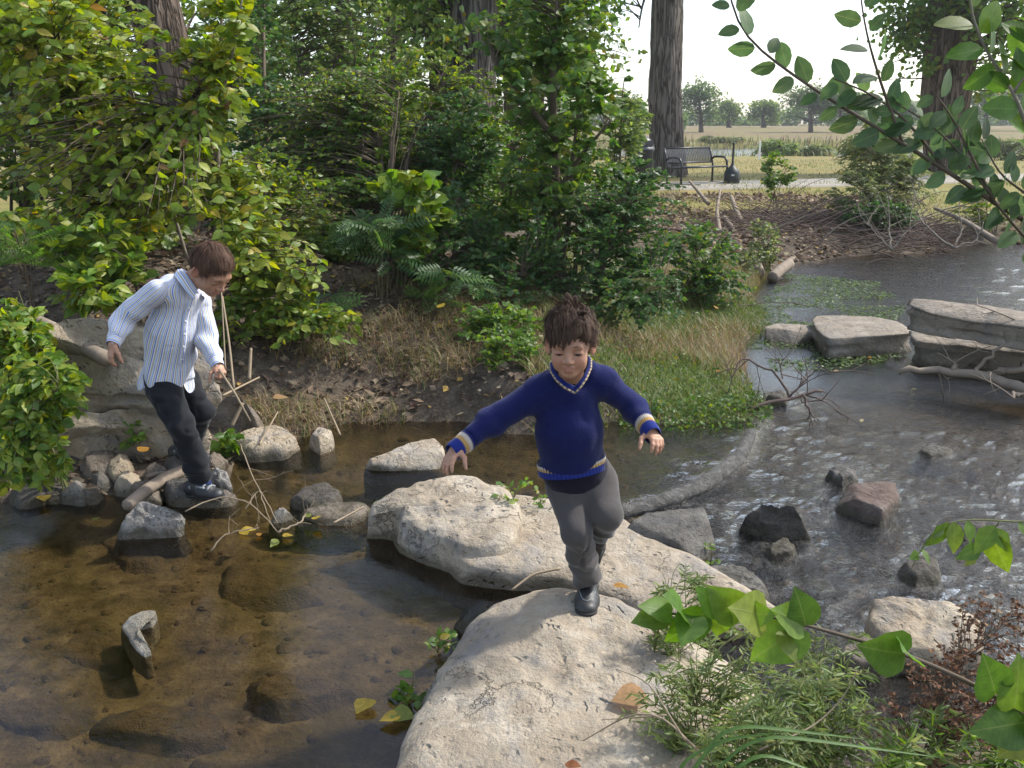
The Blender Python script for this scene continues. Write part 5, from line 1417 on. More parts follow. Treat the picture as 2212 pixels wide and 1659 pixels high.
def lock_mat():
    t = NT('hair_lock')
    c = t.n('Attribute', attribute_name='Col').outputs['Color']
    return t.done(t.bsdf(c, .62, None, .15))
M['lock'] = lock_mat()
def to_obj(name, V, F, mat, parent, origin, col=None, attrs=None):
    o = link(name, mesh_np(name, V - origin, [F], mat, col, True, attrs), parent)
    return o
def ring_tube(name, path, ra, rb, ax, mat, parent, origin, cols=None, n=64, ribs=0, rib_amp=.0, attrs_fn=None):
    """elliptical tube along path; ra along ax, rb across"""
    path = np.asarray(path, float); m = len(path)
    t = np.gradient(path, axis=0); t /= np.linalg.norm(t, axis=1, keepdims=True)
    th = np.arange(n) * 2 * math.pi / n
    V = []
    ra = np.broadcast_to(ra, (m,)); rb = np.broadcast_to(rb, (m,))
    for i in range(m):
        a = unit(ax - t[i] * np.dot(ax, t[i])); b = np.cross(t[i], a)
        rr = 1 + rib_amp * np.cos(ribs * th)
        V.append(path[i] + (np.cos(th) * rr * ra[i])[:, None] * a + (np.sin(th) * rr * rb[i])[:, None] * b)
    V = np.vstack(V)
    i, j = np.meshgrid(np.arange(m - 1), np.arange(n), indexing='ij'); j2 = (j + 1) % n
    F = np.stack([i * n + j, i * n + j2, (i + 1) * n + j2, (i + 1) * n + j], -1).reshape(-1, 4)
    col = np.repeat(np.asarray(cols, float), n, axis=0) if cols is not None else None
    if col is not None and ribs:
        gap = (.78 + .22 * np.cos(ribs * th))
        col = col * np.tile(gap, m)[:, None]
    at = {k: v(m, n) for k, v in attrs_fn.items()} if attrs_fn else None
    return to_obj(name, V, F, mat, parent, origin, col, at)
def surf_along(field, p, d, dist=.12, n=160):
    """first point on the field's surface going from p along d"""
    d = unit(d); ts = np.linspace(0, dist, n)
    v = field.ev(p + ts[:, None] * d)
    k = np.argmax(v < 0)
    return p + d * ts[k] if (v < 0).any() else p + d * dist * .5
def face_details(field, w, B, s, parent, origin):
    f = B[:, 1]
    for g in (-1, 1):
        n1, n2 = 20, 14
        th, ph = np.meshgrid(np.arange(n1) * 2 * math.pi / n1, np.linspace(0.001, math.pi - .001, n2))
        q = np.stack([np.sin(ph) * np.cos(th), np.cos(ph), np.sin(ph) * np.sin(th)], -1).reshape(-1, 3)
        gz_dir = unit(np.array([-.08, .86, -.42]))
        cosang = q @ gz_dir
        col = np.where((cosang > .80)[:, None], (.012, .008, .006), np.where((cosang > .74)[:, None], (.05, .028, .016), (.50, .46, .43)))
        c0 = w(g * .0305, .0640, -.0075)
        V = c0 + (q * .0132 * s) @ B.T
        i, j = np.meshgrid(np.arange(n2 - 1), np.arange(n1), indexing='ij'); j2 = (j + 1) % n1
        Fq = np.stack([i * n1 + j, (i + 1) * n1 + j, (i + 1) * n1 + j2, i * n1 + j2], -1).reshape(-1, 4)
        to_obj('eye', V, Fq, M['eye'], parent, origin, col)
        pts = [surf_along(field, w(g * x, .13, z), -f) - f * .0014 for x, z in ((.013, .0160), (.022, .0195), (.032, .0205), (.042, .0175), (.049, .0125))]
        mb = MB(); mb.tube(smooth_path(np.array(pts) - origin, 12), np.array([.0012, .0024, .0032, .0034, .0034, .0033, .0031, .0028, .0025, .0021, .0016, .0008]) * s, 6)
        mb.build('eyebrow', M['brow'], parent)
        pts = [surf_along(field, w(g * x, .13, z), -f) + f * .0004 for x, z in ((.0165, -.0105), (.023, -.0085), (.031, -.0076), (.039, -.0085), (.0455, -.0105))]
        mb = MB(); mb.tube(smooth_path(np.array(pts) - origin, 12), np.array([.0006, .0011, .0015, .0017, .0019, .0019, .0019, .0018, .0016, .0014, .0011, .0006]) * s, 5)
        mb.build('eyelashes', M['lash'], parent)
def skin_cols(V, c, B, s):
    q = ((V - c) @ B) / s
    col = np.tile(SKIN, (len(V), 1))
    def blend(mask, rgb): col[:] = col * (1 - mask[:, None]) + np.array(rgb) * mask[:, None]
    front = q[:, 1] > .05
    ck = np.exp(-(((np.abs(q[:, 0]) - .034) / .02) ** 2 + ((q[:, 2] + .036) / .02) ** 2)) * front
    blend(ck * .35, (.50, .22, .15))
    lip = np.exp(-np.clip(((q[:, 0] / .0165) ** 4 + ((q[:, 2] + .0592) / .0085) ** 4), 0, 30)) * (q[:, 1] > .07)
    blend(np.clip(lip * 1.0, 0, .55), (.40, .16, .12))
    lid = np.exp(-(((np.abs(q[:, 0]) - .031) / .018) ** 4 + ((q[:, 2] + .004) / .012) ** 4)) * front
    blend(lid * .35, (.33, .17, .12))
    far = np.linalg.norm(V - c, axis=1) > .2
    ear = np.clip((np.abs(q[:, 0]) - .072) / .006, 0, 1) * (~far)
    blend(ear * .5, (.55, .22, .15))
    return col
def hair_build(c, B, s, mat, parent, origin, seed, n, fringe, wisps, lens=(.045, .075), side=1, back_drop=-.06, messy=False, tint=(.05, .03, .02), mop=0.0, slope=.95, fringe_locks=()):
    rng = np.random.default_rng(seed)
    F = Field()
    F.ell(c + B @ (np.array([0, -.016, .034]) * s), np.array([.0755 + mop * .05, .0955, .0825 + mop * .55]) * s, .01, 1, rot=B)
    F.plane(c + B @ (np.array([0, 0, -.020 + .0095]) * s), B @ np.array([0, slope, -1.0]), .012)
    F.plane(c + B @ (np.array([0, 0, -.062]) * s), B @ np.array([0, 0, -1.0]), .01)
    V, Q = F.mesh(.005, lambda P: .006 * fbm((P - c) @ B * np.array([55, 30, 55]), 3, seed) + .004 * vnoise((P - c) @ B * 22, seed + 5))
    V = smooth_mesh(V, Q, 1)
    hair = to_obj('hair', V, Q, mat, parent, origin)
    # locks: tapering ribbons that follow the head
    ctr, rad = np.array([0, -.016, .034]), np.array([.0735 + mop * .08, .093, .081 + mop * .7])
    vs, fs = [], []
    whorl = unit(np.array([.15 * side, -.62, .78]))
    K = 7
    cnt, per = 0, 13
    cols = []
    while cnt < n // per:
        q = rng.normal(0, 1, 3); q /= np.linalg.norm(q)
        p0 = ctr + rad * q
        if p0[2] < -.010 + slope * p0[1] + rng.normal(0, .009) or p0[2] < back_drop: continue
        cnt += 1
        nrm = unit(q / rad)
        flow = q - whorl * q.dot(whorl); flow = unit(flow - nrm * flow.dot(nrm))
        fwd = np.array([.22 * side, 1.0, 0]); fwd = unit(fwd - nrm * fwd.dot(nrm))
        top = np.clip((q[2] - .1) / .6, 0, 1)
        flow = unit(flow * (1 - .55 * top) + fwd * .75 * top + rng.normal(0, .20, 3))
        L0 = rng.uniform(*lens)
        up0 = rng.uniform(.02, .22) + (.55 if messy and q[2] > .1 else .12) * rng.random() ** 2
        wsp = wisps and q[2] > .8 and rng.random() < .26
        if wsp: up0 = rng.uniform(.8, 1.9); L0 *= rng.uniform(.7, 1.15)
        if p0[2] < .045 and p0[1] < .04: L0 *= .34
        if p0[1] > .035: L0 *= rng.uniform(.45, 1.3)
        if messy and p0[1] > .03 and p0[0] < -.012: L0 *= .55
        if not messy and p0[1] > .03: L0 *= .6
        lim = rng.uniform(1.05, 1.15) + (.22 * rng.random() if messy and q[2] > .3 else 0)
        cb = rng.uniform(.65, 1.55)
        tang2 = np.cross(nrm, flow)
        for _ in range(per if not wsp else 6):
            off = (flow * rng.normal(0, .008) + tang2 * rng.normal(0, .0075))
            p = p0 + off
            L = L0 * rng.uniform(.75, 1.1)
            wd = rng.uniform(.0006, .0013) * (.6 if wsp else 1)
            d = unit(flow + nrm * up0 + rng.normal(0, .05, 3))
            P_ = [p.copy()]
            for k in range(K - 1):
                d = unit(d + np.array([0, 0, -1.0]) * (.15 if not wsp else .02) + rng.normal(0, .05, 3) - off * 10 / K)
                p = p + d * L / (K - 1)
                e = (p - ctr) / (rad * 1.06)
                l = np.linalg.norm(e)
                if l < 1: p = ctr + (p - ctr) / l
                elif l > lim and not wsp and p[2] > .01: p = ctr + (p - ctr) * (lim / l)
                P_.append(p.copy())
            P_ = np.array(P_)
            t = np.gradient(P_, axis=0); t /= np.maximum(np.linalg.norm(t, axis=1, keepdims=True), 1e-9)
            nn = (P_ - ctr) / rad ** 2; nn /= np.linalg.norm(nn, axis=1, keepdims=True)
            sd = np.cross(t, nn); sd /= np.maximum(np.linalg.norm(sd, axis=1, keepdims=True), 1e-9)
            ww = wd * np.array([.8, 1, 1, .9, .75, .5, .08])[:, None]
            b0 = len(vs) * 3 * K
            vs.append(np.stack([P_ - sd * ww, P_ + nn * ww * .45, P_ + sd * ww], 1).reshape(-1, 3))
            cols.append(np.tile(np.array(tint) * cb * rng.uniform(.75, 1.25), (3 * K, 1)))
            for k in range(K - 1):
                for j in (0, 1): fs.append((b0 + 3 * k + j, b0 + 3 * k + j + 1, b0 + 3 * k + 4 + j, b0 + 3 * k + 3 + j))
    for (ra, rb, wl, nl) in fringe_locks:          # pointed locks of the fringe
        ra, rb = np.array(ra), np.array(rb)
        cb = rng.uniform(.7, 1.2)
        for _ in range(nl):
            o1 = rng.normal(0, wl, 3) * np.array([1, .4, .6]); o2 = o1 * .12
            m = (ra + rb) / 2 + np.array([0, .022, .018]) + o1 * .8
            tt = np.linspace(0, 1, K)[:, None]
            P_ = (1 - tt) ** 2 * (ra + o1) + 2 * tt * (1 - tt) * m + tt ** 2 * (rb + o2)
            t = np.gradient(P_, axis=0); t /= np.linalg.norm(t, axis=1, keepdims=True)
            nn = (P_ - ctr) / rad ** 2; nn /= np.linalg.norm(nn, axis=1, keepdims=True)
            sd = np.cross(t, nn); sd /= np.maximum(np.linalg.norm(sd, axis=1, keepdims=True), 1e-9)
            ww = .0011 * np.array([.8, 1, 1, .9, .75, .5, .1])[:, None]
            b0 = len(vs) * 3 * K
            vs.append(np.stack([P_ - sd * ww, P_ + nn * ww * .45, P_ + sd * ww], 1).reshape(-1, 3))
            cols.append(np.tile(np.array(tint) * cb * rng.uniform(.75, 1.25), (3 * K, 1)))
            for k in range(K - 1):
                for j in (0, 1): fs.append((b0 + 3 * k + j, b0 + 3 * k + j + 1, b0 + 3 * k + 4 + j, b0 + 3 * k + 3 + j))
    A = np.vstack(vs) * s
    A = c + A @ B.T
    o = to_obj('lock', A, np.array(fs), M['lock'], hair, origin, np.vstack(cols)); o['kind'] = 'stuff'
    o.name = 'hair_locks'
    return hair
def shoe_build(heel, toe, up, parent, origin, L_=None, wide=.036, grey=False, z_fl=None):
    f = unit(np.asarray(toe) - heel); u = unit(np.asarray(up) - f * np.dot(up, f)); x = np.cross(f, u)
    L = np.linalg.norm(np.asarray(toe) - heel)
    P = lambda a, b, c: heel + f * a * L + x * b + u * c
    F = Field()
    F.cone(P(.14, 0, .034), P(.55, 0, .030), wide * .93, wide, .02, flat=(u, .95))
    F.cone(P(.55, 0, .026), P(.84, 0, .022), wide * 1.06, wide * .95, .02, flat=(u, .72))
    F.cone(P(.12, 0, .05), P(.30, 0, .062), wide * .82, wide * .86, .02)
    F.cone(P(.35, 0, .055), P(.62, 0, .038), wide * .62, wide * .55, .02)
    F.plane(P(0, 0, .012), -u, .004)
    V, Q = F.mesh(.005); V = smooth_mesh(V, Q, 1)
    shoe = to_obj('shoe', V, Q, M['shoe'], parent, origin)
    F = Field()
    F.cone(P(.14, 0, .012), P(.55, 0, .012), wide * 1.02, wide * 1.02, .01, flat=(u, .4))
    F.cone(P(.5, 0, .012), P(.86, 0, .012), wide * 1.10, wide * 1.0, .01, flat=(u, .4))
    F.plane(P(0, 0, .018), u, .003); F.plane(P(0, 0, 0), -u, .003)
    V, Q = F.mesh(.005)
    to_obj('sole', V, Q, M['sole'], shoe, origin)
    if grey:
        for a0, b0, a1, b1 in ((.2, 1, .62, .8), (.2, -1, .62, -.8), (.55, .9, .62, -.9), (.68, .9, .72, -.9)):
            mb = MB()
            pts = [P(a0 + (a1 - a0) * k / 6, (b0 + (b1 - b0) * k / 6) * wide * .8, .085 - .015 * a1) for k in range(7)]
            Ff = Field(); 
            mb.tube(np.array([surf_from(shoe, p, -u, origin) for p in pts]) - origin, .006, 6)
            mb.build('shoe_stripe', M['shoe_grey'], shoe)
    else:
        pts = []
        for k in range(13):
            a = -1 + k / 6
            pts.append(surf_from(shoe, P(.86 - .30 * a * a, a * wide * .72, .09), -u, origin))
        mb = MB(); mb.tube(np.array(pts) - origin, .0016, 5); mb.build('toe_seam', M['shoe_grey'], shoe)
    return shoe
def surf_from(o, p, d, origin):
    ok, loc, n, i = o.ray_cast(Vector(p - origin), Vector(unit(d)), distance=.3)
    return np.array(loc) + origin + np.array(n) * .001 if ok else p + unit(d) * .05
def top_of(kind_xy, names):
    """highest point of the given stones at xy"""
    best = -9
    for o in bpy.data.objects:
        if o.type == 'MESH' and o.name.split('.')[0] in names:
            ok, loc, n, i = o.ray_cast(Vector((kind_xy[0], kind_xy[1], 3)) - o.location, Vector((0, 0, -1)))
            if ok: best = max(best, loc.z + o.location.z)
    return best

def tors(F, a, b, wa, da, wb, db, ax, k):
    """elliptic trunk section; ax is the sideways axis"""
    a, b, ax = np.asarray(a, float), np.asarray(b, float), unit(ax)
    def f(P):
        ba = b - a; L2 = ba.dot(ba)
        pa = P - a
        t = np.clip(pa @ ba / L2, 0, 1)
        q = pa - t[:, None] * ba
        x = q @ ax
        y = np.sqrt(np.maximum((q * q).sum(1) - x * x, 0))
        rw = wa + (wb - wa) * t; rd = da + (db - da) * t
        kk = np.sqrt((x / rw) ** 2 + (y / rd) ** 2)
        return (kk - 1) * np.minimum(rw, rd)
    F.p.append((f, (a + b) / 2, np.linalg.norm(b - a) / 2 + max(wa, wb, da, db) + k, k, 1))

def cuff_colours(n, tip=True):
    BLU, TAN, WHT, NAV = (.018, .034, .22), (.52, .33, .11), (.56, .51, .44), (.012, .02, .12)
    out = []
    for i in range(n):
        f = i / (n - 1)
        out.append(NAV if f < .15 else WHT if f < .28 else TAN if f < .46 else BLU)
    return out

def running_boy():
    zr = top_of((D(1268, 1300, 2.96)[0], 2.96), ('boulder',))
    root_p = np.array([D(1268, 1300, 2.96)[0], 2.98, zr])
    root = empty('person', root_p, 'young boy in blue sweater and grey trousers running over the pale boulder, arms out', 'person')
    O = root_p
    s = .94
    hd = D(1231.5, 745, 2.90)
    B = basis((-.13, -1, -.085), roll=R(-1))
    F = Field()
    w = head_field(F, hd, B, s)
    neck0 = hd + B @ np.array([0, -.022, -.06]); neckb = D(1234, 824, 3.0)
    F.cone(neck0, neckb, .040, .043, .03)
    shR, shL = D(1166, 846, 2.985), D(1304, 824, 3.0)
    elR, wrR = D(1066, 908, 2.94), D(988, 968, 2.84)
    elL, wrL = D(1368, 880, 3.02), D(1403, 930, 2.90)
    chest, pel = D(1240, 862, 2.97), D(1248, 1012, 3.03)
    ax = unit(shL - shR)
    tors(F, D(1231, 880, 2.99), D(1232, 960, 3.01), .068, .048, .074, .055, ax, .02)
    tors(F, D(1232, 960, 3.01), pel, .074, .055, .088, .070, ax, .03)
    F.cone(shR + np.array([0, .01, -.01]), shL + np.array([0, .01, -.01]), .026, .026, .02)
    hipR, knR, anR = D(1221, 1045, 3.03), D(1247, 1150, 2.90), D(1270, 1252, 3.02)
    hipL, knL, anL = D(1294, 1040, 3.03), D(1314, 1112, 2.92), D(1290, 1152, 3.13)
    for a, b, c, d in ((hipR, knR, anR, 1), (hipL, knL, anL, 2)):
        F.cone(a, b, .058, .042, .03); F.cone(b, c, .042, .028, .02)
    for a, b, c in ((shR, elR, wrR), (shL, elL, wrL)):
        F.cone(a, b, .028, .024, .02); F.cone(b, c, .024, .019, .015)
    hand_field(F, wrR, D(957, 1012, 2.775) - wrR, (-.55, -.45, .75), -1, .118, (.2, .3, .25), .22, .95)
    hand_field(F, wrL + np.array([0, 0, 0]), D(1432, 968, 2.82) - wrL, (.35, -.35, .9), 1, .118, (.45, .4, .3), .22, .95)
    V, Q = F.mesh(.0027)
    V = smooth_mesh(V, Q, 1, .35)
    to_obj('body', V, Q, M['skin'], root, O, skin_cols(V, hd, B, s))
    face_details(F, w, B, s, root, O)
    hair_build(hd, B, s, M['hair'], root, O, 3, 6500, True, True, side=-1, messy=True, mop=.024, slope=.78, lens=(.05, .085), tint=(.070, .043, .030), fringe_locks=[((.0, .060, .092), (.016, .098, .012), .010, 60), ((.02, .055, .09), (.032, .090, .022), .010, 60), ((.035, .05, .08), (.046, .078, .012), .009, 50), ((.05, .035, .07), (.060, .060, .004), .008, 50), ((-.01, .062, .09), (-.004, .099, .030), .009, 45), ((-.02, .06, .088), (-.022, .094, .040), .008, 40), ((-.045, .04, .075), (-.058, .060, .018), .008, 40), ((.03, .03, .108), (.07, .02, .12), .010, 40), ((-.03, .03, .11), (-.06, .04, .125), .010, 40), ((0, .0, .12), (.01, -.01, .178), .012, 40), ((.012, .0, .12), (.022, .0, .165), .010, 30), ((-.02, -.01, .12), (-.018, -.02, .165), .010, 30)])
    # sweater
    S = Field()
    hem_c = D(1236, 1003, 3.01)
    tors(S, D(1230, 850, 2.985), D(1229, 930, 2.985), .090, .074, .104, .086, ax, .03)
    tors(S, D(1229, 930, 2.985), hem_c + np.array([0, 0, -.02]), .104, .088, .110, .096, ax, .04)
    S.cone(shR, shL, .040, .040, .04)
    S.cone(D(1205, 815, 2.99), D(1268, 803, 2.99), .040, .040, .03)
    S.cone(shR, elR, .047, .046, .05); S.cone(elR, elR + (wrR - elR) * .56, .046, .037, .03)
    S.cone(shL, elL, .045, .041, .05); S.cone(elL, elL + (wrL - elL) * .5, .041, .037, .03)
    hem_n = unit(np.array([.14, -.10, -1]))
    S.plane(hem_c + np.array([0, 0, -.012]), hem_n, .006)
    S.plane(D(1285, 1004, 2.93), np.array([.62, -.15, -.75]), .006)
    # V neck opening
    nk = unit(neck0 - neckb)
    S.cone(D(1233, 808, 2.945), D(1234, 770, 2.945), .052, .062, .01, -1)
    S.cone(D(1240, 836, 2.875), D(1236, 800, 2.92), .006, .036, .008, -1)
    def wr(P):
        q = (P - chest)
        return .004 * fbm(q * np.array([9, 9, 16]), 3, 4) + .0045 * (1 - 2 * np.abs(vnoise(q * np.array([9., 6., 15.]) + 1.5 * fbm(q * 6, 2, 3)[:, None], 9))) * (.35 + .65 * np.abs(vnoise(q * 4, 2))) + .006 * np.sin((P - elR) @ np.array([60., 10., 50.])) * np.exp(-((P - elR) ** 2).sum(1) / .006) + .006 * np.sin((P - elL) @ np.array([-50., 10., 60.])) * np.exp(-((P - elL) ** 2).sum(1) / .005)
    V, Q = S.mesh(.0055, wr); V = smooth_mesh(V, Q, 1)
    sw = to_obj('sweater', V, Q, M['navy_knit'], root, O)
    # cuffs
    for el_, wr_, e0, e1, rr in ((elR, wrR, .70, 1.16, (.037, .0325)), (elL, wrL, .60, 1.22, (.037, .033))):
        p = np.array([el_ + (wr_ - el_) * t for t in np.linspace(e0, e1, 12)])
        r = np.interp(np.linspace(0, 1, 12), [0, .25, .45, 1], [rr[0] * 1.02, rr[0], rr[1] * 1.04, rr[1]])
        r2 = r.copy(); r2[-1] *= .93
        ring_tube('cuff', p, r2, r2 * .86, np.array([0, -.5, 1.0]), M['knit_band'], sw, O, cuff_colours(12), 96, 30, .03)
    # hem: a ribbed band that follows the sweater's lower edge
    n = 12
    dn = hem_n
    p = np.array([hem_c + np.array([0, 0, -.012]) - dn * (.034 - .046 * t) for t in np.linspace(0, 1, n)])
    hr = np.linspace(.1165, .1150, n); hdp = np.linspace(.1005, .098, n)
    ring_tube('hem_band', p, hr, hdp, ax, M['knit_band'], sw, O, cuff_colours(n), 160, 52, .012)
    # collar: ribbed band and the pale beaded line round the V
    def vcurve(sc, dz):
        pts = []
        for (u, v, y) in ((1242, 848, 2.872), (1222, 838, 2.868), (1203, 822, 2.885), (1190, 802, 2.925), (1188, 786, 2.97), (1200, 776, 3.02), (1235, 768, 3.045), (1264, 766, 3.02), (1276, 776, 2.97), (1276, 795, 2.925), (1266, 818, 2.885), (1254, 836, 2.868)):
            pts.append(D(u, v, y))
        pts = np.array(pts + [pts[0]])
        c0 = pts[:-1].mean(axis=0)
        q = c0 + (pts - c0) * sc
        return resample(q, 110) + np.array([0, 0, dz])
    for k_, nm in ((0, 'collar'),):
        c1, c2 = vcurve(1.0, 0), vcurve(.86, .012)
        mid = (c1 + c2) / 2 + np.array([0, -.004, .006])
        nvert = len(c1)
        Vv = np.vstack([c1, mid, c2, c2 + np.array([0, .012, -.012])])
        Ff = [[r_ * nvert + i, r_ * nvert + i + 1, (r_ + 1) * nvert + i + 1, (r_ + 1) * nvert + i] for r_ in range(3) for i in range(nvert - 1)]
        rib = (.55 + .45 * (np.arange(nvert) % 2))[:, None]
        to_obj('collar', Vv, np.array(Ff), M['knit_band'], sw, O, np.vstack([np.array([(.014, .024, .15)]) * rib] * 4))
        mb = MB()
        a = vcurve(1.02, 0)
        mb.tube(a - O, .0034, 7, cap=False, col=(.62, .50, .36))
        cc = np.repeat(np.where((np.arange(len(a)) % 3 == 0)[:, None], (.06, .05, .07), (.46, .36, .24)), 7, axis=0)
        mb.C = [cc]
        mb.build('collar_trim', M['knit_band'], sw, colours=True)
    # undershirt
    U = Field()
    tors(U, D(1230, 858, 2.995), D(1238, 1000, 3.015), .070, .052, .102, .084, ax, .03)
    tors(U, D(1238, 990, 3.015), D(1244, 1022, 3.02), .104, .086, .110, .092, ax, .03)
    U.cone(D(1234, 834, 2.985), D(1234, 815, 2.99), .046, .045, .02)
    V, Q = U.mesh(.006, lambda P: .004 * fbm(P * 14, 3, 6)); V = smooth_mesh(V, Q, 1)
    to_obj('undershirt', V, Q, M['undershirt'], root, O)
    # trousers
    T = Field()
    tors(T, D(1250, 1008, 3.03), D(1252, 1040, 3.035), .098, .084, .104, .088, ax, .04)
    T.cone(hipR, knR, .064, .051, .035); T.cone(knR, D(1263, 1232, 2.99), .050, .045, .02); T.cone(D(1260, 1215, 2.985), D(1271, 1250, 3.0), .045, .053, .02)
    T.cone(hipL, knL, .062, .050, .035); T.cone(knL, anL, .050, .044, .02)
    T.plane(D(1271, 1258, 3.0), np.array([.12, -.1, -1]), .004)
    kk = knR
    def wt(P):
        q = P - kk
        low = sstep(.06, -.10, q[:, 2])
        long_ = np.sin(np.arctan2(q[:, 1] + .02, q[:, 0] - .02) * 5 + 2.5 * vnoise(q * 9, 5) + q[:, 2] * 9)
        rings_ = np.sin(q[:, 2] * 75 + 3.0 * vnoise(q * 10, 8) + q[:, 0] * 30)
        return .0035 * fbm(q * 13, 3, 7) + low * (.0055 * long_ + .004 * rings_) + (1 - low) * .0025 * np.sin(q @ np.array([40., 10., 28.]) + 3 * vnoise(q * 6, 4))
    V, Q = T.mesh(.005, wt); V = smooth_mesh(V, Q, 1)
    to_obj('trousers', V, Q, M['charcoal'], root, O)
    heel = np.array([D(1272, 1280, 3.06)[0], 3.075, zr]); toe = np.array([D(1265, 1318, 2.89)[0], 2.885, 0])
    toe[2] = top_of(toe[:2] + np.array([0, .02]), ('boulder',)) ; heel[2] = top_of(heel[:2], ('boulder',))
    shoe_build(heel + np.array([0, 0, -.008]), toe + np.array([0, 0, -.008]), (0, 0, 1), root, O, wide=.039)
    h2 = anL + np.array([.0, .055, .02]); t2 = anL + np.array([-.02, .035, -.135])
    shoe_build(h2, t2, (.1, -.9, .3), root, O, wide=.037)
    return root

def stick_boy():
    ztop = top_of(D(450, 1052, 4.45)[:2], ('rock',))
    heelN, toeN = D(424, 1052, 4.44), D(478, 1054, 4.40)
    zf = max(top_of(toeN[:2] * .4 + heelN[:2] * .6, ('rock',)), .03)
    root_p = np.array([D(450, 1052, 4.43)[0], 4.44, zf])
    root = empty('person', root_p, 'older boy in blue and white striped shirt and black trousers holding a stick', 'person')
    O = root_p
    s = 1.07
    fw = np.array([math.cos(R(31)), -math.sin(R(31)), 0])
    B = basis(fw * math.cos(R(38)) + np.array([0, 0, -math.sin(R(38))]), roll=R(0))
    ear = np.array([.076, -.012, -.008]) * s
    hd = D(422, 588, 4.33) - B @ ear
    F = Field()
    w = head_field(F, hd, B, s)
    neck0 = hd + B @ np.array([0, -.035, -.05]); neckb = D(398, 618, 4.46)
    F.cone(neck0, neckb, .045, .050, .03)
    shR, shL = D(340, 628, 4.34), D(432, 648, 4.56)
    elR, wrR = D(266, 690, 4.36), D(245, 742, 4.26)
    elL, wrL = D(446, 735, 4.52), D(470, 790, 4.40)
    pel = D(366, 815, 4.58); chest = D(388, 665, 4.47)
    tf = unit(np.array([math.cos(R(42)), -math.sin(R(42)), -.25])); ax = unit(shR - shL)
    tors(F, chest + np.array([0, .02, -.03]), pel, .090, .062, .10, .075, ax, .02)
    F.cone(shR + np.array([0, .015, -.01]), shL + np.array([0, .015, -.01]), .034, .034, .02)
    hipN, knN, anN = D(348, 828, 4.50), D(392, 920, 4.38), D(432, 1030, 4.45)
    hipF, knF, anF = D(396, 822, 4.66), D(434, 890, 4.60), D(400, 985, 4.80)
    for a, b, c in ((hipN, knN, anN), (hipF, knF, anF)):
        F.cone(a, b, .066, .048, .03); F.cone(b, c, .048, .032, .02)
    for a, b, c in ((shR, elR, wrR), (shL, elL, wrL)):
        F.cone(a, b, .038, .032, .02); F.cone(b, c, .031, .023, .015)
    hand_field(F, wrR, D(236, 782, 4.24) - wrR, (-.75, -.65, .1), -1, .135, (.3, .45, .4), .06, .45)
    gripP = D(478, 806, 4.36)
    hand_field(F, wrL, D(481, 815, 4.33) - wrL, (.55, -.75, .2), 1, .13, (.9, 1.1, .8), .05, .5, grip=True)
    V, Q = F.mesh(.0035)
    V = smooth_mesh(V, Q, 1, .35)
    to_obj('body', V, Q, M['skin'], root, O, skin_cols(V, hd, B, s))
    face_details(F, w, B, s, root, O)
    hair_build(hd, B, s, M['hair2'], root, O, 8, 6000, True, False, lens=(.055, .085), side=1, back_drop=-.045, tint=(.085, .048, .031))
    # shirt body
    S = Field()
    hem = D(358, 812, 4.57)
    tors(S, D(385, 640, 4.47), D(372, 720, 4.50), .108, .092, .118, .104, ax, .04)
    tors(S, D(372, 720, 4.50), hem + np.array([0, 0, -.06]), .118, .106, .138, .122, ax, .05)
    S.cone(shR + (shL - shR) * .06, shL - (shL - shR) * .06, .050, .050, .05)
    S.cone(D(372, 618, 4.44), D(402, 618, 4.50), .055, .05, .04)
    # curved shirt tail
    S.plane(hem + np.array([0, 0, -.035]), np.array([.10, .05, -1]), .01)
    def wr(P):
        q = P - hem
        return .005 * fbm(q * np.array([8, 8, 11]), 3, 14) + .009 * np.sin(q @ np.array([18., -16., 15.]) + 3.5 * vnoise(q * 5, 19)) * sstep(.42, .05, q[:, 2])
    V, Q = S.mesh(.006, wr); V = smooth_mesh(V, Q, 1)
    tfh = unit(np.array([tf[0], tf[1], 0])); sxh = np.array([-tfh[1], tfh[0], 0])
    q = V - (hem + (chest - hem) * np.clip(((V - hem) @ (chest - hem)) / ((chest - hem) @ (chest - hem)), 0, 1.2)[:, None])
    th = np.arctan2(q @ sxh, q @ tfh)
    sh = to_obj('shirt', V, Q, M['shirt'], root, O, None, dict(stripe=th * .122 + 1.0))
    # shirt tails front and back: hanging flaps
    for nm, a0, a1, drop, rr in (('shirt_tail', -.75, .15, .115, 1.03), ('shirt_tail', .2, 1.0, .05, 1.02)):
        A = np.linspace(a0, a1, 26); rows = 8
        Vv, st = [], []
        for r_ in range(rows):
            f = r_ / (rows - 1)
            for a in A:
                e = (a - a0) / (a1 - a0)
                dz = drop * (1 - (2 * e - 1) ** 2) ** .8
                d_ = tfh * math.cos(a) * .128 + (-np.cross(np.array([0, 0, 1.0]), tfh)) * 0
                sx = np.array([-tfh[1], tfh[0], 0])
                d_ = tfh * math.cos(a) * .118 + sx * math.sin(a) * .133
                Vv.append(hem + np.array([.0, 0, -.005]) + d_ * rr * (1 + .03 * math.sin(a * 9) * f) + np.array([0, 0, -.03 - (dz) * f + .045 * (1 - f)]))
                st.append(a * .122 + 1.0)
        Vv = np.array(Vv); m = len(A)
        Ff = [[r_ * m + i, r_ * m + i + 1, (r_ + 1) * m + i + 1, (r_ + 1) * m + i] for r_ in range(rows - 1) for i in range(m - 1)]
        to_obj(nm, Vv, np.array(Ff), M['shirt'], sh, O, None, dict(stripe=np.array(st)))
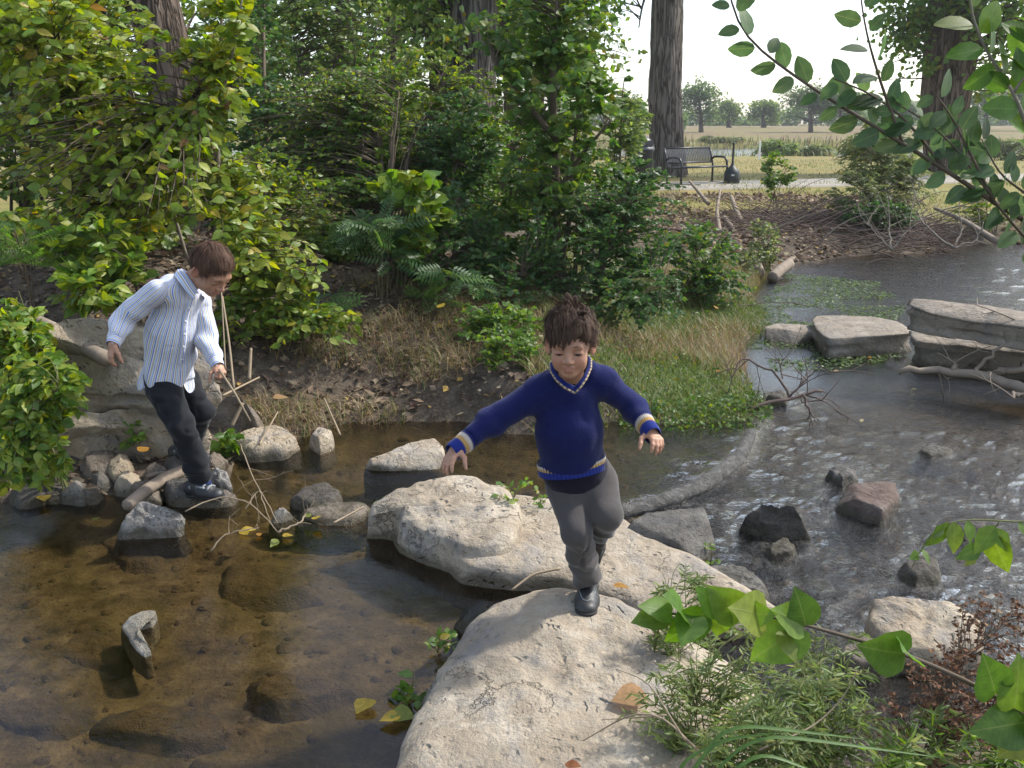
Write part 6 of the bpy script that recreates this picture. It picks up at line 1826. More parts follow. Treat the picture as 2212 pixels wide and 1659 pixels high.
    # sleeves
    for a, b, c, sd, yo in ((shR, elR, wrR, 15, .055), (shL, elL, wrL, 25, .050)):
        S = Field()
        S.cone(a, b, yo, .052, .05); S.cone(b, b + (c - b) * .66, .053, .043, .03)
        def ws(P, b=b, sd=sd):
            q = P - b
            return .005 * fbm(q * 15, 3, sd) + .007 * np.sin(q @ np.array([35., 15., 55.]) + 3 * vnoise(q * 8, sd)) * np.exp(-(q * q).sum(1) / .02)
        V, Q = S.mesh(.0055, ws); V = smooth_mesh(V, Q, 1)
        st = np.zeros(len(V))
        d1 = np.linalg.norm(V - a, axis=1); d2 = np.linalg.norm(V - c, axis=1)
        axd = np.where((d1 < d2)[:, None], unit(b - a), unit(c - b))
        ref = np.array([0, 1.0, .3]); e1 = ref - axd * (axd @ ref)[:, None]; e1 /= np.linalg.norm(e1, axis=1)[:, None]
        e2 = np.cross(axd, e1)
        q = V - b
        th = np.arctan2((q * e2).sum(1), (q * e1).sum(1))
        sl = to_obj('sleeve', V, Q, M['shirt'], sh, O, None, dict(stripe=th * .058 + 1))
        p = np.array([b + (c - b) * t for t in np.linspace(.66, 1.06, 8)])
        r = np.array([.046, .040, .0385, .038, .038, .038, .0375, .035])
        ring_tube('cuff', p, r, r * .85, np.array([.3, -.5, 1.0]), M['shirt'], sl, O, None, 40, 0, 0, dict(stripe=lambda m, n: np.repeat(np.linspace(0, .062, m), n) + 1))
        bp = p[5] + unit(np.array([.2, -1, .1])) * .034
        mb = MB(); mb.lathe([(0, .002), (.005, .002), (.0055, 0)], 10, bp - O); mb.build('button', M['button'], sl)
    # collar: two pointed leaves round the neck
    cp = [(388, 598, 4.42), (398, 590, 4.45), (412, 596, 4.55), (424, 618, 4.56), (426, 640, 4.50)]
    top = smooth_path(px_path([(430, 634, 4.37), (421, 618, 4.37), (408, 598, 4.385), (396, 583, 4.42), (392, 580, 4.48), (402, 584, 4.545), (420, 600, 4.57), (434, 626, 4.52), (436, 638, 4.46)]), 40)
    low = smooth_path(px_path([(417, 645, 4.345), (404, 632, 4.345), (390, 612, 4.35), (377, 596, 4.40), (376, 592, 4.50), (392, 594, 4.58), (418, 610, 4.61), (438, 636, 4.56), (446, 650, 4.48)]), 40)
    midc = (top + low) / 2 + np.array([0, -.008, .012])
    Vv = np.vstack([top, midc, low]); m = 40
    Ff = np.array([[r_ * m + i, r_ * m + i + 1, (r_ + 1) * m + i + 1, (r_ + 1) * m + i] for r_ in range(2) for i in range(m - 1)])
    st = np.concatenate([np.zeros(m), np.full(m, .022), np.full(m, .044)]) + 1 + np.tile(np.linspace(0, .02, m), 3)
    to_obj('collar', Vv, Ff, M['shirt'], sh, O, None, dict(stripe=st))
    # placket and buttons down the front
    pts = smooth_path(px_path([(432, 650, 4.36), (424, 680, 4.355), (413, 715, 4.37), (404, 750, 4.40), (404, 790, 4.41)]), 16)
    pts = np.array([surf_from(sh, p - tfh * -.12, -tfh, O) for p in pts])
    sx = np.array([-tfh[1], tfh[0], 0])
    Vv = np.vstack([pts - sx * .014 + tfh * .001, pts - sx * .0135 + tfh * .005, pts + sx * .0135 + tfh * .005, pts + sx * .014 + tfh * .001]); m = 16
    Ff = np.array([[r_ * m + i, r_ * m + i + 1, (r_ + 1) * m + i + 1, (r_ + 1) * m + i] for r_ in range(3) for i in range(m - 1)])
    to_obj('placket', Vv, Ff, M['shirt'], sh, O, None, dict(stripe=np.repeat(np.array([0, .005, .03, .035]), m) + 1))
    for k in (2, 5, 8, 11, 14):
        mb = MB(); mb.add(*[None]) if False else mb.tube(np.array([pts[k] + tfh * .004, pts[k] + tfh * .0075]) - O, .0055, 10)
        mb.build('button', M['button'], sh)
    # trousers
    T = Field()
    tors(T, D(364, 800, 4.57), D(366, 830, 4.58), .112, .098, .118, .10, ax, .04)
    T.cone(hipN, knN, .088, .066, .035); T.cone(knN, D(424, 1005, 4.42), .065, .060, .02); T.cone(D(420, 990, 4.42), D(430, 1030, 4.44), .060, .062, .02)
    T.cone(hipF, knF, .084, .062, .035); T.cone(knF, anF, .062, .060, .02)
    T.plane(D(430, 1040, 4.45), np.array([-.15, .05, -1]), .004)
    def wt(P):
        q = P - knN
        return .005 * fbm(q * 11, 3, 27) + .006 * (1 - 2 * np.abs(vnoise(q * np.array([14., 14., 22.]), 31))) + .005 * np.sin(q @ np.array([20., 20., 55.]) + 4 * vnoise(q * 7, 28)) * (.4 + .6 * np.abs(vnoise(q * 5, 3)))
    V, Q = T.mesh(.006, wt); V = smooth_mesh(V, Q, 1)
    to_obj('trousers', V, Q, M['black_cloth'], root, O)
    h = np.array([heelN[0], heelN[1], zf + .004]); t_ = np.array([toeN[0], toeN[1], zf + .004])
    h = h + (h - t_) * .35
    shoe_build(h, t_, (0, -.1, 1), root, O, wide=.041, grey=True)
    z2 = gz(*D(400, 1000, 4.82)[:2])
    h2, t2 = D(372, 1000, 4.83), D(454, 1003, 4.78)
    h2[2] = t2[2] = max(z2, .0) + .03
    shoe_build(h2, t2, (0, -.1, 1), root, O, wide=.041, grey=True)
    # sock above the front shoe
    mb = MB(); mb.tube(np.array([anN + [0.012, -.01, .03], anN + [.022, -.012, -.045]]) - O, [.036, .038], 16); mb.build('sock', simple_mat('blue_grey_sock', (.05, .08, .20), .9, .1, var=.5, scale=60), root)
    # the stick in his hand: a thing of its own
    a, b = D(473, 797, 4.345), D(541, 910, 4.22)
    mb = MB(); mb.tube(np.array([a, (a + b) / 2 + np.array([.004, 0, .004]), b]) - a, [.0055, .005, .004], 8)
    o = mb.build('stick', M['reed']); o.location = Vector(a)
    tag(o, 'thin straight pale stick held in the hand of the boy in the striped shirt', 'stick')
    return root
running_boy()
stick_boy()
# ------------------------------------------------------------------ ground cover, dead wood, furniture, foreground twigs
def scatter_land(n, rng, poly_px, zz=0.0):
    """random points on the ground inside a pixel polygon (taken at level zz)"""
    poly = px_poly(poly_px, zz)
    pa = np.array(poly)
    lo, hi = pa.min(0), pa.max(0)
    P = rng.uniform(lo, hi, (n * 3, 2))
    P = P[poly_sd(P, poly) < 0][:n]
    z, d, md = ground_z(P)
    return np.column_stack([P, z]), d
def build_cover():
    rng = np.random.default_rng(7)
    # fallen leaves and litter on the left bank and under the thicket
    P, d = scatter_land(26000, rng, [(-200, 560), (400, 560), (900, 600), (1180, 660), (1200, 960), (1000, 935), (850, 930), (690, 965), (500, 1000), (480, 1080), (0, 1100), (-300, 1080)], .35)
    P = P[d > .03][:15000]; n = len(P)
    P[:, 2] += rng.uniform(.002, .025, n)
    tag(leaves_joined('leaf_litter', 'small', P, rng.normal(0, 1, (n, 3)) * [1, 1, .35], rng.normal(0, .5, (n, 3)) + [0, -.1, .8], rng.uniform(.025, .085, n), pick_cols(rng, LITTER, n), mat='dry_leaf'), 'brown fallen leaves covering the bank', kind='stuff')
    # dead grass stalks hanging over the bank edge
    def blades(name, P, h, lean, w, pal, label, mat='grass', segs=3, seed=0, bend=.5):
        r = np.random.default_rng(seed)
        n = len(P)
        a = r.uniform(0, 2 * math.pi, n)
        dr = np.column_stack([np.cos(a), np.sin(a), np.zeros(n)])
        sd = np.column_stack([-np.sin(a), np.cos(a), np.zeros(n)])
        H = h * r.uniform(.45, 1.2, n); Ln = lean * r.uniform(.2, 1.3, n) * H
        V = []
        for k in range(segs + 1):
            t = k / segs
            c = P + dr * (Ln * t ** 1.8)[:, None] + np.array([0, 0, 1]) * (H * (t - bend * .5 * t * t))[:, None]
            ww = (w * (1 - t * .92))
            V += [c - sd * ww, c + sd * ww]
        V = np.stack(V, 1)
        m = 2 * (segs + 1)
        off = (np.arange(n) * m)[:, None]
        F = np.vstack([np.stack([off[:, 0] + 2 * k, off[:, 0] + 2 * k + 1, off[:, 0] + 2 * k + 3, off[:, 0] + 2 * k + 2], 1) for k in range(segs)])
        me = mesh_np(name, V.reshape(-1, 3), [F], M[mat], np.repeat(pick_cols(r, pal, n), m, 0), smooth=False)
        o = link(name, me); tag(o, label, kind='stuff'); return o
    DRY = [((.34, .26, .13), 5), ((.24, .17, .09), 4), ((.42, .34, .19), 2), ((.15, .10, .055), 3)]
    GRN = [((.075, .13, .025), 5), ((.11, .17, .03), 4), ((.17, .19, .045), 2), ((.28, .24, .09), 1)]
    P, d = scatter_land(9000, rng, [(480, 760), (900, 680), (1200, 700), (1150, 970), (850, 940), (690, 970), (540, 980)], .3)
    P = P[(d > -.02)]; P = P[vnoise(P * [2, 2, 0] + 4, 6) > -.35][:7000]
    blades('green_weeds_grass', P[::3], .16, 1.0, .003, GRN, 'green grass and weeds on the brown bank', seed=11)
    blades('dry_grass', P, .24, 1.2, .0022, DRY, 'dry straw-coloured grass hanging over the bank edge', seed=1, bend=1.3)
    P, d = scatter_land(60000, rng, [(1140, 640), (1500, 600), (1660, 560), (1700, 640), (1660, 905), (1560, 945), (1340, 940), (1180, 975), (1130, 860)], .12)
    k = (d > -.06)
    Pg = P[k]
    g = vnoise(Pg * [1.6, 1.6, 0], 12)
    blades('grass', Pg[g > -.35][:17000], .11, .9, .0032, GRN, 'green grass on the low spit beside the weir', seed=2)
    blades('dry_grass', Pg[g < .05][:7500], .19, .9, .0025, DRY + GRN[2:], 'straw coloured grass mixed into the green spit', seed=3)
    # low broad-leaved creeper on the spit and cress at the water's edge
    kk = Pg[(fbm(Pg * [1.1, 1.1, 0] + 9, 2, 15) > -.02)][:5200]; n = len(kk)
    kk = kk + np.column_stack([rng.normal(0, .02, (n, 2)), rng.uniform(.01, .09, n)])
    tag(leaves_joined('creeper_leaves', 'small', kk, rng.normal(0, 1, (n, 3)) * [1, 1, .4], rng.normal(0, .45, (n, 3)) + [.1, -.3, .8], rng.uniform(.015, .038, n), pick_cols(rng, YOLIVE + GREEN_M, n) * .72), 'low green creeping plants on the spit', kind='stuff')
    P, d = scatter_land(9000, rng, [(1560, 760), (1655, 640), (1700, 590), (1900, 610), (1960, 660), (1900, 740), (1960, 770), (1800, 800), (1640, 800)], 0.0)
    P[:, 2] = .006; q = vnoise(P * [1.3, 2.2, 0], 44) - .5 * sstep(1.6, 4.0, P[:, 0] - .25 * (P[:, 1] - 6)) 
    P = P[(q > -.32) & (d < .06)][:5200]; n = len(P)
    tag(leaves_joined('water_cress_leaves', 'small', P, rng.normal(0, 1, (n, 3)) * [1, 1, .1], rng.normal(0, .22, (n, 3)) + [0, -.05, 1], rng.uniform(.02, .05, n), pick_cols(rng, [((.10, .17, .05), 5), ((.14, .20, .07), 4), ((.06, .10, .03), 3)], n)), 'floating green cress leaves on the pond', kind='stuff')
    P, d = scatter_land(5000, rng, [(1330, 900), (1560, 880), (1660, 870), (1670, 915), (1560, 950), (1340, 950)], .03)
    P = P[d > -.12][:900]; n = len(P); P[:, 2] = np.maximum(P[:, 2], 0) + rng.uniform(.01, .09, n)
    tag(leaves_joined('edge_plant_leaves', 'ovate', P, rng.normal(0, 1, (n, 3)) * [1, 1, .5], rng.normal(0, .4, (n, 3)) + [.1, -.3, .8], rng.uniform(.02, .042, n), pick_cols(rng, GREEN_M, n) * .8), 'green leafy plants along the edge of the spit', kind='stuff')
    # far bank and the meadow by the path
    P, d = scatter_land(30000, rng, [(1300, 440), (1480, 415), (1800, 408), (2300, 400), (2400, 520), (2100, 525), (2000, 548), (1680, 570), (1500, 560), (1250, 560)], .3)
    P = P[(d > .05)]
    m1 = vnoise(P * [.7, .7, 0], 55)
    blades('bank_grass', P[(m1 > .05)][:3800], .16, .9, .006, DRY[1:2] + GRN[:3], 'rough grass on the far bank', seed=4)
    L_ = P[(m1 < .3) & (P[:, 1] < 19.2)][:8000]; n = len(L_); L_[:, 2] += rng.uniform(.005, .05, n)
    tag(leaves_joined('far_bank_litter', 'small', L_, rng.normal(0, 1, (n, 3)) * [1, 1, .35], rng.normal(0, .5, (n, 3)) + [0, -.2, .8], rng.uniform(.05, .12, n), pick_cols(rng, LITTER, n), mat='dry_leaf'), 'dead leaves on the far bank', kind='stuff')
    x = rng.uniform(-12, 24, 9000); y = rng.uniform(24.2, 48, 9000)
    P = np.column_stack([x, y, gzs(np.column_stack([x, y]))])
    P = P[np.abs(P[:, 1] - np.interp(P[:, 0], pl[:, 0], pl[:, 1])) > 1.5]
    blades('meadow_grass', P, .10, 1.0, .012, [((.22,.17,.07),4)] + GRN, 'mown dry grass behind the path', seed=5)
    x = rng.uniform(9, 30, 900); y = rng.uniform(55.5, 58.4, 900)
    blades('river_reeds', np.column_stack([x, y, gzs(np.column_stack([x, y]))]), .42, .5, .03, [((.30, .27, .13), 4), ((.17, .19, .07), 4)], 'pale reeds along the near edge of the river', seed=6)
    x = rng.uniform(-20, 60, 3400); y = rng.uniform(79, 84, 3400)
    blades('far_bank_grass', np.column_stack([x, y, gzs(np.column_stack([x, y]))]), .8, .6, .05, [((.20, .19, .09), 4), ((.13, .16, .06), 4), ((.18, .12, .07), 2)], 'rough grass on the far river bank', seed=7)
    # weeds round the humped boulder and on the left bank
    for i, (u, v, y0, n, sz, pal, lb) in enumerate([(470, 935, 5.05, 60, .07, GREEN_B, 'low leafy green plant between the stones right of the boy with the stick'), (290, 975, 4.85, 40, .05, GREEN_B, 'low green plant with a yellow leaf under the pitted pale rock'), (925, 1015, 4.3, 16, .03, GREEN_B, 'tiny fern in the crack between the two pale rocks'), (830, 1050, 4.25, 14, .04, GREEN_B, 'small green plant at the upper edge of the humped boulder'), (1108, 1092, 3.98, 26, .032, GREEN_M, 'little weed growing in the crack beside the humped boulder'), (1165, 1072, 4.1, 22, .03, GREEN_M, 'little weed at the upper edge of the flat slab'), (1535, 1195, 3.75, 10, .03, GREEN_B, 'sprig of weed at the foot of the flat grey stone'), (880, 1545, 2.75, 9, .045, GREEN_M, 'sprig with green leaves at the left edge of the foreground boulder'), (945, 1400, 3.05, 6, .035, GREEN_M, 'tiny sprig on the left flank of the foreground boulder')]):
        c = D(u, v, y0)
        zb = max(top_of(c[:2], ('boulder', 'flat_rock', 'rock')), gz(c[0], c[1]), 0)
        base = np.array([c[0], c[1], min(zb, c[2] + .03) - .005])
        r_ = .035 + .012 * math.sqrt(n)
        plant('weed', base, [[base, base + [.01, 0, r_ * .8]]], [(base + np.array([0, 0, r_ * .9]), np.array([r_ * 1.3, r_, r_ * .8]), 1)], max(4, int(n / 5)), 5, 'ovate', sz, pal, lb, 'plant', seed=300 + i, r0=.003, single=20, bark='stem_green', br_r=.0022)

def heap_twigs():
    rng = np.random.default_rng(21)
    g = D(1800, 530, 14.4); base = np.array([g[0], 14.3, gz(g[0], 14.3)])
    root = empty('brush_pile', base, 'heap of dead grey-brown twigs on the far bank at the pond edge', 'brush pile')
    mb = MB()
    ang = []
    for k in range(900):
        u, v = rng.uniform(1590, 2050), 0
        v = rng.normal(512, 24)
        if u > 1900: v = rng.normal(520, 14)
        y = 13.6 + (560 - v) / 60 * 1.6 + rng.normal(0, .25)
        p = D(u, v, y); p[2] = max(p[2], gz(p[0], p[1]) + rng.uniform(0, .12))
        a = rng.normal(0, .55) + (math.pi if rng.random() < .5 else 0)
        d = np.array([math.cos(a), rng.normal(0, .35), rng.normal(.08, .25)])
        L = rng.uniform(.3, 1.1)
        mb.tube(curve3(p - base, p + d * L - base, rng, lift=rng.uniform(-.05, .2), wob=.13, n=6), np.linspace(.008, .002, 6) * rng.uniform(.4, 1.2), 4, cap=False)
    o = mb.build('twig_tangle', M['twig'], root); o['kind'] = 'stuff'
    for k in range(40):                   # bigger branches that can be picked apart
        u, v = rng.uniform(1600, 1960), rng.normal(510, 26)
        y = 13.6 + (560 - v) / 60 * 1.6
        p = D(u, v, y); p[2] = max(p[2], gz(p[0], p[1]) + .03)
        a = rng.normal(0, .5); d = np.array([math.cos(a), rng.normal(0, .3), rng.normal(.1, .25)]); L = rng.uniform(.6, 1.6)
        mb = MB(); mb.tube(curve3(p - base, p + d * L - base, rng, lift=.08, wob=.10, n=8), np.linspace(.014, .004, 8), 6)
        mb.build('branch', M['twig'] if k % 3 else M['pale_stem'], root)
def dead_wood(name, paths, mat, label, cat='branch', n=14):
    """paths: [(list of (u,v,y) or 3-vectors, r0, r1)]"""
    P0 = np.array(D(*paths[0][0][0]))
    root = empty(name, P0, label, cat)
    for i, (pp, r0, r1) in enumerate(paths):
        q = smooth_path([D(*p) for p in pp], n)
        mb = MB(); mb.tube(q - P0, np.linspace(r0, r1, n), 8 if r0 > .012 else 5)
        mb.build('stem' if i == 0 else 'side_twig', M[mat], root)
    return root
def twiggy(name, main, nsub, sub_len, mat, label, seed, r0, sub_r=.006, cat='branch', depth2=2):
    rng = np.random.default_rng(seed)
    P0 = np.array(D(*main[0][0][0]))
    root = empty(name, P0, label, cat)
    for i, (pp, a, b) in enumerate(main):
        q = smooth_path([D(*p) for p in pp], 14); q[1:-1] += rng.normal(0, a * .6, (12, 3))
        mb = MB(); mb.tube(q - P0, np.linspace(a, b, 14), 7); mb.build('limb', M[mat], root)
        for k in range(nsub):
            s = q[rng.integers(3, 14)]
            d = unit(q[-1] - q[0]) * .5 + rng.normal(0, .6, 3); d[2] += .1
            e = s + unit(d) * sub_len * rng.uniform(.4, 1.2)
            c = curve3(s, e, rng, lift=.05, wob=.08, n=7)
            mb = MB(); mb.tube(c - P0, np.linspace(sub_r, sub_r * .35, 7), 4, cap=False)
            for j in range(depth2):
                s2 = c[rng.integers(2, 6)]; e2 = s2 + unit(d * .6 + rng.normal(0, .6, 3)) * sub_len * rng.uniform(.2, .6)
                mb.tube(curve3(s2, e2, rng, lift=.05, wob=.08, n=5) - P0, np.linspace(sub_r * .6, sub_r * .2, 5), 4, cap=False)
            mb.build('twig', M[mat], root)
    return root

def build_wood():
    heap_twigs()
    dead_wood('log', [([(1668, 600, 11.4), (1690, 580, 11.7), (1705, 570, 11.9)], .07, .07)], 'drift', 'short pale log end lying at the pond edge below the twig heap', 'log')
    dead_wood('log', [([(1640, 590, 11.6), (1630, 555, 12.6), (1628, 520, 13.6)], .075, .05)], 'drift', 'grey leaning log on the grassy bank left of the pond', 'log')
    dead_wood('log', [([(1700, 570, 12.9), (1735, 540, 13.7)], .05, .045)], 'drift', 'small pale stick of wood poking out of the twig heap', 'log')
    dead_wood('log', [([(1555, 500, 13.8), (1548, 455, 15), (1556, 410, 16)], .034, .02)], 'drift', 'upright forked grey branch at the left end of the far bank', 'log')
    dead_wood('log', [([(1530, 440, 15.5), (1510, 415, 16.5), (1490, 392, 17.5)], .034, .024)], 'drift', 'grey branch leaning on the far bank below the bench', 'log')
    dead_wood('log', [([(1602, 480, 14.8), (1588, 450, 15.6), (1580, 425, 16.3)], .045, .036)], 'drift', 'broken grey log standing out of the far bank', 'log')
    dead_wood('log', [([(1590, 505, 14.2), (1565, 470, 15.0)], .045, .036)], 'drift', 'short grey log beside the broken standing log', 'log')
    dead_wood('log', [([(2150, 520, 13.2), (2080, 475, 14.6), (2020, 450, 15.8)], .05, .03)], 'drift', 'long dead branch sloping down the far bank at the right', 'log')
    twiggy('dead_shrub', [([(1925, 540, 13.4), (1922, 500, 13.6), (1920, 440, 13.8)], .02, .005), ([(1925, 540, 13.4), (1890, 500, 13.6), (1860, 470, 13.8)], .012, .004), ([(1925, 540, 13.4), (1960, 500, 13.5), (1990, 470, 13.6)], .012, .004)], 6, .6, 'pale_stem', 'bare pale shrub standing at the far edge of the pond', 31, .02, cat='shrub')
    twiggy('dead_shrub', [([(2060, 535, 13.2), (2010, 500, 13.4), (1970, 450, 13.8)], .02, .005), ([(2060, 535, 13.2), (2080, 490, 13.4), (2070, 455, 13.6)], .014, .004), ([(2060, 535, 13.2), (2110, 520, 13.2), (2125, 480, 13.4)], .014, .004)], 5, .6, 'pale_stem', 'bare arching shrub at the far edge of the pond, right side', 32, .02, cat='shrub')
    twiggy('dead_branch', [([(1560, 902, 5.85), (1650, 870, 5.9), (1705, 858, 5.95), (1775, 845, 6.0)], .014, .010), ([(1705, 858, 5.95), (1690, 815, 6.05), (1650, 790, 6.1), (1605, 768, 6.1), (1590, 780, 6.05), (1572, 850, 6.0)], .010, .003), ([(1708, 855, 5.95), (1740, 820, 6.0), (1775, 790, 6.0)], .008, .003), ([(1735, 852, 5.95), (1752, 900, 5.85), (1750, 925, 5.8)], .010, .004), ([(1692, 818, 6.05), (1685, 790, 6.1), (1690, 770, 6.1)], .006, .002), ([(1740, 852, 6), (1790, 870, 5.95), (1820, 900, 5.9)], .006, .002)], 5, .28, 'twig', 'reddish brown dead branch with bare twigs lying in the water by the spit', 33, .014, sub_r=.004)
    twiggy('driftwood_branch', [([(1940, 805, 6.6), (2000, 800, 6.6), (2060, 800, 6.55), (2120, 815, 6.45), (2240, 850, 6.2)], .02, .045), ([(2060, 800, 6.55), (2065, 785, 6.6)], .02, .01), ([(2120, 812, 6.45), (2170, 800, 6.45), (2240, 790, 6.4)], .03, .02), ([(2110, 805, 6.5), (2150, 760, 6.5), (2220, 690, 6.5)], .015, .008), ([(2240, 850, 6.2), (2200, 845, 6.1), (2190, 860, 6.0)], .02, .012)], 2, .35, 'drift', 'pale driftwood branch in the water below the stacked slabs', 34, .04, sub_r=.007)
    dead_wood('twig', [([(1790, 805, 6.7), (1840, 800, 6.75), (1890, 810, 6.7)], .006, .003), ([(1840, 800, 6.75), (1870, 785, 6.8)], .004, .002)], 'twig', 'thin twig floating in the pond outlet', 'twig')
    twiggy('twig', [([(1560, 665, 9.2), (1680, 650, 9.4), (1780, 668, 9.2)], .006, .003)], 3, .3, 'twig', 'thin bare twig in the pond in front of the flat-topped slab', 35, .006, sub_r=.003)
    # left bank
    dead_wood('driftwood_stick', [([(275, 1092, 4.2), (320, 1055, 4.4), (365, 1028, 4.6), (400, 1015, 4.75)], .030, .034), ([(365, 1028, 4.58), (345, 1022, 4.65), (318, 1030, 4.6)], .018, .012)], 'drift', 'thick weathered stick leaning on the stones left of the boy with the stick', 'stick')
    dead_wood('log', [([(25, 670, 5.2), (110, 705, 5.1), (180, 750, 4.95), (230, 775, 4.85)], .030, .045)], 'drift', 'long grey-brown log leaning across the huge buff boulder', 'log')
    for i, (pp, r, lb) in enumerate([([(505, 840, 5.3), (495, 740, 5.5), (480, 640, 5.7)], .008, 'thick dry cane standing behind the hand with the stick'), ([(487, 800, 5.35), (482, 700, 5.5), (478, 630, 5.6)], .005, 'thin dry cane left of the thick dry cane'), ([(538, 820, 5.5), (542, 752, 5.6)], .012, 'broken dry cane stump on the bank'), ([(500, 920, 4.95), (525, 870, 5.0)], .012, 'short pale flat stick behind the rounded boulder'), ([(480, 855, 5.2), (560, 815, 5.6)], .008, 'dry cane lying on the bank'), ([(735, 940, 5.3), (700, 860, 5.6)], .007, 'thin stick leaning on the brown bank'), ([(405, 560, 6.9), (372, 450, 6.9), (330, 278, 6.8)], .013, 'thin pale dead stem leaning in front of the young tree'), ([(1210, 1228, 3.45), (1150, 1240, 3.42), (1105, 1275, 3.35)], .006, 'beaded dry stalk lying by the flat slab'), ([(560, 960, 5.0), (600, 890, 5.4)], .006, 'thin dry stalk among the dead grass'), ([(720, 1130, 3.95), (785, 1095, 4.1)], .006, 'pale straw lying by the low flat brown stone')]):
        dead_wood('dry_cane', [(pp, r, r * .75)], 'reed' if i not in (6,) else 'pale_stem', lb, 'stick')
    twiggy('bare_twig', [([(400, 1105, 4.05), (470, 1070, 4.15), (540, 1080, 4.1), (600, 1150, 3.95)], .004, .002), ([(520, 960, 4.6), (545, 1030, 4.35), (580, 1090, 4.1), (600, 1130, 4.0)], .003, .002), ([(455, 1190, 3.85), (480, 1155, 3.9), (560, 1140, 3.95)], .004, .002), ([(530, 1100, 4.1), (560, 1050, 4.2), (570, 1090, 4.1), (590, 1140, 4.0)], .003, .0015), ([(600, 1150, 3.95), (650, 1128, 4.0), (660, 1110, 4.05)], .006, .004)], 3, .14, 'reed', 'tangle of thin pale twigs in the water right of the front shoe', 36, .004, sub_r=.0018)

def fallen_leaves():
    rng = np.random.default_rng(13)
    YEL, ORG, TANC, GRNL = (.55, .40, .06), (.45, .24, .05), (.42, .27, .14), (.22, .27, .05)
    items = [(95, 1085, .01, .075, YEL, 'round', 'yellow leaf on the dark water at the left bank'), (520, 1145, .012, .07, YEL, 'ovate', 'yellow leaf leftmost in the floating cluster'), (535, 1155, .012, .085, YEL, 'ovate', 'largest yellow leaf in the floating cluster'), (560, 1158, .012, .05, ORG, 'ovate', 'orange leaf in the floating cluster'), (600, 1165, .012, .07, GRNL, 'ovate', 'green leaf at the right of the floating cluster'), (610, 1158, .014, .05, YEL, 'round', 'small yellow leaf at the right of the floating cluster'),
             (680, 1122, .045, .055, YEL, 'round', 'yellow leaf on the low flat brown stone'), (672, 1115, .045, .045, GRNL, 'round', 'small green leaf on the low flat brown stone'), (800, 1510, .015, .085, YEL, 'round', 'yellow heart-shaped leaf floating left of the foreground boulder'), (845, 1540, .02, .085, GRNL, 'round', 'second yellow-green leaf on the floating twig left of the foreground boulder'), (865, 1545, .02, .07, YEL, 'round', 'third yellow leaf on the floating twig by the foreground boulder'),
             (300, 975, .20, .07, ORG, 'round', 'orange leaf on the low green plant'), (480, 968, .08, .10, (.25, .11, .06), 'ovate', 'red-brown wet leaf by the rear shoe of the boy with the stick'), (375, 1092, .012, .07, (.28, .24, .06), 'lance', 'narrow olive leaf floating by the mottled boulder'), (200, 1125, .012, .06, GRNL, 'ovate', 'green leaf floating left of the mottled boulder'), (958, 662, .62, .075, YEL, 'round', 'bright orange-yellow leaf caught on the thicket'), (1545, 665, .2, .06, ORG, 'round', 'orange leaf on the grassy spit'), (1555, 800, .12, .05, ORG, 'round', 'orange leaf lying in the grass of the spit'), (1768, 545, .1, .07, YEL, 'round', 'yellow leaf at the far edge of the pond'),
             (1860, 912, .005, .05, (.5, .42, .2), 'ovate', 'pale leaf drifting in the stream right of the dead branch'), (1875, 770, .005, .05, ORG, 'ovate', 'orange leaf drifting by the flat-topped slab'), (1800, 800, .005, .05, TANC, 'ovate', 'tan leaf drifting in the pond outlet'), (1980, 840, .005, .05, (.5, .42, .2), 'ovate', 'pale leaf drifting by the driftwood'), (1325, 1265, .24, .06, ORG, 'round', 'orange leaf on the boulder right of the running boy'), (1395, 1500, .215, .11, TANC, 'round', 'curled tan dry leaf on the foreground boulder'), (590, 860, .34, .09, TANC, 'round', 'dry tan leaf on the brown bank'), (30, 870, .30, .10, YEL, 'round', 'yellow leaf caught in the bright green weed'), (15, 815, .5, .10, YEL, 'ovate', 'yellow leaf above the other one in the bright green weed'), (1220, 1650, .2, .05, (.3, .13, .06), 'ovate', 'small red-brown leaf on the foreground boulder'), (1690, 1400, .06, .05, ORG, 'round', 'orange leaf by the low brownish stone')]
    for i, (u, v, z, sz, c, sh, lb) in enumerate(items):
        p = W(u, v, z)
        zt = top_of(p[:2], ('boulder', 'flat_rock', 'rock'))
        if zt > .01 and v > 900: p[2] = max(p[2], zt + .006) if abs(zt - z) < .12 else z
        d = unit(np.array([rng.normal(), rng.normal(), .05]))
        up = np.array([rng.normal(0, .25), rng.normal(0, .25) - .2, 1.0])
        o = leaf_object(sh, p, d, up, sz, np.array(c), None, np.zeros(3), 'fallen_leaf')
        tag(o, lb, 'leaf', 'fallen leaves')

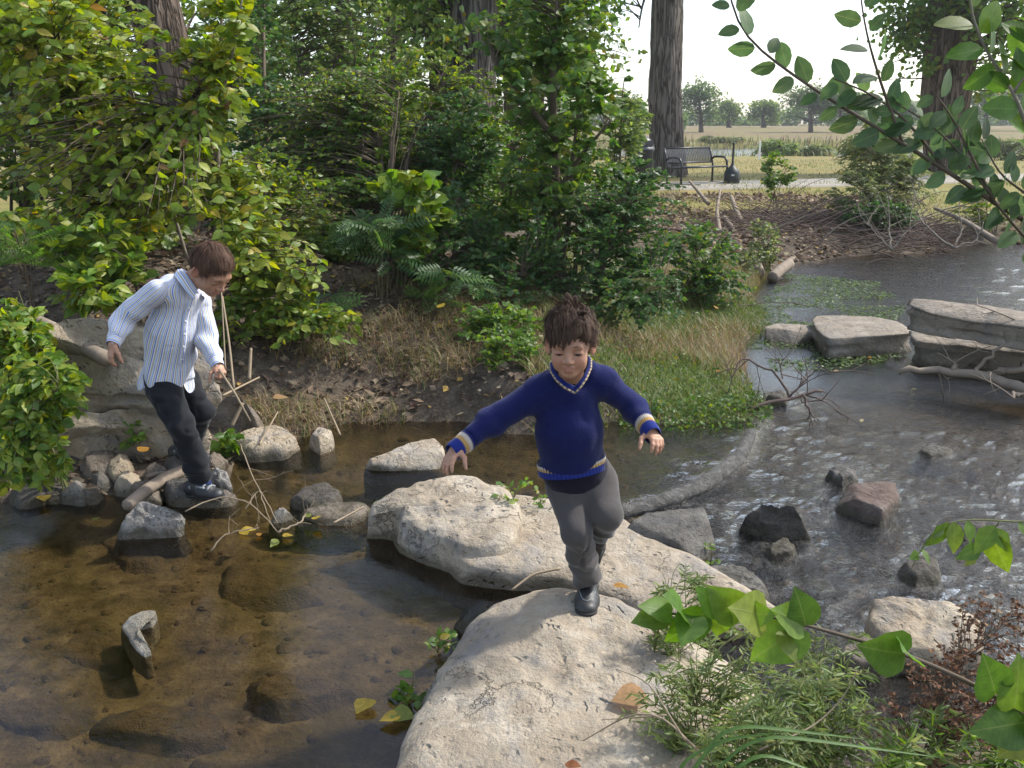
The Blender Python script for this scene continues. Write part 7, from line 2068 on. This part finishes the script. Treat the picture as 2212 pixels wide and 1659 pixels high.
def furniture():
    BLK = simple_mat('black_powder_coat', (.022, .023, .026), .42, .5, var=.2, scale=30)
    # bench: strap-metal seat and back
    a = R(36)
    z0 = path_z(4.6) if False else gz(4.3, 23.0) + .02
    base = np.array([D(1494, 392, 23.0)[0], 23.0, 0]); base[2] = max(gz(base[0], 23.0), path_z(base[0]) - .02) + .01
    root = empty('park_bench', base, 'black metal strap bench facing the creek beside the path', 'bench')
    root.rotation_euler = (0, 0, a); root.scale = (.95, .95, .93)
    W_ = 1.62
    def frame_pts(x): return [(x, .02, .0), (x, .02, .40), (x, -.02, .43)]
    for i, x in enumerate((-W_ / 2, W_ / 2)):
        mb = MB()
        mb.tube([(x, -.42, 0), (x, -.42, .42), (x, -.40, .55), (x, -.33, .645), (x, -.20, .66), (x, 0.02, .655), (x, .10, .60)], .028, 10)
        mb.tube([(x, .06, 0), (x, .06, .44), (x, .14, .70), (x, .20, .88)], .026, 10)
        mb.tube([(x, -.42, .42), (x, .06, .40)], .022, 8)
        mb.build('arm_frame', BLK, root)
        mb = MB(); mb.box((x, -.18, .012), (.07, .62, .024), bev=.006); mb.build('foot', BLK, root, smooth=False)
    for (p, q) in (((-W_ / 2, -.44, .425), (W_ / 2, -.44, .425)), ((-W_ / 2, .04, .405), (W_ / 2, .04, .405)), ((-W_ / 2, .20, .88), (W_ / 2, .20, .88)), ((-W_ / 2, .09, .52), (W_ / 2, .09, .52))):
        mb = MB(); mb.tube([p, q], .022, 8); mb.build('rail', BLK, root)
    nsl = 27
    sm = bmn = None
    mb = MB(); mb.box((0, 0, 0), (.038, .50, .009)); sm = mb.mesh('seat_slat', BLK, False)
    mb = MB()
    pts = [(0, .09, .52), (0, .115, .64), (0, .155, .76), (0, .20, .88)]
    for k in range(3):
        c = (np.array(pts[k]) + pts[k + 1]) / 2; dd = np.array(pts[k + 1]) - pts[k]; an = math.atan2(-dd[1], dd[2])
        rot = np.array([[1, 0, 0], [0, math.cos(an), -math.sin(an)], [0, math.sin(an), math.cos(an)]])
        mb.box(c, (.038, .009, np.linalg.norm(dd) * 1.03), rot)
    bm_ = mb.mesh('back_slat', BLK, False)
    for k in range(nsl):
        x = -W_ / 2 + .05 + (W_ - .1) * k / (nsl - 1)
        o = link('seat_slat', sm, root); o.location = (x, -.20, .425)
        o = link('back_slat', bm_, root); o.location = (x, 0, 0)
    # ash receptacle
    c = D(1580, 396, 22.9); c[2] = max(gz(c[0], c[1]), path_z(c[0]) - .03) + .005
    root = empty('ash_bin', c, 'black long-necked cigarette bin standing at the right end of the bench', 'ash bin')
    mb = MB(); mb.lathe([(0, 0), (.17, 0), (.19, .02), (.185, .26), (.17, .31), (.10, .38), (.045, .44)], 24); mb.build('bin_base', simple_mat('dark_green_plastic', (.018, .026, .024), .5, .5), root)
    mb = MB(); mb.lathe([(.045, .44), (.026, .50), (.024, .92), (.03, .93), (.03, .96), (0, .965)], 16); mb.build('neck', BLK, root)
    mb = MB(); mb.box((-.02, -.188, .22), (.07, .006, .035)); mb.build('label_plate', simple_mat('pale_plate', (.5, .5, .48), .5), root, smooth=False)
    # domed litter bin behind the bench
    c = D(1384, 390, 24.0); c[2] = gz(c[0], c[1])
    root = empty('litter_bin', c, 'round black domed litter bin behind the left end of the bench', 'litter bin')
    mb = MB(); mb.lathe([(0, 0), (.27, 0), (.28, .03), (.28, .72), (.29, .74), (.29, .77)], 28); mb.build('drum', BLK, root)
    DK = simple_mat('blue_grey_plastic', (.04, .045, .055), .45, .5)
    mb = MB(); mb.lathe([(.31, .77), (.31, .83)] + [(.29 * math.cos(t), .83 + .28 * math.sin(t)) for t in np.linspace(0, math.pi / 2, 9)], 28); mb.build('dome_lid', DK, root)
    mb = MB()
    for k in range(2):
        mb.box((.16, -.235, .93), (.20, .012, .14), np.array([[.86, -.5, 0], [.5, .86, 0], [0, 0, 1]]))
        break
    mb.build('flap', BLK, root, smooth=False)
    # white marker post
    c = D(1640, 338, 50.0); c[2] = gz(c[0], 50.0)
    mb = MB(); mb.box((0, 0, .45), (.10, .05, .95), bev=.012)
    o = mb.build('marker_post', simple_mat('white_post_paint', (.75, .75, .73), .5), smooth=False); o.location = Vector(c); tag(o, 'slim white marker post in the meadow near the river', 'post')
    # small ground plate with lights beside the bench foot
    c = D(1492, 396, 22.2); c[2] = max(path_z(c[0]), gz(c[0], c[1])) + .012
    root = empty('foot_plate', c, 'small grey plate with pale squares on the path below the bench', 'plate')
    mb = MB(); mb.box((0, 0, 0), (.42, .20, .02), bev=.004); mb.build('base_plate', simple_mat('grey_plate', (.14, .14, .13), .7), root, smooth=False)
    for k in range(4):
        mb = MB(); mb.box((-.15 + .1 * k, -.02, .014), (.06, .05, .012)); mb.build('pale_square', simple_mat('pale_square', (.6, .6, .55), .6) if k == 0 else bpy.data.materials['pale_square'], root, smooth=False)
    # parked cars, far sign and roof across the field
    def far_car(u, v, y, col, lb, yaw):
        c = D(u, v, y); c[2] = gz(c[0], c[1])
        root = empty('parked_car', c, lb, 'car', 'cars parked across the field'); root.rotation_euler = (0, 0, yaw)
        paint = simple_mat('car_paint', col, .3, .5, var=.05)
        prof = [(-2.2, .35), (-2.25, .75), (-2.0, .95), (-1.2, 1.02), (-.6, 1.45), (.9, 1.48), (1.6, 1.02), (2.15, .9), (2.2, .4)]
        V = [(x, s_ * (.85 if z < 1.1 else .66), z) for s_ in (-1, 1) for x, z in prof]; k = len(prof)
        F = [[i, i + 1, k + i + 1, k + i] for i in range(k - 1)] + [[k - 1, 0, k, 2 * k - 1]]
        mb = MB(); mb.add(V, [[0, i + 1, i] for i in range(1, k - 1)] + [[k, k + i, k + i + 1] for i in range(1, k - 1)], [q for q in F]); mb.build('body', paint, root, smooth=False)
        gl = bpy.data.materials.get('car_glass') or simple_mat('car_glass', (.02, .025, .03), .1, .6)
        for s_ in (-1, 1):
            mb = MB(); mb.add([(-1.0, s_ * .80, 1.06), (-.5, s_ * .72, 1.40), (.8, s_ * .72, 1.42), (1.3, s_ * .80, 1.06)], None, [[0, 1, 2, 3]]); mb.build('side_window', gl, root, smooth=False)
            for x in (-1.35, 1.35):
                mb = MB(); mb.tube([(x, s_ * .72, .33), (x, s_ * .90, .33)], .33, 14); mb.build('wheel', M['sole'], root)
    for i, (u, v, y, c, lb, yw) in enumerate([(1543, 269, 230, (.55, .57, .6), 'silver car parked far across the field, leftmost of the row', .1), (1556, 269, 232, (.65, .65, .66), 'white car second from the left in the far row', .2), (1606, 268, 228, (.6, .62, .65), 'pale car parked far beyond the pale tree', .0), (1618, 268, 231, (.7, .7, .7), 'white car at the right end of the far row', .3), (1594, 269, 233, (.05, .10, .22), 'dark blue car parked far across the field', .1)]): far_car(u, v, y, c, lb, yw)
    c = D(1648, 268, 260); c[2] = gz(c[0], c[1])
    root = empty('sign_canopy', c, 'flat orange canopy on posts far behind the field', 'canopy')
    mb = MB(); mb.box((0, 0, 5.0), (5.5, 4, .8)); mb.build('canopy_top', simple_mat('orange_sign', (.55, .22, .08), .6), root, smooth=False)
    for x in (-2, 2):
        mb = MB(); mb.tube([(x, 0, 0), (x, 0, 4.6)], .15, 8); mb.build('post', simple_mat('pale_post', (.6, .6, .6), .6) if x < 0 else bpy.data.materials['pale_post'], root)

def branch_thing(name, main, subs, leaves, label, shape, size, pal, mat='stem', seed=0, r0=.004, cat='branch', droop=0):
    """a leafy twig close to the lens; leaves: list of (u,v,y, du,dv, scale) or count to place at random along the stems"""
    rng = np.random.default_rng(seed)
    q = smooth_path([D(*p) for p in main], 26)
    base = q[0]
    root = empty(name, base, label, cat)
    mb = MB(); mb.tube(q - base, np.linspace(r0, r0 * .3, 26), 7); mb.build('stem', M[mat], root)
    lines = [q]
    for s in subs:
        p = smooth_path([D(*x) for x in s], 14); lines.append(p)
        mb = MB(); mb.tube(p - base, np.linspace(r0 * .6, r0 * .2, 14), 6); mb.build('side_stem', M[mat], root)
    for L, n, t0 in leaves:
        p = lines[L]
        for k in range(n):
            t = (t0 + (1 - t0) * (k + .5 * rng.random()) / n) * (len(p) - 1)
            i = min(int(t), len(p) - 2); c = p[i] + (p[i + 1] - p[i]) * (t - i)
            tg = unit(p[i + 1] - p[i])
            side = unit(np.cross(tg, np.array([0, -1.0, .25]))) * (1 if k % 2 else -1)
            a = R(rng.uniform(35, 75))
            d = unit(tg * math.cos(a) + side * math.sin(a) + rng.normal(0, .2, 3) + np.array([0, 0, -droop]))
            up = np.array([.1, -1.0, .35]) + rng.normal(0, .5, 3)
            sz = size * rng.uniform(.7, 1.2)
            st = d * .006
            leaf_object(shape, c + st, d, up, sz, pick_cols(rng, pal, 1)[0], root, base)
    return root
def build_twigs():
    ELM = [((.075, .135, .05), 5), ((.10, .17, .065), 4), ((.055, .10, .042), 3)]
    Y = 1.75
    branch_thing('elm_branch', [(2290, 520, Y + .1), (2150, 440, Y), (2040, 365, Y), (1950, 310, Y), (1850, 250, Y), (1760, 195, Y), (1690, 145, Y + .02), (1620, 95, Y + .03), (1580, 45, Y + .03), (1572, -40, Y + .03)],
                 [[(2290, 590, Y + .1), (2200, 500, Y), (2130, 415, Y), (2080, 330, Y), (2010, 260, Y), (1930, 220, Y)], [(1950, 310, Y), (1920, 230, Y), (1890, 140, Y), (1868, 60, Y), (1855, -40, Y)], [(2150, 440, Y), (2090, 320, Y), (2050, 240, Y), (2010, 190, Y)], [(2040, 365, Y), (1960, 260, Y), (1880, 200, Y), (1800, 170, Y)], [(2290, 480, Y), (2220, 420, Y), (2160, 380, Y), (2120, 300, Y)]],
                 [(0, 34, .12), (1, 18, .15), (2, 11, .1), (3, 13, .1), (4, 13, .1), (5, 12, .1)], 'elm branch with toothed dark green leaves hanging in from the upper right', 'elm', .047, ELM, 'stem', 1, .0055)
    branch_thing('elm_branch', [(2260, 380, 2.3), (2190, 200, 2.3), (2130, 110, 2.3), (2100, 40, 2.3), (2090, -50, 2.3)], [[(2190, 200, 2.3), (2240, 120, 2.3), (2260, 40, 2.3)]], [(0, 16, .1), (1, 10, .1)], 'second elm branch at the upper right corner in front of the twin trunks', 'elm', .085, GREEN_M, 'pale_stem', 2, .006)
    Y2 = 1.52
    root = branch_thing('leafy_branch', [(2320, 1640, Y2), (2212, 1540, Y2), (2100, 1475, Y2), (1950, 1410, Y2), (1830, 1375, Y2), (1740, 1350, Y2), (1650, 1325, Y2), (1560, 1320, Y2), (1470, 1330, Y2), (1400, 1325, Y2)], [], [], 'branch with large heart-shaped green leaves reaching in from the lower right', 'heart', .09, GREEN_B, 'stem', 3, .006)
    rng = np.random.default_rng(77)
    GB = [((.12, .23, .034), 5), ((.165, .27, .042), 3), ((.09, .175, .034), 3), ((.22, .27, .05), 1)]
    for (u, v, u2, v2, k) in [(1440, 1330, 1352, 1342, .8), (1450, 1325, 1372, 1300, .55), (1520, 1325, 1425, 1405, .95), (1480, 1330, 1440, 1270, .7), (1560, 1318, 1500, 1265, .7), (1600, 1330, 1520, 1262, 1.0), (1600, 1325, 1690, 1330, .8), (1650, 1330, 1580, 1310, .7), (1740, 1350, 1720, 1262, 1.05), (1735, 1350, 1665, 1310, .8), (1730, 1355, 1600, 1440, .85), (1690, 1365, 1730, 1440, .8), (1955, 1412, 1850, 1402, 1.0), (1960, 1412, 1965, 1395, .5), (2150, 1500, 2130, 1410, .9), (2190, 1530, 2215, 1400, .9), (2215, 1560, 2085, 1585, 1.25), (2230, 1580, 2150, 1650, 1.2), (2240, 1580, 2225, 1480, 1.0), (1560, 1318, 1545, 1390, .7), (1500, 1328, 1470, 1400, .45)]:
        a, b = D(u, v, Y2 - .01), D(u2, v2, Y2 - .05 + rng.uniform(-.04, .04))
        d = b - a
        leaf_object('heart', a, d, np.array([.1, -.9, .6]) + rng.normal(0, .3, 3), max(.045, np.linalg.norm(d) * .86), pick_cols(rng, GB, 1)[0], root, np.array(root.location))
    Y3 = 2.25
    root = branch_thing('drooping_twig', [(2300, 1120, Y3), (2200, 1128, Y3), (2120, 1122, Y3), (2060, 1125, Y3), (2010, 1150, Y3), (1985, 1195, Y3), (1970, 1225, Y3)], [[(2160, 1125, Y3), (2135, 1160, Y3), (2100, 1210, Y3)]], [], 'thin twig with drooping lobed green leaves at the right edge over the rapids', 'ovate', .08, GREEN_B, 'stem_green', 4, .003)
    for (u, v, u2, v2) in [(2060, 1126, 2065, 1192), (2050, 1128, 2010, 1180), (2035, 1135, 2020, 1160), (2090, 1124, 2100, 1170), (2150, 1135, 2110, 1190), (2140, 1150, 2175, 1235), (2120, 1180, 2075, 1205), (2150, 1140, 2180, 1190), (2005, 1160, 1990, 1200), (1985, 1195, 1970, 1205), (2200, 1128, 2225, 1160), (2110, 1195, 2090, 1220), (1990, 1185, 2010, 1215)]:
        a, b = D(u, v, Y3), D(u2, v2, Y3 - .03); d = b - a
        leaf_object('ovate', a, d, np.array([.2, -1, .3]) + rng.normal(0, .4, 3), np.linalg.norm(d) * 1.1, pick_cols(rng, GB, 1)[0], root, np.array(root.location))
    # weeds growing at the photographer's feet
    FEA = [((.15, .215, .065), 5), ((.20, .26, .09), 4), ((.25, .27, .11), 2), ((.11, .16, .055), 3)]
    def weed(u, y, envs, nbr, per, size, pal, label, seed, shape='lance', bark='stem_green', nst=5, cat='weed', **kw):
        b = on_ground(u, y); b[2] = max(b[2], top_of(b[:2], ('boulder', 'flat_rock')), -.1)
        rng_ = np.random.default_rng(seed)
        plant('weed', b, auto_stems(b, envs, nst, rng_), envs, nbr, per, shape, size, pal, label, cat, seed=seed, r0=.003, br_r=.0022, bark=bark, twig=.1, lift=.2, rnd=.9, single=100, **kw)
    weed(1480, 2.75, [E(1380, 1200, 1560, 1420, 2.75, .12)], 34, 16, .032, FEA, 'feathery grey-green weed on the right shoulder of the foreground boulder', 401)
    weed(1560, 2.3, [E(1330, 1420, 1640, 1600, 2.3, .15), E(1480, 1330, 1700, 1500, 2.4, .15)], 70, 16, .034, FEA, 'feathery weed spreading over the right side of the foreground boulder', 402)
    weed(1760, 2.1, [E(1560, 1430, 1960, 1640, 2.1, .2)], 90, 17, .036, FEA, 'dense green weed between the foreground boulder and the brown plant', 403)
    weed(1640, 1.95, [E(1480, 1520, 1800, 1700, 1.95, .15)], 50, 15, .036, FEA, 'green weed at the bottom edge right of the foreground boulder', 404)
    weed(2000, 1.9, [E(1820, 1540, 2260, 1720, 1.85, .15)], 60, 14, .036, FEA + GREEN_B, 'leafy weed at the bottom right under the brown plant', 405)
    weed(1800, 2.75, [E(1690, 1330, 1900, 1480, 2.75, .12)], 24, 14, .03, FEA, 'pale thin weed in front of the pale boulder', 406)
    b = on_ground(2080, 2.0)
    envs = [E(1960, 1380, 2240, 1560, 2.0, .18), E(2050, 1270, 2250, 1430, 2.1, .12), E(1880, 1480, 2240, 1650, 1.95, .15)]
    plant('dry_plant', b, auto_stems(b, envs, 9, np.random.default_rng(9)), envs, 150, 12, 'small', .013, BROWN, 'dry red-brown seeding plant at the lower right', 'plant', seed=407, r0=.003, br_r=.0018, bark='twig', twig=.3, lift=.2, rnd=1.0, single=0, mat='dry_leaf', leaf_name='seed_heads')
    dead_wood('dry_stalk', [([(1600, 1700, 1.9), (1480, 1600, 2.0), (1440, 1545, 2.1), (1380, 1530, 2.1), (1260, 1600, 2.2)], .004, .0015), ([(1480, 1600, 2.0), (1400, 1470, 2.1), (1330, 1445, 2.15)], .003, .001), ([(1440, 1545, 2.1), (1300, 1555, 2.15)], .0025, .001)], 'reed', 'dry branching stem lying across the weeds on the foreground boulder', 'stalk')
    dead_wood('dry_stalk', [([(1640, 1620, 1.9), (1760, 1570, 1.95), (1830, 1500, 2.0), (1850, 1450, 2.0)], .003, .0012)], 'reed', 'dry pale stalk between the green weeds and the brown plant', 'stalk')
    base = on_ground(1560, 1.75)
    root = empty('grass_tuft', base, 'tuft of long green grass blades at the bottom edge', 'grass tuft')
    for i, (u0, v0, u1, v1, u2, v2) in enumerate([(1480, 1700, 1560, 1560, 1900, 1600), (1500, 1720, 1620, 1580, 2060, 1640), (1460, 1720, 1540, 1600, 1700, 1580), (1520, 1720, 1640, 1620, 1820, 1690), (1440, 1720, 1480, 1640, 1560, 1600)]):
        y = 1.72 + .02 * i
        q = smooth_path([D(u0, v0, y), D(u1, v1, y + .03), D(u2, v2, y)], 14)
        t = np.gradient(q, axis=0); t /= np.linalg.norm(t, axis=1, keepdims=True)
        sd = np.cross(t, np.array([0, -.4, 1.0])); sd /= np.linalg.norm(sd, axis=1, keepdims=True)
        w = .0042 * np.sin(np.linspace(.5, math.pi, 14))[:, None] + .0003
        V = np.stack([q - sd * w, q + np.array([0, 0, -.0015]), q + sd * w], 1).reshape(-1, 3) - base
        F = [[3 * k + j, 3 * k + j + 1, 3 * k + 4 + j, 3 * k + 3 + j] for k in range(13) for j in (0, 1)]
        o = link('blade', mesh_np('blade', V, [np.array(F)], M['grass'], np.tile((.075, .15, .03), (len(V), 1))), root)
build_cover()
build_wood()
fallen_leaves()
furniture()
build_twigs()
# ------------------------------------------------------------------ thin autumn haze: one closed box round the whole place
bpy.context.view_layer.update()
hi = max((o.matrix_world @ Vector(c)).z for o in bpy.data.objects if o.type == 'MESH' for c in o.bound_box) + .5
y1 = float(GV[:, 1].max()) + 3
x1 = float(np.abs(GV[:, 0]).max()) + 3
mb = MB(); mb.box((0, (y1 - 5) / 2, (hi - 2) / 2), (2 * x1, y1 + 5, hi + 2))
t = NT('thin_haze_air')
v = t.n('VolumePrincipled'); v.inputs['Color'].default_value = (0.92, 0.95, 1.0, 1); v.inputs['Density'].default_value = 0.0006; v.inputs['Anisotropy'].default_value = 0.3
t.l(v.outputs[0], t.out.inputs['Volume'])
o = mb.build('haze', t.m, smooth=False); o['kind'] = 'stuff'
